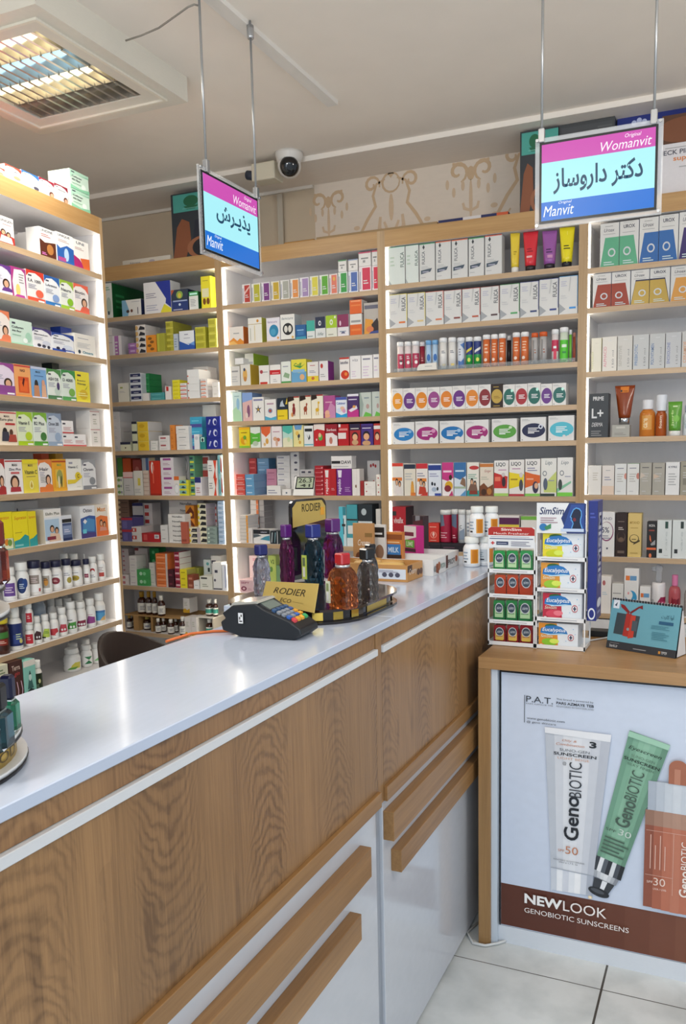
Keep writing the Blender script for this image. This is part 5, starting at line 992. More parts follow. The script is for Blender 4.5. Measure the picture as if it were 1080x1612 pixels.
cc = ['e8d84a', 'e0cc4a', 'd8604a', 'a04038', 'c04a3c', '8a4438', '4a9a58', '34448a', '34448a', '4a9ad0']; c2_ = ['e0783a', 'e0c88a', 'd8805a', '8a4a44', 'b85a44', '5a4448', '5aa86a', '3a4a7a', '3a4a8a', '3a94dc']
its = []
for i in range(10):
    its.append((bx[i]+1, bx[i+1]-1, ty[i], 'white hair-care carton with grey arrow', 'dad9d6', 'P 0 .02 .36 .14 0 .30 a3a6aa;%sR .97 .2 1 1 %s;R 0 .985 1 1 %s;R .55 .14 .9 .19 %s;L 3 .1 .74 .45 .9 bbc;L 2 .1 .42 .45 .54 ccc;P .52 .6 .56 .6 .64 .9 .64 .98 .58 .98 c4c4c2' % ('W FULICA .7 .5 .92 .9 5f6268;' if i < 9 else '', cc[i], cc[i], c2_[i]), dict(d=.05, name='shampoo_box')))
row(UD, 2, d1, its, 'hair-care cartons')
def ef(c, c3='f4f0ec'): return 'R .2 .12 .8 .7 %s;E .5 .35 .1 .07 %s;L 2 .4 .5 .6 .64 eee' % (c, c3)
row(UD, 3, d2, [
 (78, 114, 95, 'pink and white effervescent tube', 'e8dcdc', ef('b83a5a')+';R .42 .38 .58 .44 333', dict(k='eff')), (117, 154, 93, 'pink and white effervescent tube', 'e8dcdc', ef('c04460'), dict(k='eff')), (157, 196, 90, 'pink and white effervescent tube', 'e8dcdc', ef('b83a5a'), dict(k='eff')), (198, 228, 95, 'dark red effervescent tube', '8a2434', 'L 2 .4 .4 .6 .6 c88', dict(k='eff', cap='d8d0d0', sb=.03)),
 (231, 263, 86, 'sky blue effervescent tube', 'b4d0ea', 'E .5 .5 .14 .14 2f6ab4;R .3 .0 .7 .2 e4eaf2', dict(k='eff', cap='7ab0e0', sb=.03)), (265, 299, 84, 'sky blue effervescent tube', 'b4d0ea', 'E .5 .5 .14 .14 2f6ab4;R .3 .0 .7 .2 e4eaf2', dict(k='eff', cap='7ab0e0', sb=.03)),
 (303, 345, 72, 'white effervescent tube with grey lettering', 'e6e4e0', 'L 2 .35 .6 .6 .72 667;R .4 .1 .6 .2 c8c0a8', dict(k='eff')), (350, 393, 70, 'white effervescent tube with grey lettering', 'e6e4e0', 'L 2 .35 .6 .6 .72 667;R .4 .1 .6 .2 e0c878', dict(k='eff')),
 (398, 440, 71, 'white and blue effervescent tube', 'dce2ec', 'P .3 .0 .7 .0 .7 .4 .5 .25 .3 .3 4a74b4;P .45 .9 .75 1 .75 .7 5a80bc;L 3 .36 .5 .5 .8 889', dict(k='eff', cap='e8eaee')), (443, 483, 68, 'blue and green effervescent tube', '2c9a48', 'R .1 .5 .9 1 24387a;P .3 .55 .7 .7 .7 .8 .3 .65 d8c83a;E .5 .3 .1 .08 d8dc5a', dict(k='eff')), (485, 528, 66, 'blue and green effervescent tube', '2c9a48', 'R .1 .5 .9 1 24387a;P .3 .55 .7 .7 .7 .8 .3 .65 dfe0dc;E .5 .3 .1 .08 d8dc5a', dict(k='eff')),
 (534, 576, 56, 'orange effervescent tube', 'd8703c', 'L 3 .35 .5 .6 .9 f0c8a8;E .42 .25 .1 .06 f0dccc;R .2 0 .8 .14 e08a5a', dict(k='eff')), (579, 617, 54, 'orange effervescent tube', 'd8703c', 'L 4 .35 .5 .6 .9 f0c8a8;E .42 .25 .1 .06 f0dccc;R .2 0 .8 .14 e08a5a', dict(k='eff')), (619, 660, 50, 'orange effervescent tube', 'd8703c', 'L 4 .35 .5 .6 .9 f0c8a8;E .42 .25 .1 .06 f0dccc;R .2 0 .8 .14 e08a5a', dict(k='eff')),
 (664, 690, 62, 'dark effervescent tube', '2a2224', '', dict(k='eff', cap='e0dcd8', sb=.05)), (693, 735, 44, 'orange effervescent tube', 'd8703c', 'L 4 .35 .5 .6 .9 f0c8a8;E .42 .25 .1 .06 f0dccc;R .2 0 .8 .14 e08a5a', dict(k='eff')), (738, 782, 41, 'orange effervescent tube', 'd8703c', 'L 4 .35 .5 .6 .9 f0c8a8;E .42 .25 .1 .06 f0dccc;R .2 0 .8 .14 e08a5a', dict(k='eff')),
 (794, 832, 46, 'silver effervescent tube with orange cap', 'b9b6b4', 'R .38 .1 .48 .9 8a8684;L 2 .5 .4 .62 .6 a05a3a', dict(k='eff', cap='d8602c')), (836, 880, 40, 'silver effervescent tube with orange cap', 'b9b6b4', 'R .38 .1 .48 .9 8a8684;L 2 .5 .4 .62 .6 a05a3a', dict(k='eff', cap='d8602c')),
 (902, 942, 27, 'pink-labelled effervescent tube', 'e4dcdc', 'R .2 .4 .8 .8 c83458;R .4 .1 .6 .4 d8405a;L 1 .38 .5 .6 .7 eee', dict(k='eff')), (945, 993, 16, 'lime green effervescent tube', 'd8e4d0', 'R .1 .0 .9 .75 5ac83a;R .36 .5 .64 .6 e8f4e0;R .4 .3 .6 .36 384', dict(k='eff')), (996, 1014, 30, 'slim lime effervescent tube', '7ac84a', '', dict(k='eff', sb=.04)), (1016, 1034, 45, 'salmon effervescent tube', 'c8644a', '', dict(k='eff', cap='d8907a', sb=.06))], 'effervescent tubes')
# clear shelf lip in front of the tubes and a white case lying before them
P = UD.o+UD.n*-.004
a = on_plane(600+66/3.375, 510+260/3.375, P, UD.n); b = on_plane(600+1030/3.375, 510+190/3.375, P, UD.n)
tag(MB().box((a.x, P.y+.004, UD.tops[2]+.0006), (b.x, P.y+.0055, UD.tops[2]+.016), mat('e8eef0', .1, trans=.85)).build('shelf_guard'), 'clear plastic lip along the front of the effervescent tube shelf', 'shelf guard')
a = on_plane(600+196/3.375, 510+255/3.375, P, UD.n); b = on_plane(600+300/3.375, 510+255/3.375, P, UD.n)
mb = MB(); pts = []
for i in range(10): pts.append((a.x+.016*(1-math.cos(math.pi/2*i/9))*1.0, UD.tops[2]+.001+.026*math.sin(math.pi/2*i/9)))
mb.prism([(a.x, UD.tops[2]+.001)]+pts+[(b.x-.003, UD.tops[2]+.031), (b.x, UD.tops[2]+.001)], P.y-.012, P.y+.003, mat('e6e2da', .4), 'y')
paint(mb, 'L 1 .4 .5 .8 .7 aaa', flat(a.x, UD.tops[2], b.x-a.x, .03, P.y-.012)); tag(fixn(mb.build('pill_case')), 'white plastic case lying before the sky blue effervescent tubes', 'case')
bx = [56, 115, 181, 245, 312, 378, 447, 517, 583, 647, 712, 778, 848, 910, 984]; ty = [343, 341, 338, 335, 332, 328, 325, 321, 318, 321, 318, 313, 317, 313]
ov = ['e89a2c', '6a3a84', 'e08a2c', '9a4a8a', 'e08434', '6a3484', 'e08834', '8a2f34', None, '2a6a60', 'a8303a', '2a6a60', '6a3a8a', '2a6a64']
nm = ['orange', 'purple', 'orange', 'magenta', 'orange', 'purple', 'orange', 'brick red', None, 'teal', 'red', 'teal', 'purple', 'teal']
its = []
for i in range(14):
    if ov[i]: its.append((bx[i], bx[i+1], ty[i], 'white carton with %s disc' % nm[i], 'e4e1dd', 'E .52 .45 .47 .36 %s;L 3 .3 .36 .85 .56 fff;L 2 .08 .86 .55 .95 bbb;R .08 .04 .16 .08 888%s' % (ov[i], ';E .75 .72 .1 .07 cfe' if nm[i] == 'teal' else ''), dict(d=.07, name='condom_box', side='e4e1dd')))
    else: its.append((bx[i], bx[i+1], ty[i], 'black carton with gold disc', '2a1c18', 'E .5 .48 .46 .3 c0a04a;L 2 .25 .4 .8 .52 8a6a24;L 1 .2 .86 .7 .92 c0a04a;L 1 .2 .06 .8 .12 c0a04a', dict(d=.07, name='condom_box')))
row(UD, 4, d2, its, 'cartons with discs')
row(UD, 5, d2, [(a_, b_, t_, 'wide white carton with %s oval' % n_, 'e2e0de', oval(c_, True)+x_, dict(d=.08, name='condom_box')) for a_, b_, t_, n_, c_, x_ in (
 (60, 176, 522, 'bright blue', '2a7ec0', ';E .8 .56 .08 .07 8ab8e0'), (180, 303, 516, 'magenta', 'a02a78', ';E .8 .56 .09 .09 d890bc;E .72 .18 .1 .1 e2e0de'), (310, 440, 514, 'deep blue', '2072b4', ';E .8 .56 .08 .08 9ac0e4;E .76 .2 .12 .1 e2e0de'), (444, 571, 509, 'crimson', 'a02c74', ';E .82 .58 .08 .08 e0a0c4;E .76 .2 .1 .1 e2e0de'), (587, 722, 503, 'green', '5aa042', ';E .75 .62 .07 .06 d0e8c0'), (740, 876, 495, 'navy', '20264a', ';E .8 .6 .09 .1 d8dce8;E .8 .6 .04 .05 20264a'), (888, 1027, 486, 'cyan', '54bcd0', ';E .62 .18 .06 .05 e2e0de;E .76 .16 .05 .04 e2e0de;E .85 .22 .04 .04 e2e0de'))], 'wide cartons with ovals')
def sup(c, p, hd='c33', extra=''): return 'R 0 .9 1 1 %s;B Supra .1 .78 .9 .88 %s;L 2 .1 .62 .8 .72 bbc;%s' % (c, hd, extra)+twop('', p)
row(UD, 6, d3, [
 (57, 117, 300, 'white and red carton with family', 'e8e2da', 'R 0 .9 1 1 d84434;R 0 .46 .9 .56 e0803a;E .5 .12 .3 .08 c8ccd0;'+twop('', 'e6dcd8'), dict(d=.06)), (121, 182, 303, 'white and navy carton with golden figure', 'e4dccc', 'R 0 .84 1 .98 2a3448;E .72 .38 .1 .08 d89a3a;P .55 0 .9 0 .85 .35 .6 .35 e0a044;L 3 .1 .5 .8 .75 bbb;R .6 0 1 .1 d87a34', dict(d=.06)),
 (185, 247, 302, 'white and red carton with faces', 'ece4de', 'R 0 .84 1 1 c8303a;R .1 .44 .9 .54 e08434;L 2 .1 .6 .8 .75 99a;P .3 0 1 0 1 .12 .6 .06 c83a30;'+twop('', 'c0402c'), dict(d=.06)), (250, 319, 304, 'white and navy carton with dark splashes', 'dfe4ee', 'R 0 .8 1 .96 2a3f8c;L 2 .1 .6 .85 .74 99b;E .3 .38 .08 .06 1f2430;E .5 .36 .07 .05 1f2430;E .72 .22 .07 .06 1f2430;E .45 .2 .2 .07 aab8cc;R .5 0 1 .08 3a4a9a', dict(d=.06)),
 (323, 384, 296, 'pink-topped carton with child in yellow', 'efe6e6', 'P 0 .5 .5 .44 1 .54 1 1 0 1 c83a84;L 1 .1 .7 .9 .84 f4d0e0;E .75 .55 .14 .08 3a2418;E .6 .3 .35 .14 d8a828;E .5 .22 .3 .1 8a2a34;P .6 0 1 0 .9 .16 c03a70', dict(d=.06)), (387, 451, 296, 'blue-topped carton with horse', 'd8e2ec', 'P 0 .56 .5 .48 1 .6 1 1 0 1 3a70a8;L 1 .1 .72 .9 .84 c8dcec;P .5 .36 .7 .56 .95 .5 1 .2 .8 .3 8a6a54;R 0 .22 1 .28 a8b8a0;P .5 0 1 0 1 .18 5a94c4', dict(d=.06)),
 (455, 520, 296, 'white carton with teal foot', 'e9e4da', 'E .6 .84 .4 .06 c03a3c;L 3 .1 .52 .9 .68 7a9;R 0 0 1 .16 2a9a94;'+twop('', '8a3a2a')+';P .1 .16 .9 .16 .8 .34 .3 .36 7a5a4a', dict(d=.06)), (524, 597, 300, 'cream carton with brown fruits', 'e4d8c8', 'R 0 .88 1 .98 c87a3a;I Ginger .35 .7 .85 .8 a8504a;L 2 .1 .5 .7 .62 bba;P 0 0 1 0 1 .36 .6 .26 .3 .4 0 .3 7a4424;E .7 .14 .18 .1 b87a3a;E .3 .12 .2 .1 4a2a18', dict(d=.06)),
 (600, 677, 286, 'white and red carton with runner', 'ece8e4', 'B LIQO .14 .82 .8 .94 333a44;L 1 .3 .72 .9 .78 b8a;P 0 .22 .9 .22 .95 .55 .5 .6 0 .66 c8302c;R .05 .42 .45 .54 e87a60;E .65 .6 .12 .06 d0c8c8;E .68 .4 .13 .14 3a2c34;R 0 0 1 .08 a8d06a', dict(d=.06)),
 (680, 761, 282, 'white and yellow carton with runner', 'ece8e4', 'B LIQO .14 .82 .8 .94 333a44;L 1 .2 .74 .8 .8 b8a;P 0 .2 .95 .3 1 .6 .5 .62 0 .66 ecd42a;L 1 .1 .44 .6 .54 a88a20;E .8 .58 .12 .07 d8d0d0;E .8 .3 .13 .16 4a4a54;R 0 0 1 .06 b83a44', dict(d=.06)),
 (765, 846, 278, 'white and orange carton with couple', 'ece8e4', 'B LIQO .14 .82 .8 .94 333a44;L 2 .15 .68 .85 .8 88a;P 0 .22 1 .36 1 .56 .5 .6 0 .66 e0682c;L 1 .1 .44 .6 .54 f0b090;E .7 .24 .2 .16 3a3450;E .75 .28 .12 .08 e0b090;R 0 0 1 .07 8ac85a', dict(d=.06)),
 (849, 933, 274, 'white carton with pale lime panel', 'e9e8e2', 'I Liqo .28 .8 .72 .94 445a6a;P .2 .3 1 .66 1 .1 .2 .1 c8d47a;E .25 .6 .14 .07 8a8e94;E .25 .6 .09 .045 e9e8e2;E .3 .32 .14 .16 5a6478;R 0 0 .9 .07 33423a;L 1 .5 .4 .9 .46 99a', dict(d=.06)),
 (936, 1020, 270, 'white carton with light green foot', 'eceae6', 'I Liqo .25 .8 .72 .92 445a6a;E .3 .6 .14 .07 8a8e94;E .3 .6 .09 .045 eceae6;P 0 .1 .9 .34 .9 .4 0 .2 8ac8a4;E .2 .3 .13 .14 3f4a44;R 0 0 1 .1 7acc4a;L 1 .5 .5 .9 .56 aab', dict(d=.06))], 'supplement cartons', 'vitamin_carton')
d7 = (530, 770, 4)
row(UD, 7, d7, [
 (345, 436, 112, 'red carton with white lettering', 'b02430', 'B vivafix .1 .62 .8 .76 e8d0d0;R 0 .8 .3 .9 333;L 2 .1 .3 .8 .5 d88', dict(d=.1, side='3a1f24')),
 (1008, 1150, 165, 'white and purple carton', 'e9e4e0', 'R 0 .76 1 .94 5a2450;P 0 .5 1 .66 1 .76 0 .76 e0cc4a', dict(d=.08)), (1160, 1260, 170, 'white and green carton', 'e9e4e0', 'R 0 .9 1 1 7ab84a;L 1 .1 .6 .7 .7 a99', dict(d=.08))], 'cartons')

# ------------------------------------------------------------------ far-right unit
e1 = (900, 340, 6.0); e2 = (900, 590, 4.357)
def trap(c, left, edge=None):
    p = '.26 .67 1 .67 1 0 .02 0' if left else '0 .67 .74 .67 .98 0 0 0'
    q = '.26 .71 1 .71 1 0 .0 0' if left else '0 .71 .76 .71 1 0 0 0'
    s = ('P %s %s;' % (q, edge) if edge else '')
    t = 'L 1 .25 .92 .7 .95 999;I Uroax .2 .8 .75 .88 445' if left else 'L 1 .2 .96 .8 .98 aaa;B UROX .2 .84 .8 .92 445'
    return s+'P %s %s;%s;L 1 .15 .74 .85 .77 aaa;E %s .32 .2 .1 ccd0d4;E %s .32 .13 .065 %s;L 2 .2 .04 .8 .14 cdd' % (p, c, t, '.62' if left else '.4', '.62' if left else '.4', c)
FILM = mat('ffffff', .05, trans=1.0, ior=1.1)
def ux(k, lst):
    row(UE, k, e1, [(x0, x1, yt, lb, 'd8d6d2', ds, dict(d=.07, name='supplement_box', side='c9cdd4')) for x0, x1, yt, lb, ds in lst], 'trapezoid cartons')
ux(1, [(272, 452, 66, 'white carton with left half of green trapezoid', trap('5aa882', True)), (455, 638, 42, 'white carton with right half of green trapezoid', trap('5aa882', False)), (642, 826, 12, 'white carton with left half of blue trapezoid', trap('2f66a8', True)), (829, 1014, -16, 'white carton with right half of blue trapezoid', trap('2f66a8', False)), (1018, 1200, -45, 'white carton with violet trapezoid', trap('3a2a68', True))])
ux(2, [(202, 376, 525, 'white carton with left half of rust trapezoid', trap('9a3a24', True)), (379, 558, 500, 'white carton with right half of rust trapezoid', trap('9a3a24', False)), (562, 738, 482, 'white carton with left half of gold trapezoid', trap('c0a04a', True, '24284a')), (741, 934, 462, 'white carton with right half of gold trapezoid', trap('c0a04a', False, '24284a')), (938, 1130, 440, 'white carton with orange trapezoid', trap('d89a4a', True))])
def pl(t, c): return 'W %s .1 .12 .3 .72 %s;V 150_ml .68 .1 .8 .6 888;L 1 .4 .88 .7 .91 ddd' % (t, c)
row(UE, 3, e1, [
 (188, 286, 1152, 'cream carton with faint print', 'e8e2d0', 'W HYDRO .05 .1 .2 .6 d0d098;L 1 .4 .84 .7 .87 d8d0bc', dict(d=.06, name='cosmetic_box', side='c4bc8c')), (290, 430, 1140, 'cream carton with pink lettering', 'e4ded4', pl('ALPHACID', 'e0a0a8'), dict(d=.06, name='cosmetic_box')), (434, 578, 1128, 'grey-beige carton with grey lettering', 'cfcbc4', pl('SENSITIVE', 'b8b4aa'), dict(d=.06, name='cosmetic_box')),
 (582, 734, 1118, 'grey carton with blue lettering', 'c4c4c2', pl('PREBIOTIC', '7a92b4'), dict(d=.06, name='cosmetic_box')), (737, 886, 1108, 'grey carton with steel blue lettering', 'c2c2c0', pl('POLYVITAMEN', '6a82a8'), dict(d=.06, name='cosmetic_box')), (889, 1040, 1096, 'grey carton with violet-blue lettering', 'c2c2c2', pl('ENOXOLONE', '8088b0'), dict(d=.06, name='cosmetic_box')), (1044, 1190, 1086, 'grey carton with orange lettering', 'c6c4c0', pl('CERAMIDE', 'd8a078'), dict(d=.06, name='cosmetic_box'))], 'cosmetic cartons')
row(UE, 4, e2, [
 (104, 256, 128, 'charcoal carton with large white capitals', '34383c', 'B PRIME .2 .84 .75 .93 dcdcdc;B L+ .14 .44 .74 .66 dcdcdc;I DERMA .15 .25 .7 .34 dcdcdc;L 3 .12 .04 .7 .18 888', dict(d=.06, name='cosmetic_box', side='24272a')),
 (275, 398, 342, 'small grey carton under the amber tube', 'a8a59c', 'R .25 .7 .75 .85 c4c1b8;L 2 .15 .15 .85 .4 8a877e', dict(d=.06, name='cosmetic_box')),
 (660, 760, 182, 'green cream tube with white cap', '5a9a2c', 'W herb .15 .3 .35 .75 c0dc90;R .3 .84 .7 .88 d0e4b0;E .6 .5 .3 .1 7ab84a', dict(k='tube', cap='e8e6e0', wb=.85, capf=.15))], 'skin-care products')
def stand_tube():
    P = UE.o+UE.n*.02; f = lambda x, y: on_plane(900+x/4.357, 590+y/4.357, P, UE.n)
    a, b, t = f(285, 345), f(425, 345), f(355, 72); z0 = f(336, 341).z
    o = squeeze('cream_tube', ((a.x+b.x)/2, P.y+.03, z0+.001), 0, b.x-a.x, t.z-z0, '8a3a12', 'b9b9bc', 'R .25 .82 .75 .97 d87a1f;E .3 .86 .06 .03 333;L 1 .4 .85 .7 .88 5a2a10', .17, capm=mat('c4c6ca', .15, metal=.9), wb=.58)
    tag(o, 'amber cream tube with silver cap standing on a small grey carton', 'tube')
stand_tube()
def wash(name, x0, x1, yt, body, capc, lb, design, capf, capw, k=4, crop=e2, sb=.03, label=None, rough=.2):
    P = UE.o+UE.n*sb; f = lambda x, y: on_plane(crop[0]+x/crop[2], crop[1]+y/crop[2], P, UE.n)
    a, b, t = f(x0, yt), f(x1, yt), f((x0+x1)/2, yt); w = b.x-a.x
    o = pill(name, ((a.x+b.x)/2, P.y+w/2, UE.tops[k-1]+.0004), 0, w, t.z-UE.tops[k-1], capc, body, label, design, capf, capw, rough, (.08, .6))
    if not label and design: curved_label(MB(), w/2, .08*(t.z-UE.tops[k-1]), .6*(t.z-UE.tops[k-1]), design, None).build('print', o)
    tag(o, lb, 'bottle', 'skin-care bottles'); return o
wash('lotion_bottle', 462, 576, 170, 'c8782c', 'e2e2e6', 'orange lotion bottle with white cap, fourth shelf, far-right unit', 'R .35 .2 .65 .95 d89a4a;W care .4 .3 .52 .8 f0d8b0', .25, .68)
wash('foam_bottle', 577, 656, 136, 'a8501c', 'dfe2e8', 'brown-orange foam bottle with clear white cap beside the orange lotion', 'W foam .42 .2 .54 .8 e8c8a8', .38, .96)
wash('lotion_bottle', 762, 850, 205, 'dcdee2', 'd0d0e8', 'white lotion bottle, fourth shelf, far-right unit, beside the green tube', 'W milk .3 .3 .5 .8 a8b4c4', .2, .7)
def cos(t, c='778', x=''): return 'L 1 .2 .84 .8 .9 %s;L 4 .2 .42 .75 .72 b8b4ae;L 1 .2 .1 .55 .16 bbb%s' % (c, x)
row(UE, 5, e2, [
 (114, 205, 622, 'white serum carton with faint print', 'e4e0da', 'L 4 .35 .5 .75 .8 c8c0b4', dict(d=.06, name='cosmetic_box')), (209, 294, 622, 'white serum carton with peach foot', 'e0d8d2', 'L 1 .3 .82 .7 .88 aaa;L 2 .2 .5 .8 .66 99a;R 0 0 1 .3 e0c8b4', dict(d=.06, name='cosmetic_box')), (297, 378, 610, 'white serum carton with half red dot', 'dcdcda', cos('', '778', ';E .95 .6 .14 .1 d08a7a'), dict(d=.06, name='cosmetic_box')),
 (381, 465, 608, 'white serum carton with green lid', 'dcdad6', cos('', '778', ';E .92 .6 .14 .1 c07a6a'), dict(d=.06, name='cosmetic_box', top='5a9a4a')), (468, 552, 603, 'taupe serum carton', 'a8a296', cos('', '555', ';P 0 .5 .5 .6 .1 .7 c8b8a8'), dict(d=.06, name='cosmetic_box')), (555, 642, 604, 'taupe serum carton with peach streak', 'a49e92', cos('', '555', ';P .1 .5 .6 .58 .1 .66 c8b09a'), dict(d=.06, name='cosmetic_box')),
 (646, 744, 598, 'white serum carton with bold header', 'dedcda', 'B KYPRE .2 .82 .8 .88 445;L 5 .2 .3 .8 .7 aaa', dict(d=.06, name='cosmetic_box')), (748, 840, 592, 'dark taupe serum carton', '98917f', cos('', '444', ';R .2 .3 .8 .5 7a7464'), dict(d=.06, name='cosmetic_box'))], 'serum cartons')
row(UE, 6, e2, [
 (205, 298, 940, 'white carton with purple ring', 'e4e2e0', 'B AND .1 .82 .8 .88 889;E .4 .56 .52 .22 8a3a6a;E .38 .57 .48 .2 e4e2e0;B 5% .02 .53 .6 .66 667;L 2 .1 .4 .7 .5 889;R .4 .16 .52 .2 556', dict(d=.06, name='cosmetic_box')), (302, 383, 948, 'black-brown carton with emblem', '2c1c18', 'L 1 .2 .8 .8 .83 8a7a70;L 2 .25 .62 .75 .7 d0c4bc;E .5 .45 .38 .12 5a4638;E .5 .48 .3 .09 2c1c18;E .5 .4 .2 .05 6a5444;R .2 .08 .8 .14 6a5a50', dict(d=.06, name='cosmetic_box')),
 (387, 482, 950, 'gold carton with emblem', 'd8bc74', 'B MYAND .15 .76 .85 .82 a8863a;L 1 .2 .66 .8 .7 b09048;E .48 .42 .36 .1 4a3c20;E .48 .43 .3 .08 d8bc74;L 1 .3 .4 .65 .44 4a3c20;P .4 .28 .9 .36 .9 .4 .5 .34 4a3c20;L 1 .2 .08 .8 .14 b89a54', dict(d=.06, name='cosmetic_box')), (517, 584, 1008, 'black carton with orange flame', '1a1616', 'B MOFA .2 .86 .85 .93 c8c4c0;R .2 .74 .8 .78 8a3a2a;P .3 .5 .5 .42 .4 .6 .3 .64 e0703a;P .4 .38 .9 .5 .9 .36 .5 .34 9a9a9a;R 0 .22 1 .28 e06a3a;E .4 .06 .14 .06 e07a4a', dict(d=.06, name='cosmetic_box')),
 (587, 689, 996, 'pale grey carton with green square', 'd4d8d6', 'R .55 .78 .76 .96 24463a;R .15 .13 .38 .24 26302c;W care .6 .2 .72 .7 c0c6c4;L 1 .5 .06 .8 .1 bbb', dict(d=.06, name='cosmetic_box')), (693, 796, 996, 'pale grey carton with black square', 'd4d8d6', 'R .55 .78 .76 .96 22302a;R .15 .13 .38 .24 262a2a;W care .6 .2 .72 .7 c0c6c4', dict(d=.06, name='cosmetic_box'))], 'cosmetic cartons')
row(UE, 7, e2, [
 (196, 272, 1382, 'white carton with faint rose picture', 'e9e4e0', 'E .35 .82 .14 .07 b86a6a;L 2 .2 .5 .7 .6 b8ccd8', dict(d=.06, name='cosmetic_box')), (276, 357, 1432, 'white carton with grey lettering', 'dcdad6', 'L 1 .1 .66 .85 .74 999;L 2 .1 .3 .6 .44 bbb', dict(d=.05, name='cosmetic_box')),
 (362, 463, 1328, 'tall white carton with blue swirl', 'e4e2e0', 'R .1 .74 .38 .84 e07a3a;R .4 .74 .85 .84 6a9ac4;E .5 .36 .4 .16 3a98c8;E .35 .42 .25 .1 e4e2e0;E .3 .46 .06 .03 e8a0a0', dict(d=.06, name='cosmetic_box')), (467, 541, 1452, 'short white carton with orange tab', 'e6e4e2', 'R .1 .62 .36 .76 e0743a;R .38 .62 .9 .76 6a9ac4;E .6 .1 .3 .2 a8d0e8', dict(d=.05, name='cosmetic_box'))], 'skin-care products')
def pump():
    P = UE.o+UE.n*.03; f = lambda x, y: on_plane(900+x/4.357, 590+y/4.357, P, UE.n)
    a, b = f(545, 1440), f(642, 1440); w = b.x-a.x; z0 = UE.tops[6]; zs_ = f(590, 1430).z-z0; zt = f(590, 1308).z-z0
    o = empty('foam_brush_bottle', ((a.x+b.x)/2, P.y+w/2, z0+.0004), 0, 'white foaming bottle with clear brush head on the lowest shelf behind the calendar', 'bottle')
    r = w/2
    MB().lathe([(r*.95, 0), (r, .004), (r, zs_-.01), (r*.9, zs_)], mat('e8e4e4', .25), 22).build('body', o)
    curved_label(MB(), r, .0, zs_*.7, 'P .5 .1 .9 .1 .9 .8 .6 .8 .5 .6 9a1f4a;R .62 .4 .8 .6 c85a84;E .3 .5 .08 .2 bbb;E .4 .3 .06 .15 ccc', None).build('print', o)
    cl = mat('eef0f4', .12, trans=.75)
    MB().lathe([(r*.5, zs_), (r*.42, zs_+.02), (r*.4, zt*.86), (r*.55, zt*.9), (r*.5, zt-.006), (r*.2, zt)], cl, 18).build('brush_head', o)
    MB().box((-r*1.0, -r*.22, zt*.86), (-r*.3, r*.22, zt*.955), cl, .003).build('spout', o)
pump()
wash('tonic_bottle', 665, 750, 1378, 'b8585e', 'd87aa4', 'pink tonic bottle with pink cap on the lowest shelf behind the calendar', 'P .35 .1 .7 .1 .72 .7 .5 .55 .4 .75 7a1426;E .52 .5 .1 .16 8a1a2c', .26, .5, 7)
wash('lotion_bottle', 772, 870, 1430, 'a8a8a4', '2a6a4a', 'grey lotion bottle with green cap on the lowest shelf behind the calendar', '', .18, .5, 7)
# ------------------------------------------------------------------ service counter
ZC = 1.137
FW = Vector((FWD.x, FWD.y, 0)).normalized()
def vz(u, v, P): return on_plane(u, v, Vector((P[0], P[1], 0)), FW).z
WHITE_D = mat('cdd1d9', .16, coat=.3, nm='gloss_door'); STONE = mat('c3cfe4', .15, coat=.25, nm='quartz'); ALU = mat('d9dce0', .38, nm='profile')
def worktop(y0, y1, xr, lb):
    o = MB().box((xr, y0, ZC-.0175), (-.706, y1, ZC), STONE, .0015).build('worktop'); tag(o, lb, 'worktop', 'white worktop slabs of the counter')
worktop(-.2, 1.699, -1.032, 'long white quartz worktop slab carrying the card terminal')
worktop(1.7005, 2.86, -1.175, 'white quartz worktop slab carrying snack trays and pill bottles')
def cabinet(y0, y1, lb, bars, ll):
    r = empty('counter_cabinet', (-.93, (y0+y1)/2, 0), 0, lb, 'counter', 'counter cabinets')
    yc = (y0+y1)/2
    def B(n, a, b, m, ch=0): return MB().box((a[0]+.93, a[1]-yc, a[2]), (b[0]+.93, b[1]-yc, b[2]), m, ch).build(n, r)
    B('carcass', (-1.01, y0+.004, .06), (-.735, y1-.004, ZC-.018), mat('cfcfd2', .5))
    B('plinth', (-1.0, y0+.02, 0), (-.745, y1-.004, .06), mat('2a2826', .6))
    B('drawer_front', (-.735, y0, 1.083), (-.715, y1, ZC-.0185), W_DRAW)
    B('handle_profile', (-.735, y0, 1.067), (-.707, y1, 1.082), ALU, .001)
    B('front_panel', (-.735, y0, .752), (-.713, y1, 1.0655), W_PANEL)
    B('ledge', (-.735, y0, .716), (-.704, y1, .7515), W_BAR, .0008)
    B('door', (-.735, y0+.003, .012), (-.719, y1-.003, .714), WHITE_D, .001)
    for ya, yb, za, zb in bars: B('pull_bar', (-.719, ya, za), (-.692, yb, zb), W_BAR, .001)
cabinet(-.2, 1.605, 'long oak-fronted counter cabinet with two pull bars nearest the camera', [(.25, 1.516, .596, .664), (.2, 1.459, .482, .541)], 0)
cabinet(1.637, 2.85, 'oak-fronted counter cabinet beside the sunscreen poster desk', [(1.632+.012, 2.45, .617, .688), (1.687, 2.5, .519, .574)], 0)
o = MB().box((-.76, 1.606, 0), (-.727, 1.636, .7155), mat('a9b0ba', .35, metal=.3)).build('joint_post'); tag(o, 'grey metal joint strip between the two white cabinet doors', 'post')
o = MB().box((-.76, 1.606, .7155), (-.713, 1.636, ZC-.0185), W_PANEL).build('filler_strip'); tag(o, 'oak filler strip between the two counter panels above the grey joint', 'strip')

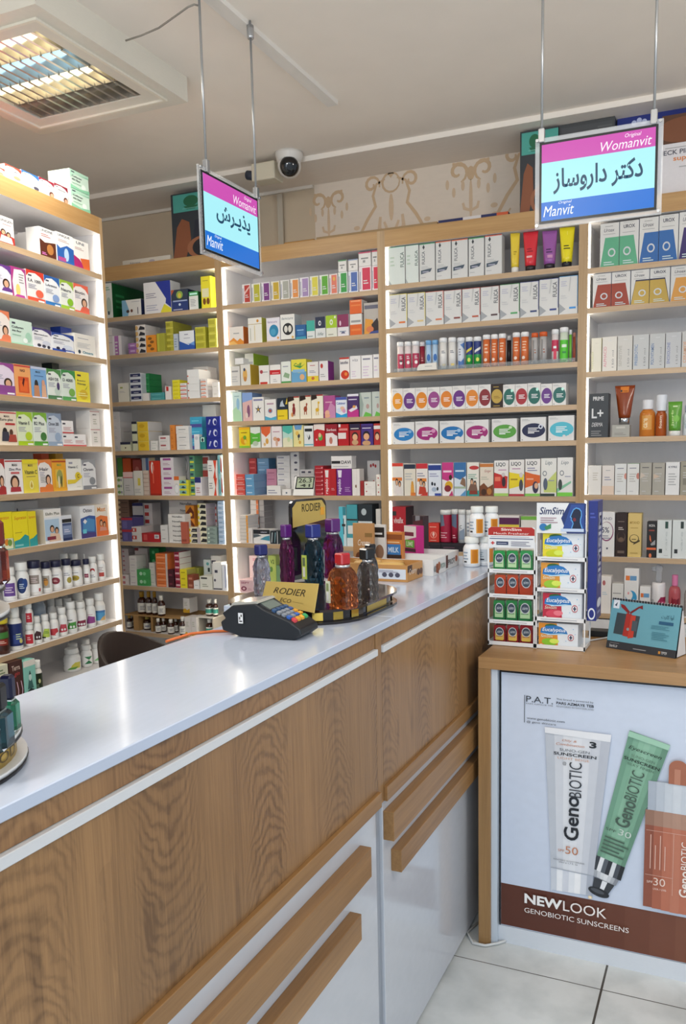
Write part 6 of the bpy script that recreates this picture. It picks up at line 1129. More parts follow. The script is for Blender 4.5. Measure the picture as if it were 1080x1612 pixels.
# ------------------------------------------------------------------ poster desk
YD = 2.267
desk = empty('display_desk', (-.06, YD, 0), 0, 'oak-framed desk with a sunscreen poster filling its front', 'desk')
def DB(n, a, b, m, ch=0, **k): return MB().box((a[0]+.06, a[1]-YD, a[2]), (b[0]+.06, b[1]-YD, b[2]), m, ch, **k).build(n, desk)
XR = .62
DB('top', (-.674, YD, .877), (XR, 2.74, .912), W_DESK, .001)
DB('side_leg', (-.674, YD, 0), (-.637, 2.74, .877), W_DESKV); DB('side_leg', (XR-.037, YD, 0), (XR, 2.74, .877), W_DESKV)
DB('back_panel', (-.637, 2.70, .02), (XR-.037, 2.72, .877), mat('d5d6da', .5))
DB('frame_strip', (-.637, YD+.012, 0), (-.618, YD+.05, .877), mat('c9d4e0', .3)); DB('frame_strip', (XR-.056, YD+.012, 0), (XR-.037, YD+.05, .877), mat('c9d4e0', .3))
DB('kick_strip', (-.618, YD+.03, 0), (XR-.056, YD+.05, .056), mat('d6dbe2', .4))
yp = YD+.030
def Q(u, v):
    p = on_y(u, v, yp-.001); return p.x, p.z
px0, px1, pz0, pz1 = -.614, XR-.060, .058, .870
pb = MB().box((px0+.06, yp-YD, pz0), (px1+.06, yp-YD+.012, pz1), mat('101014', .5), mf=mat('ccd6e8', .25))
A = lambda a, b: Q(740+a/3.176, 1020+b/3.176); Bq = lambda a, b: Q(740+a/3.176, 1270+b/3.176)
pm = lambda x, z, k: (x+.06, yp-YD-.0002*k, z)
def rc(p, q): return '%.4f %.4f %.4f %.4f' % (p[0], p[1], q[0], q[1])
def pg(*ps): return ' '.join('%.4f %.4f' % p for p in ps)
zb = Bq(148, 378)[1]
S = 'R %.4f %.4f %.4f %.4f 5c3226' % (px0+.003, pz0+.002, px1-.003, zb)
for i in range(6): S += ';R %.4f %.4f %.4f %.4f %s' % (-.38+i*.07, pz0+.002, px1-.003, zb, ['613629', '673b2c', '6d4030', '734534', '784a38', '7d4f3b'][i])
S += ';R %.4f %.4f %.4f %.4f 17171a' % (px0, pz1-.006, px1, pz1)
S += ';R %.4f %.4f %.4f %.4f 17171a' % (px0, pz0, px0+.003, pz1)
# brand block
a, b = A(271, 372), A(274, 235); S += ';R %.4f %.4f %.4f %.4f 3a3f48' % (a[0], a[1], b[0]+.0005, b[1])
def tx(op, t, p, q, c): return ';%s %s %s %s' % (op, t, rc(p, q), c)
def tl_(op, t, F, x0, yt, yb, x1, c):
    a, b, d = F(x0, yb), F(x0, yt), F(x1, yb); return ';%s %s %.4f %.4f %.4f %.4f %s' % (op, t, a[0], a[1], d[0], b[1], c)
S += tl_('T', 'P.A.T.', A, 281, 238, 268, 415, '3a3f48') + tl_('T', 'PARS_AZMAYE_TEB', A, 281, 273, 279, 415, '6a7078')
S += tl_('T', 'This_brand_is_powered_by', A, 432, 250, 261, 618, '50565e') + tl_('B', 'PARS_AZMAYE_TEB', A, 432, 267, 280, 620, '30343c') + tl_('T', 'REGISTERED_IN_SWITZERLAND', A, 432, 286, 294, 620, '80868e')
S += tl_('T', 'www.genobiotic.com', A, 284, 343, 357, 474, '40464e') + tl_('T', '@_geno_skincare', A, 284, 361, 374, 430, '40464e')
# white tube
tl, tr, cl_, cr_, bl, br = A(375, 392), A(708, 432), Bq(405, 300), Bq(618, 345), Bq(405, 412), Bq(610, 442)
mix = lambda p, q, t: (p[0]+(q[0]-p[0])*t, p[1]+(q[1]-p[1])*t)
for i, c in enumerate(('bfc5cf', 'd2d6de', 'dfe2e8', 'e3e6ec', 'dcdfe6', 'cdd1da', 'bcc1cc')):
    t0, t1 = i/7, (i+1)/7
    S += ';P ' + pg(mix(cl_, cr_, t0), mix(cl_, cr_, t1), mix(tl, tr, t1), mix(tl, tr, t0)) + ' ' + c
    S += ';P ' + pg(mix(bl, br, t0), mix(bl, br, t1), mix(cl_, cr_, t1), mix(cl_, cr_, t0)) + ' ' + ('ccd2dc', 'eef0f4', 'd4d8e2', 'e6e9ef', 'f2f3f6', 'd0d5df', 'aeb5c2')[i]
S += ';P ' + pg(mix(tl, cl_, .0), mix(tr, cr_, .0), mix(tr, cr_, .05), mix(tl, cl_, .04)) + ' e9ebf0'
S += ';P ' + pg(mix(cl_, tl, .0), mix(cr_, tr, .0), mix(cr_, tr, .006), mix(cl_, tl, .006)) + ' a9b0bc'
S += tl_('I', 'Oily_&', A, 462, 452, 466, 536, 'c88868') + tl_('I', 'Combination', A, 432, 468, 480, 574, 'c88868') + tl_('H', '3', A, 598, 465, 497, 634, '22262c')
S += tl_('T', 'SUNO-GEN', A, 450, 497, 510, 600, '5a6068') + tl_('B', 'SUNSCREEN', A, 420, 513, 528, 634, '2a2e36') + tl_('T', 'LIGHT_BEIGE', A, 440, 538, 549, 598, 'd0a48c')
S += tx('W', 'Geno', A(470, 952), A(548, 742), '22262e') + tx('V', 'BIOTIC', A(496, 738), A(562, 574), '3a3e46') + tx('T', '@', A(465, 582), A(484, 566), '50565e')
S += tl_('T', 'SPF', Bq, 442, 204, 216, 474, 'c08060') + tl_('T', '50', Bq, 478, 190, 228, 542, 'c08060') + tl_('T', 'REGISTERED_IN_SWITZERLAND', Bq, 420, 250, 257, 575, '70767e') + tl_('T', '50ml_e_1.7_fl._oz', Bq, 446, 264, 272, 540, '70767e')
# orange bottle at the right
xl, xr = Bq(868, 400)[0], Bq(868, 400)[0]+.17; z_b, z_m, z_f, z_n = Bq(868, 488)[1], A(880, 800)[1], A(930, 662)[1], A(1015, 552)[1]
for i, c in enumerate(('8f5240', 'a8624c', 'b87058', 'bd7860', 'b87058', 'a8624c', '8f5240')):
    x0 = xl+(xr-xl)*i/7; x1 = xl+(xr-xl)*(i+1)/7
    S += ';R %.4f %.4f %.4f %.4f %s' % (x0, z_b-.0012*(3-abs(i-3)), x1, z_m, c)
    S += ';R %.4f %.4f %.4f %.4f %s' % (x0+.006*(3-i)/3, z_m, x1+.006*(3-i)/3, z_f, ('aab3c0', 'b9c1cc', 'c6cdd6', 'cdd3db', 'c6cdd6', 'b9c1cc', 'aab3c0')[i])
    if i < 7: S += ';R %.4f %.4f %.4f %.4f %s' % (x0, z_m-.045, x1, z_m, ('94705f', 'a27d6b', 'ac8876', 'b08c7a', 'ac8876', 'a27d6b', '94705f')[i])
xc = (xl+xr)/2; S += ';R %.4f %.4f %.4f %.4f a4664e;E %.4f %.4f .025 .022 a4664e;R %.4f %.4f %.4f %.4f bb8068' % (xc-.025, z_f, xc+.025, z_n-.022, xc, z_n-.022, xc-.01, z_f, xc+.006, z_n-.026)
S += tx('T', '30', (xl+.027, z_b+.071), (xl+.059, z_b+.094), 'e8d0c4') + tx('T', 'SPF', (xl+.009, z_b+.076), (xl+.025, z_b+.083), 'e8d0c4') + tx('W', 'Geno', (xl+.096, z_b+.05), (xl+.122, z_b+.128), 'f0e4dc') + tx('V', 'BIOTIC', (xl+.099, z_b+.132), (xl+.119, z_b+.213), 'f0e4dc') + tx('T', 'UVA_/_UVB', (xl+.027, z_b+.058), (xl+.062, z_b+.064), 'e8d0c4')
for i in range(4): S += ';R %.4f %.4f %.4f %.4f d8b0a0' % (xl+.016+i*.013, z_b+.12, xl+.0185+i*.013, z_b+.222-.03*(i % 2))
S += ';R %.4f %.4f %.4f %.4f d8b4a4;R %.4f %.4f %.4f %.4f d8b4a4;R %.4f %.4f %.4f %.4f d8b4a4' % (xl+.078, z_b+.05, xl+.079, z_b+.235, xl+.004, z_b+.101, xl+.078, z_b+.102, xl+.004, z_b+.234, xr-.004, z_b+.235)
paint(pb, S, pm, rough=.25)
# green tube, drawn along its own slanted axis
p0, p1 = mix(Bq(635, 240), Bq(775, 297), .5), mix(A(795, 427), A(1006, 466), .5)
ax = Vector((p1[0]-p0[0], p1[1]-p0[1])); Lg = ax.length; ax.normalize(); ac = Vector((ax.y, -ax.x))
w0 = .5*math.dist(Bq(635, 240), Bq(775, 297)); w1 = .5*math.dist(A(795, 427), A(1006, 466))
gm = lambda u, v, k: (p0[0]+ac.x*u+ax.x*v+.06, yp-YD-.0002*k-.004, p0[1]+ac.y*u+ax.y*v)
G = ''
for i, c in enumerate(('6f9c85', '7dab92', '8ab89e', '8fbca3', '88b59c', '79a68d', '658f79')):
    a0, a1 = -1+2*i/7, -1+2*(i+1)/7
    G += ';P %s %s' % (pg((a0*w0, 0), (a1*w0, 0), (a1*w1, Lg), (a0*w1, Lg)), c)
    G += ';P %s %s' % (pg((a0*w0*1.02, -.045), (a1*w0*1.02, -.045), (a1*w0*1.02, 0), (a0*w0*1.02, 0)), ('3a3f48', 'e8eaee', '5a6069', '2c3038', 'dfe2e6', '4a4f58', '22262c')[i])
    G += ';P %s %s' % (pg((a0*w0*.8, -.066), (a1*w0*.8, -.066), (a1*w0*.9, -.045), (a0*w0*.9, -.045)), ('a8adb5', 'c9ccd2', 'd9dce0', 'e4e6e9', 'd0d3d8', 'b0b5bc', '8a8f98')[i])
G += ';P %s 3a3e44;P %s e6e8ec;E -.006 -.106 .031 .0135 2a2d32;E -.010 -.104 .02 .006 4a4f56' % (pg((-.026, -.102), (.02, -.102), (.03, -.066), (-.03, -.066)), pg((-.006, -.094), (.006, -.094), (.009, -.066), (-.006, -.066)))
G += ';P %s 9fcab2' % pg((-w1, Lg-.016), (w1, Lg-.016), (w1, Lg), (-w1, Lg))
for op, t, ua, ub, va, vb_, c in (('I', 'Eyescreen', -.046, .046, .868, .902, '26342c'), ('T', 'SUNO-GEN', -.033, .033, .826, .845, '5a7a68'), ('B', 'SUNSCREEN', -.05, .05, .79, .813, '26342c'), ('T', 'SILKY_FINISH', -.037, .037, .76, .778, '4a6a58'), ('W', 'Geno', -.022, .02, .29, .50, '465b50'), ('V', 'BIOTIC', -.018, .017, .507, .735, '465b50'), ('T', '30', -.004, .032, .225, .272, 'c9d6ce'), ('T', 'SPF', -.04, -.010, .228, .248, '3a4a42')):
    G += ';%s %s %.4f %.4f %.4f %.4f %s' % (op, t, ua, Lg*va, ub, Lg*vb_, c)
G += ';L 5 -.036 %.4f .036 %.4f 4a6456' % (Lg*.05, Lg*.2)
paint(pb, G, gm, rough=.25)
# bottom lettering
T2 = tx('H', 'NEW', Bq(274, 478), Bq(462, 450), 'f4f2f0') + tx('T', 'LOOK', Bq(472, 522), Bq(684, 492), 'f4ece8') + tx('T', 'GENOBIOTIC_SUNSCREENS', Bq(274, 528), Bq(794, 604), 'f0e8e4')
h1 = Bq(274, 428)[1]-Bq(274, 476)[1]
nx0, nx1, lx1 = Bq(274, 470)[0], Bq(462, 490)[0], Bq(684, 530)[0]; nz = Bq(274, 476)[1]
T2 = ';H NEW %.4f %.4f %.4f %.4f f4f2f0;T LOOK %.4f %.4f %.4f %.4f f4ece8' % (nx0, nz, nx1, nz+h1, nx1+.003, nz, lx1, nz+h1)
g1 = Bq(274, 522)[1]; T2 += ';T GENOBIOTIC_SUNSCREENS %.4f %.4f %.4f %.4f f0e8e4' % (nx0, g1, Bq(795, 610)[0], g1+(Bq(274, 498)[1]-Bq(274, 522)[1]))
e_ = Bq(602, 448); T2 += ';E %.4f %.4f .006 .005 f2d8a8;E %.4f %.4f .003 .0026 fff4dc' % (e_[0], e_[1], e_[0], e_[1])
paint(pb, T2, lambda x, z, k: (x+.06, yp-YD-.0062-.0002*k, z), rough=.25)
pb.build('poster', desk)

# ------------------------------------------------------------------ card terminal
A0, A1, A2 = on_z(348, 1001, ZC), on_z(465, 1009, ZC), on_z(497, 986, ZC)
dx = (A1-A0); Lp = dx.length; ang = math.atan2(dx.y, dx.x); Wp = .082
pos = empty('card_terminal', (A0.x, A0.y, ZC), ang, 'black card payment terminal with coloured keys on the white counter', 'card terminal')
BK = mat('1d2126', .38, nm='plastic'); BK2 = mat('2b3036', .3, nm='plastic')
h0 = .062
prof = [(0.004, .012), (.0, .030), (.012, .038), (.004, .048), (.030, .066), (.085, .072), (.105, .060), (.16, .040), (Lp+.012, .024), (Lp+.014, .012), (Lp-.002, .001), (.045, .001), (.03, .006)]
o = MB().prism(prof, 0.0, Wp, BK, 'y'); o = fixn(o.build('body', pos))
bv = o.modifiers.new('edge', 'BEVEL'); bv.width = .003; bv.segments = 2; bv.limit_method = 'ANGLE'
def slp(x):                                                          # height of the sloping face
    for (xa, za), (xb, zb_) in zip(prof[4:8], prof[5:9]):
        if xa <= x <= xb: return za+(zb_-za)*(x-xa)/(xb-xa)
    return .03
fixn(MB().prism([(.012, .045), (.028, .0705), (.083, .0765), (.09, .073), (.05, .05)], .004, Wp-.004, mat('c9c8c0', .15, trans=.35), 'y').build('paper_cover', pos))
sc = MB()
def face_box(mb, xa, xb, ya, yb, m, t=.0035):
    za, zb_ = slp(xa), slp(xb)
    mb.add([(xa, ya, za+t), (xb, ya, zb_+t), (xb, yb, zb_+t), (xa, yb, za+t), (xa, ya, za-.001), (xb, ya, zb_-.001), (xb, yb, zb_-.001), (xa, yb, za-.001)], [(0, 1, 2, 3), (0, 4, 5, 1), (1, 5, 6, 2), (2, 6, 7, 3), (3, 7, 4, 0)], m)
face_box(sc, .084, .112, .008, Wp-.008, BK2, .001); sc.build('screen_frame', pos)
sc = MB(); face_box(sc, .088, .110, .014, Wp-.016, mat('6c7a74', .2), .0018); sc.build('screen', pos)
keyc = [['3a5a84']*3+['3a5a84'], ['8a93a0']*3+['3a5a9c'], ['8a93a0']*3+['e0a030'], ['3a6ac0', '8a93a0', '3a6ac0', 'e8a838'], ['d84a54', 'e0a03a', 'e8b040', '3aa86a']]
kx0 = .115; kdx = (Lp-.002-kx0)/5
for r in range(5):
    for c in range(4):
        kb = MB(); y0 = .008+c*.0165; face_box(kb, kx0+r*kdx+.001, kx0+(r+1)*kdx-.003, y0+.002, y0+.0145, mat(keyc[r][c], .4), .0045)
        kb.build('key', pos)
st = MB(); paint(st, 'R .045 .030 .056 .052 e6e8ea;R .047 .033 .054 .036 444;R .047 .038 .05 .044 444;R .051 .044 .054 .049 444', lambda x, z, k: (x, -.0034-.0002*k, z)); st.build('sticker', pos)
o = MB().tube([on_z(262, 1012, ZC)+Vector((0, 0, .003)), on_z(300, 1000, ZC)+Vector((0, 0, .003)), on_z(335, 996, ZC)+Vector((0, 0, .003)), on_z(375, 999, ZC)+Vector((0, .03, .003))], .003, mat('d9713a', .5)).build('cable')
tag(o, 'orange cable lying on the counter behind the card terminal', 'cable')

# ------------------------------------------------------------------ revolving perfume stand and its bottles
ZB = ZC+.034
def rrect(x0, y0, x1, y1, r, n=6):
    pts = []
    for cx, cy, a0 in ((x1-r, y0+r, -90), (x1-r, y1-r, 0), (x0+r, y1-r, 90), (x0+r, y0+r, 180)):
        for i in range(n+1): a = math.radians(a0+90*i/n); pts.append((cx+r*math.cos(a), cy+r*math.sin(a)))
    return pts
sc_ = Vector((-.945, 1.735, ZC)); stand = empty('perfume_stand', sc_, 0, 'black and gold perfume display stand with mirrored back panel on the counter', 'display stand')
DK = mat('1a1414', .15, coat=.5); GOLD = mat('c9a94e', .16, metal=.9); GOLDP = mat('d6bc6c', .3, metal=.35)
x0, y0, x1, y1 = -.165, -.195, .185, .22
MB().prism(rrect(x0, y0, x1, y1, .13), 0, .006, DK, 'z').build('foot_plate', stand)
MB().prism(rrect(x0+.012, y0+.012, x1-.012, y1-.012, .12), .006, .028, DK, 'z').build('base', stand)
MB().prism(rrect(x0, y0, x1, y1, .13), .028, .034, mat('2a1a16', .12, coat=.6), 'z').build('platter', stand)
pl_ = rrect(x0+.0105, y0+.0105, x1-.0105, y1-.0105, .121, 8)
for i in range(0, 16):
    a, b = Vector(pl_[i % len(pl_)]), Vector(pl_[(i+1) % len(pl_)])
    if (b-a).length > .05:
        a, b = a+(b-a)*.12, a+(b-a)*.88
    elif i % 2: continue
    g = MB(); g.add([(a.x, a.y, .008), (b.x, b.y, .008), (b.x, b.y, .026), (a.x, a.y, .026)], [(0, 1, 2, 3)], GOLD); g.build('gold_window', stand)
PL_, PR_ = on_z(461, 914, ZB), on_z(516, 903, ZB)
hz = vz(470, 787, PL_)-ZB; wv = (PR_-PL_); wv.z = 0; wl = wv.length; wv.normalize(); pn = Vector((wv.y, -wv.x, 0))
rp = rrect(0, 0, wl, hz, .022, 5); rp = [p if p[1] > .03 else (p[0], 0) for p in rp]
def pan(poly, off0, off1, m, name, parent):
    mb = MB(); n = len(poly)
    V = [PL_+wv*a+Vector((0, 0, b))+pn*off0-sc_ for a, b in poly]+[PL_+wv*a+Vector((0, 0, b))+pn*off1-sc_ for a, b in poly]
    mb.add(V, [tuple(range(n))[::-1], tuple(range(n, 2*n))]+[(i, (i+1) % n, n+(i+1) % n, n+i) for i in range(n)], m); return fixn(mb.build(name, parent))
pan(rp, -.008, 0, mat('15151a', .08, coat=.8), 'back_panel', stand)
hd = MB(); zt_ = hz*.70
pts = [(.006, zt_-.01), (wl-.004, zt_+.004), (wl-.004, hz-.024), (wl-.02, hz-.006), (.024, hz-.006), (.006, hz-.022)]
hd.add([PL_+wv*a+Vector((0, 0, b))+pn*.0008-sc_ for a, b in pts], [tuple(range(6))], GOLDP)
paint(hd, 'T RODIER .3 .84 .84 .94 2a2214;R .82 .78 .93 .88 e8a83a', lambda u, v, k: tuple(PL_+wv*(u*wl)+Vector((0, 0, v*hz))+pn*(.001+.0003*k)-sc_)); hd.build('gold_header', stand)
# gold name card
C1, C2 = on_z(411, 947, ZB+.001), on_z(494, 965, ZB+.001); cw = C2-C1; cw.z = 0; cl = cw.length; cw.normalize(); cn = Vector((cw.y, -cw.x, 0))
lean = (Vector((0, 0, 1))-cn*.45).normalized(); pnm = cw.cross(lean)
T1, T2_ = on_plane(419, 915, C1, pnm), on_plane(501, 919, C2, pnm)
cd = MB(); V = [C1, C2, T2_, T1]; cd.add([p-sc_ for p in V]+[p-cn*.002-sc_ for p in V], [(0, 1, 2, 3), (7, 6, 5, 4), (0, 4, 5, 1), (1, 5, 6, 2), (2, 6, 7, 3), (3, 7, 4, 0)], GOLDP)
def cm(u, v, k):
    p = (C1*(1-u)+C2*u)*(1-v)+(T1*(1-u)+T2_*u)*v; return tuple(p+cn*(.0004+.0003*k)-sc_)
paint(cd, 'I RODIER .2 .5 .8 .76 3a3020;I ECO .36 .18 .57 .34 4a3e28;R .6 .25 .8 .26 8a7438', cm); cd.build('name_card', stand)

def glass(c, r=.06): return mat(c, r, trans=.92, ior=1.42, nm='glass')
def perfume(x, y, z, w, h, gc, cap, lb, lab=None, rz=0.0, d=None, name='perfume_bottle', ck=.29):
    o = empty(name, (x, y, z), rz, lb, 'perfume bottle', 'perfume bottles on the stand'); d = d or w*.62
    bh, mb = h*.74, MB(); m = glass(gc)
    NX, NZ = 4, 6; bz = bh*.80
    rings = []; n = 24
    def ring(sx, sy, zz, bump=0):
        pts = []
        for i in range(n):
            a = 2*math.pi*(i+.5*0)/n; cx_, sy_ = math.cos(a), math.sin(a); q = 7.0
            r_ = (abs(cx_)**q+abs(sy_)**q)**(-1/q)
            e = 1+bump*(1 if i % 2 else -1)*(1.0 if abs(cx_) > .5 else .0); pts.append((sx*r_*cx_*e, sy*r_*sy_*e, zz))
        return pts
    rings.append(ring(w/2*.9, d/2*.9, 0))
    for j in range(NZ+1): rings.append(ring(w/2*.96, d/2*.96, .004+(bz-.004)*j/NZ, .045 if j % 2 else -.045))
    rings += [ring(w/2*.8, d/2*.8, bh*.90), ring(w*.24, w*.24, bh*.985), ring(w*.23, w*.23, bh)]
    vs = [p for r in rings for p in r]; fs = []
    for j in range(len(rings)-1):
        for i in range(n):
            a, b, c_, d_ = j*n+i, j*n+(i+1) % n, (j+1)*n+(i+1) % n, (j+1)*n+i
            if (i+j) % 2: fs += [(a, b, c_), (a, c_, d_)]
            else: fs += [(a, b, d_), (b, c_, d_)]
    fs.append(tuple(range(n))[::-1]); fs.append(tuple((len(rings)-1)*n+i for i in range(n)))
    mb.add(vs, fs, m); mb.build('glass_body', o)
    MB().lathe([(w*.25, bh), (w*.25, bh+.006)], mat('c9ccd0', .2, metal=.7), 16).build('collar', o)
    cm_ = mat(cap, .25, coat=.4); k = w*ck
    MB().box((-k, -k, bh+.006), (k, k, h), cm_, .003).build('cap', o)
    if lab:
        lm = MB(); xx, ww, c1, c2 = lab
        lm.box((xx*w-ww*w/2, -d/2-.004, bh*.12), (xx*w+ww*w/2, -d/2-.001, bh*.66), mat(c1, .5)); paint(lm, 'R .2 .55 .8 .9 %s;R .25 .1 .75 .5 eee' % c2, flat(xx*w-ww*w/2, bh*.12, ww*w, bh*.54, -d/2-.004)); lm.build('label', o)
    return o
def perf(pxc, pxb, pxt, pxw, gc, cap, lb, lab=None, rz=0.0, z=ZB+.0006, name='perfume_bottle', ck=.29):
    p = on_z(pxc, pxb, z); dist = (p-EYE).dot(FWD); w = pxw/F_PX*dist
    h = vz(pxc, pxt, p)-z; c = p+FW*(w*.3)
    return perfume(c.x, c.y, z, w, h, gc, cap, lb, lab, rz+YAW*-1*0+math.atan2(-FW.x, FW.y)*0-.4+.8*0, None, name, ck)
perf(412, 938, 858, 28, 'c4c8dc', '1c2268', 'clear perfume bottle with navy cap left of the gold name card')
perf(452, 919, 826, 24, '7a2a6a', '5a1f74', 'purple perfume bottle with purple cap behind the mirrored panel')
perf(494, 921, 826, 32, '2a5a70', '1c2a80', 'teal perfume bottle with royal blue cap before the mirrored panel', (-.3, .34, 'c8d860', '6a7a5a'))
perf(525, 912, 817, 32, '8a3c84', '5a2070', 'violet perfume bottle with purple cap right of the mirrored panel', (-.42, .3, 'b8c4c8', '8a9498'))
perf(540, 959, 872, 48, 'c4703c', 'b01c20', 'amber perfume bottle with red cap at the stand front', (-.36, .2, 'd8dcc4', '8a9a6a'), ck=.20)
perf(579, 948, 864, 33, '8f8a88', '121214', 'smoky clear perfume bottle with black cap at the stand front')
perf(584, 934, 857, 24, '8a8a90', '16161a', 'smoky perfume bottle with black cap behind the front black-capped one')

# ------------------------------------------------------------------ tall tiered perfume stand at the photo's left edge
tc = Vector((-.905, .615, ZC)); ts = empty('tiered_stand', tc, 0, 'tall round tiered perfume stand with white discs and gold rings, cut by the photo edge', 'display stand')
WD = mat('e4e8ec', .25, coat=.3)
MB().lathe([(.150, 0), (.152, .006)], mat('14161c', .3), 48).build('foot_disc', ts)
MB().lathe([(.151, .006), (.151, .011)], WD, 48).build('disc', ts)
gr = MB().lathe([(.139, .011), (.139, .034)], mat('c8a850', .3, metal=.45), 48)
gr2 = gr.build('gold_ring', ts); lt = MB()
def ringmap(a0, a1, r, z0_, z1_): return lambda u, v, k: (r*math.cos(math.radians(a0+(a1-a0)*u)), r*math.sin(math.radians(a0+(a1-a0)*u)), z0_+(z1_-z0_)*v)
paint(lt, 'T WOODY_SENSE 0 .22 1 .76 5a4820', ringmap(-8, 85, .1395, .011, .034)); lt.build('lettering', ts)
MB().lathe([(.147, .034), (.147, .037)], mat('14161c', .3), 48).build('trim_disc', ts); MB().lathe([(.146, .037), (.146, .042)], WD, 48).build('disc', ts)
MB().lathe([(.03, .042), (.03, .185)], mat('20242c', .3), 24).build('column', ts)
MB().lathe([(.144, .183), (.144, .186)], mat('14161c', .3), 48).build('trim_disc', ts); MB().lathe([(.143, .186), (.143, .191)], WD, 48).build('disc', ts)
MB().lathe([(.132, .191), (.132, .214)], mat('c8a850', .3, metal=.45), 48).build('gold_ring', ts)
MB().lathe([(.140, .214), (.140, .217)], mat('14161c', .3), 48).build('trim_disc', ts); MB().lathe([(.139, .217), (.139, .222)], WD, 48).build('disc', ts)
MB().lathe([(.025, .222), (.025, .36)], mat('20242c', .3), 24).build('column', ts)
def squareb(u, vb, vt, pw, z, gc, cap, lb, capf, lab=None):
    p = on_z(u, vb, z); dist = (p-EYE).dot(FWD); w = pw/F_PX*dist; h = vz(u, vt, p)-z; c = p+FW*(w*.5)
    o = empty('perfume_bottle', (c.x, c.y, z), .45, lb, 'perfume bottle', 'bottles on the tiered stand')
    bh = h*(1-capf); MB().box((-w/2, -w/2, 0), (w/2, w/2, bh*.96), glass(gc), .004).build('glass_body', o)
    MB().box((-w*.3, -w*.3, bh*.96), (w*.3, w*.3, bh), mat('b9c4c0', .2, metal=.6)).build('collar', o)
    MB().box((-w*.36, -w*.36, bh), (w*.36, w*.36, h), mat(cap, .4), .003).build('cap', o)
    if lab: b = MB(); paint(b, lab, flat(-w/2, 0, w, bh, -w/2-.0004)); b.build('label', o)
zt1 = ZC+.0425
squareb(11, 1156, 1066, 27, zt1, '2f8a68', '15173a', 'green glass perfume bottle with dark navy cap on the tiered stand', .42)
squareb(-13, 1186, 1083, 42, zt1, '2a5a66', '0e0f12', 'blue-grey glass perfume bottle with black cap on the tiered stand', .40, 'L 1 .3 .6 .9 .68 b8c8cc;P .5 .15 .56 .22 .62 .15 .56 .08 c8d4d8')
squareb(-2, 921, 820, 22, ZC+.2225, '7a2a18', '6a2016', 'red-brown glass perfume bottle on the upper tier of the tiered stand', .4)

# ------------------------------------------------------------------ snacks and bottles on the far worktop
def tray(x0, y0, x1, y1, h, c, lb, design, front='', hb=None):
    o = empty('display_tray', ((x0+x1)/2, (y0+y1)/2, ZC+.0005), 0, lb, 'display tray', 'snack trays on the counter')
    W, Dp, t = (x1-x0)/2, (y1-y0)/2, .0025; m = mat(c, .5)
    b = MB(); b.box((-W, -Dp, 0), (W, Dp, t), m); b.box((-W, -Dp, t), (W, -Dp+t, h), m); b.box((-W, Dp-t, t), (W, Dp, h), m); b.box((W-t, -Dp+t, t), (W, Dp-t, h), m); b.box((-W, -Dp+t, t), (-W+t, Dp-t, hb or h), m)
    paint(b, design, lambda u, v, k: (W+.0003*k, -Dp+u*2*Dp, v*h))
    if front: paint(b, front, lambda u, v, k: (-W+u*2*W, -Dp-.0003*k, v*h))
    b.build('tray', o); return o
tray(-1.13, 2.195, -.868, 2.322, .05, 'c69256', 'tan card tray of wrapped biscuits on the counter behind the perfume stand', 'R .0 .55 .3 .95 4a2a1a;I Creamy .1 .3 .6 .75 efe6da;E .7 .4 .1 .2 5a3018;E .88 .4 .1 .2 5a3018', 'R .62 .15 .98 .75 dde4ee;R .5 .05 .55 .08 a87440;E .72 .4 .03 .14 556;E .8 .4 .03 .14 556;E .88 .4 .03 .14 556;L 2 .65 .55 .9 .72 99a')
for i, (x, y, rz) in enumerate(((-.94, 2.24, .2), (-.955, 2.285, -.3), (-1.02, 2.25, .5), (-1.03, 2.29, -.2))):
    b = MB().lathe([(.0, .0), (.026, .004), (.030, .010), (.026, .016), (.01, .019)], mat(['d8b26a', 'c89a58', 'd4ae74', 'b98a4a'][i], .45), 16, sx=1.5)
    o = b.build('biscuit_packet', loc=(x, y, ZC+.0335+.0095*(i % 2)*0+.002*i), rz=rz)
    tag(o, ['gold wrapped biscuit at the tan tray front', 'brown wrapped biscuit behind the gold one in the tan tray', 'pale wrapped biscuit in the tan tray middle', 'dark tan wrapped biscuit at the tan tray back'][i], 'biscuit', 'biscuits in the tan tray')
    MB().box((-.058, -.012, .008), (-.04, .012, .0095), mat('c8a468', .45)).build('wrapper_end', o)
b = MB().box((-1.12, 2.21, ZC+.0032), (-.90, 2.31, ZC+.033), mat('b98c54', .6)); tag(b.build('biscuit_layer'), 'lower layer of wrapped biscuits filling the tan tray', 'biscuits', kind='stuff')
tray(-1.12, 2.335, -.838, 2.457, .05, 'e4e4e4', 'white card tray with reindeer picture beside the tan tray', 'E .3 .4 .12 .3 8a4a2c;E .45 .5 .1 .28 a8603a;R .34 .05 .42 .4 8a4a2c;E .12 .4 .08 .2 8a8e90;B PROTEIN .55 .3 .92 .6 6a8a80', 'L 1 .6 .4 .9 .5 ccc')
tray(-1.12, 2.47, -.845, 2.612, .052, 'dedede', 'white card tray with dark lettering behind the reindeer tray', 'R .02 .1 .2 .9 5a2a22;B PROT .2 .25 .7 .6 4a4a4c;E .8 .5 .08 .2 a85a3a', '')
def pouch(u0, u1, vt, x, y, c, lb, design, name='snack_pack', rz=-.35, d=.03, top=None, side=None):
    P = Vector((x, y, ZC)); dist = (P-EYE).dot(FWD); w = (u1-u0)/F_PX*dist; h = vz((u0+u1)/2, vt, P)-ZC
    q = on_plane((u0+u1)/2, vt, P, FW); q.z = ZC
    o = carton(name, (q.x, q.y, ZC+.0035), rz, w, d, h-.003, c, design, side, top); tag(o, lb, 'snack pack', 'snack packs on the counter'); return o
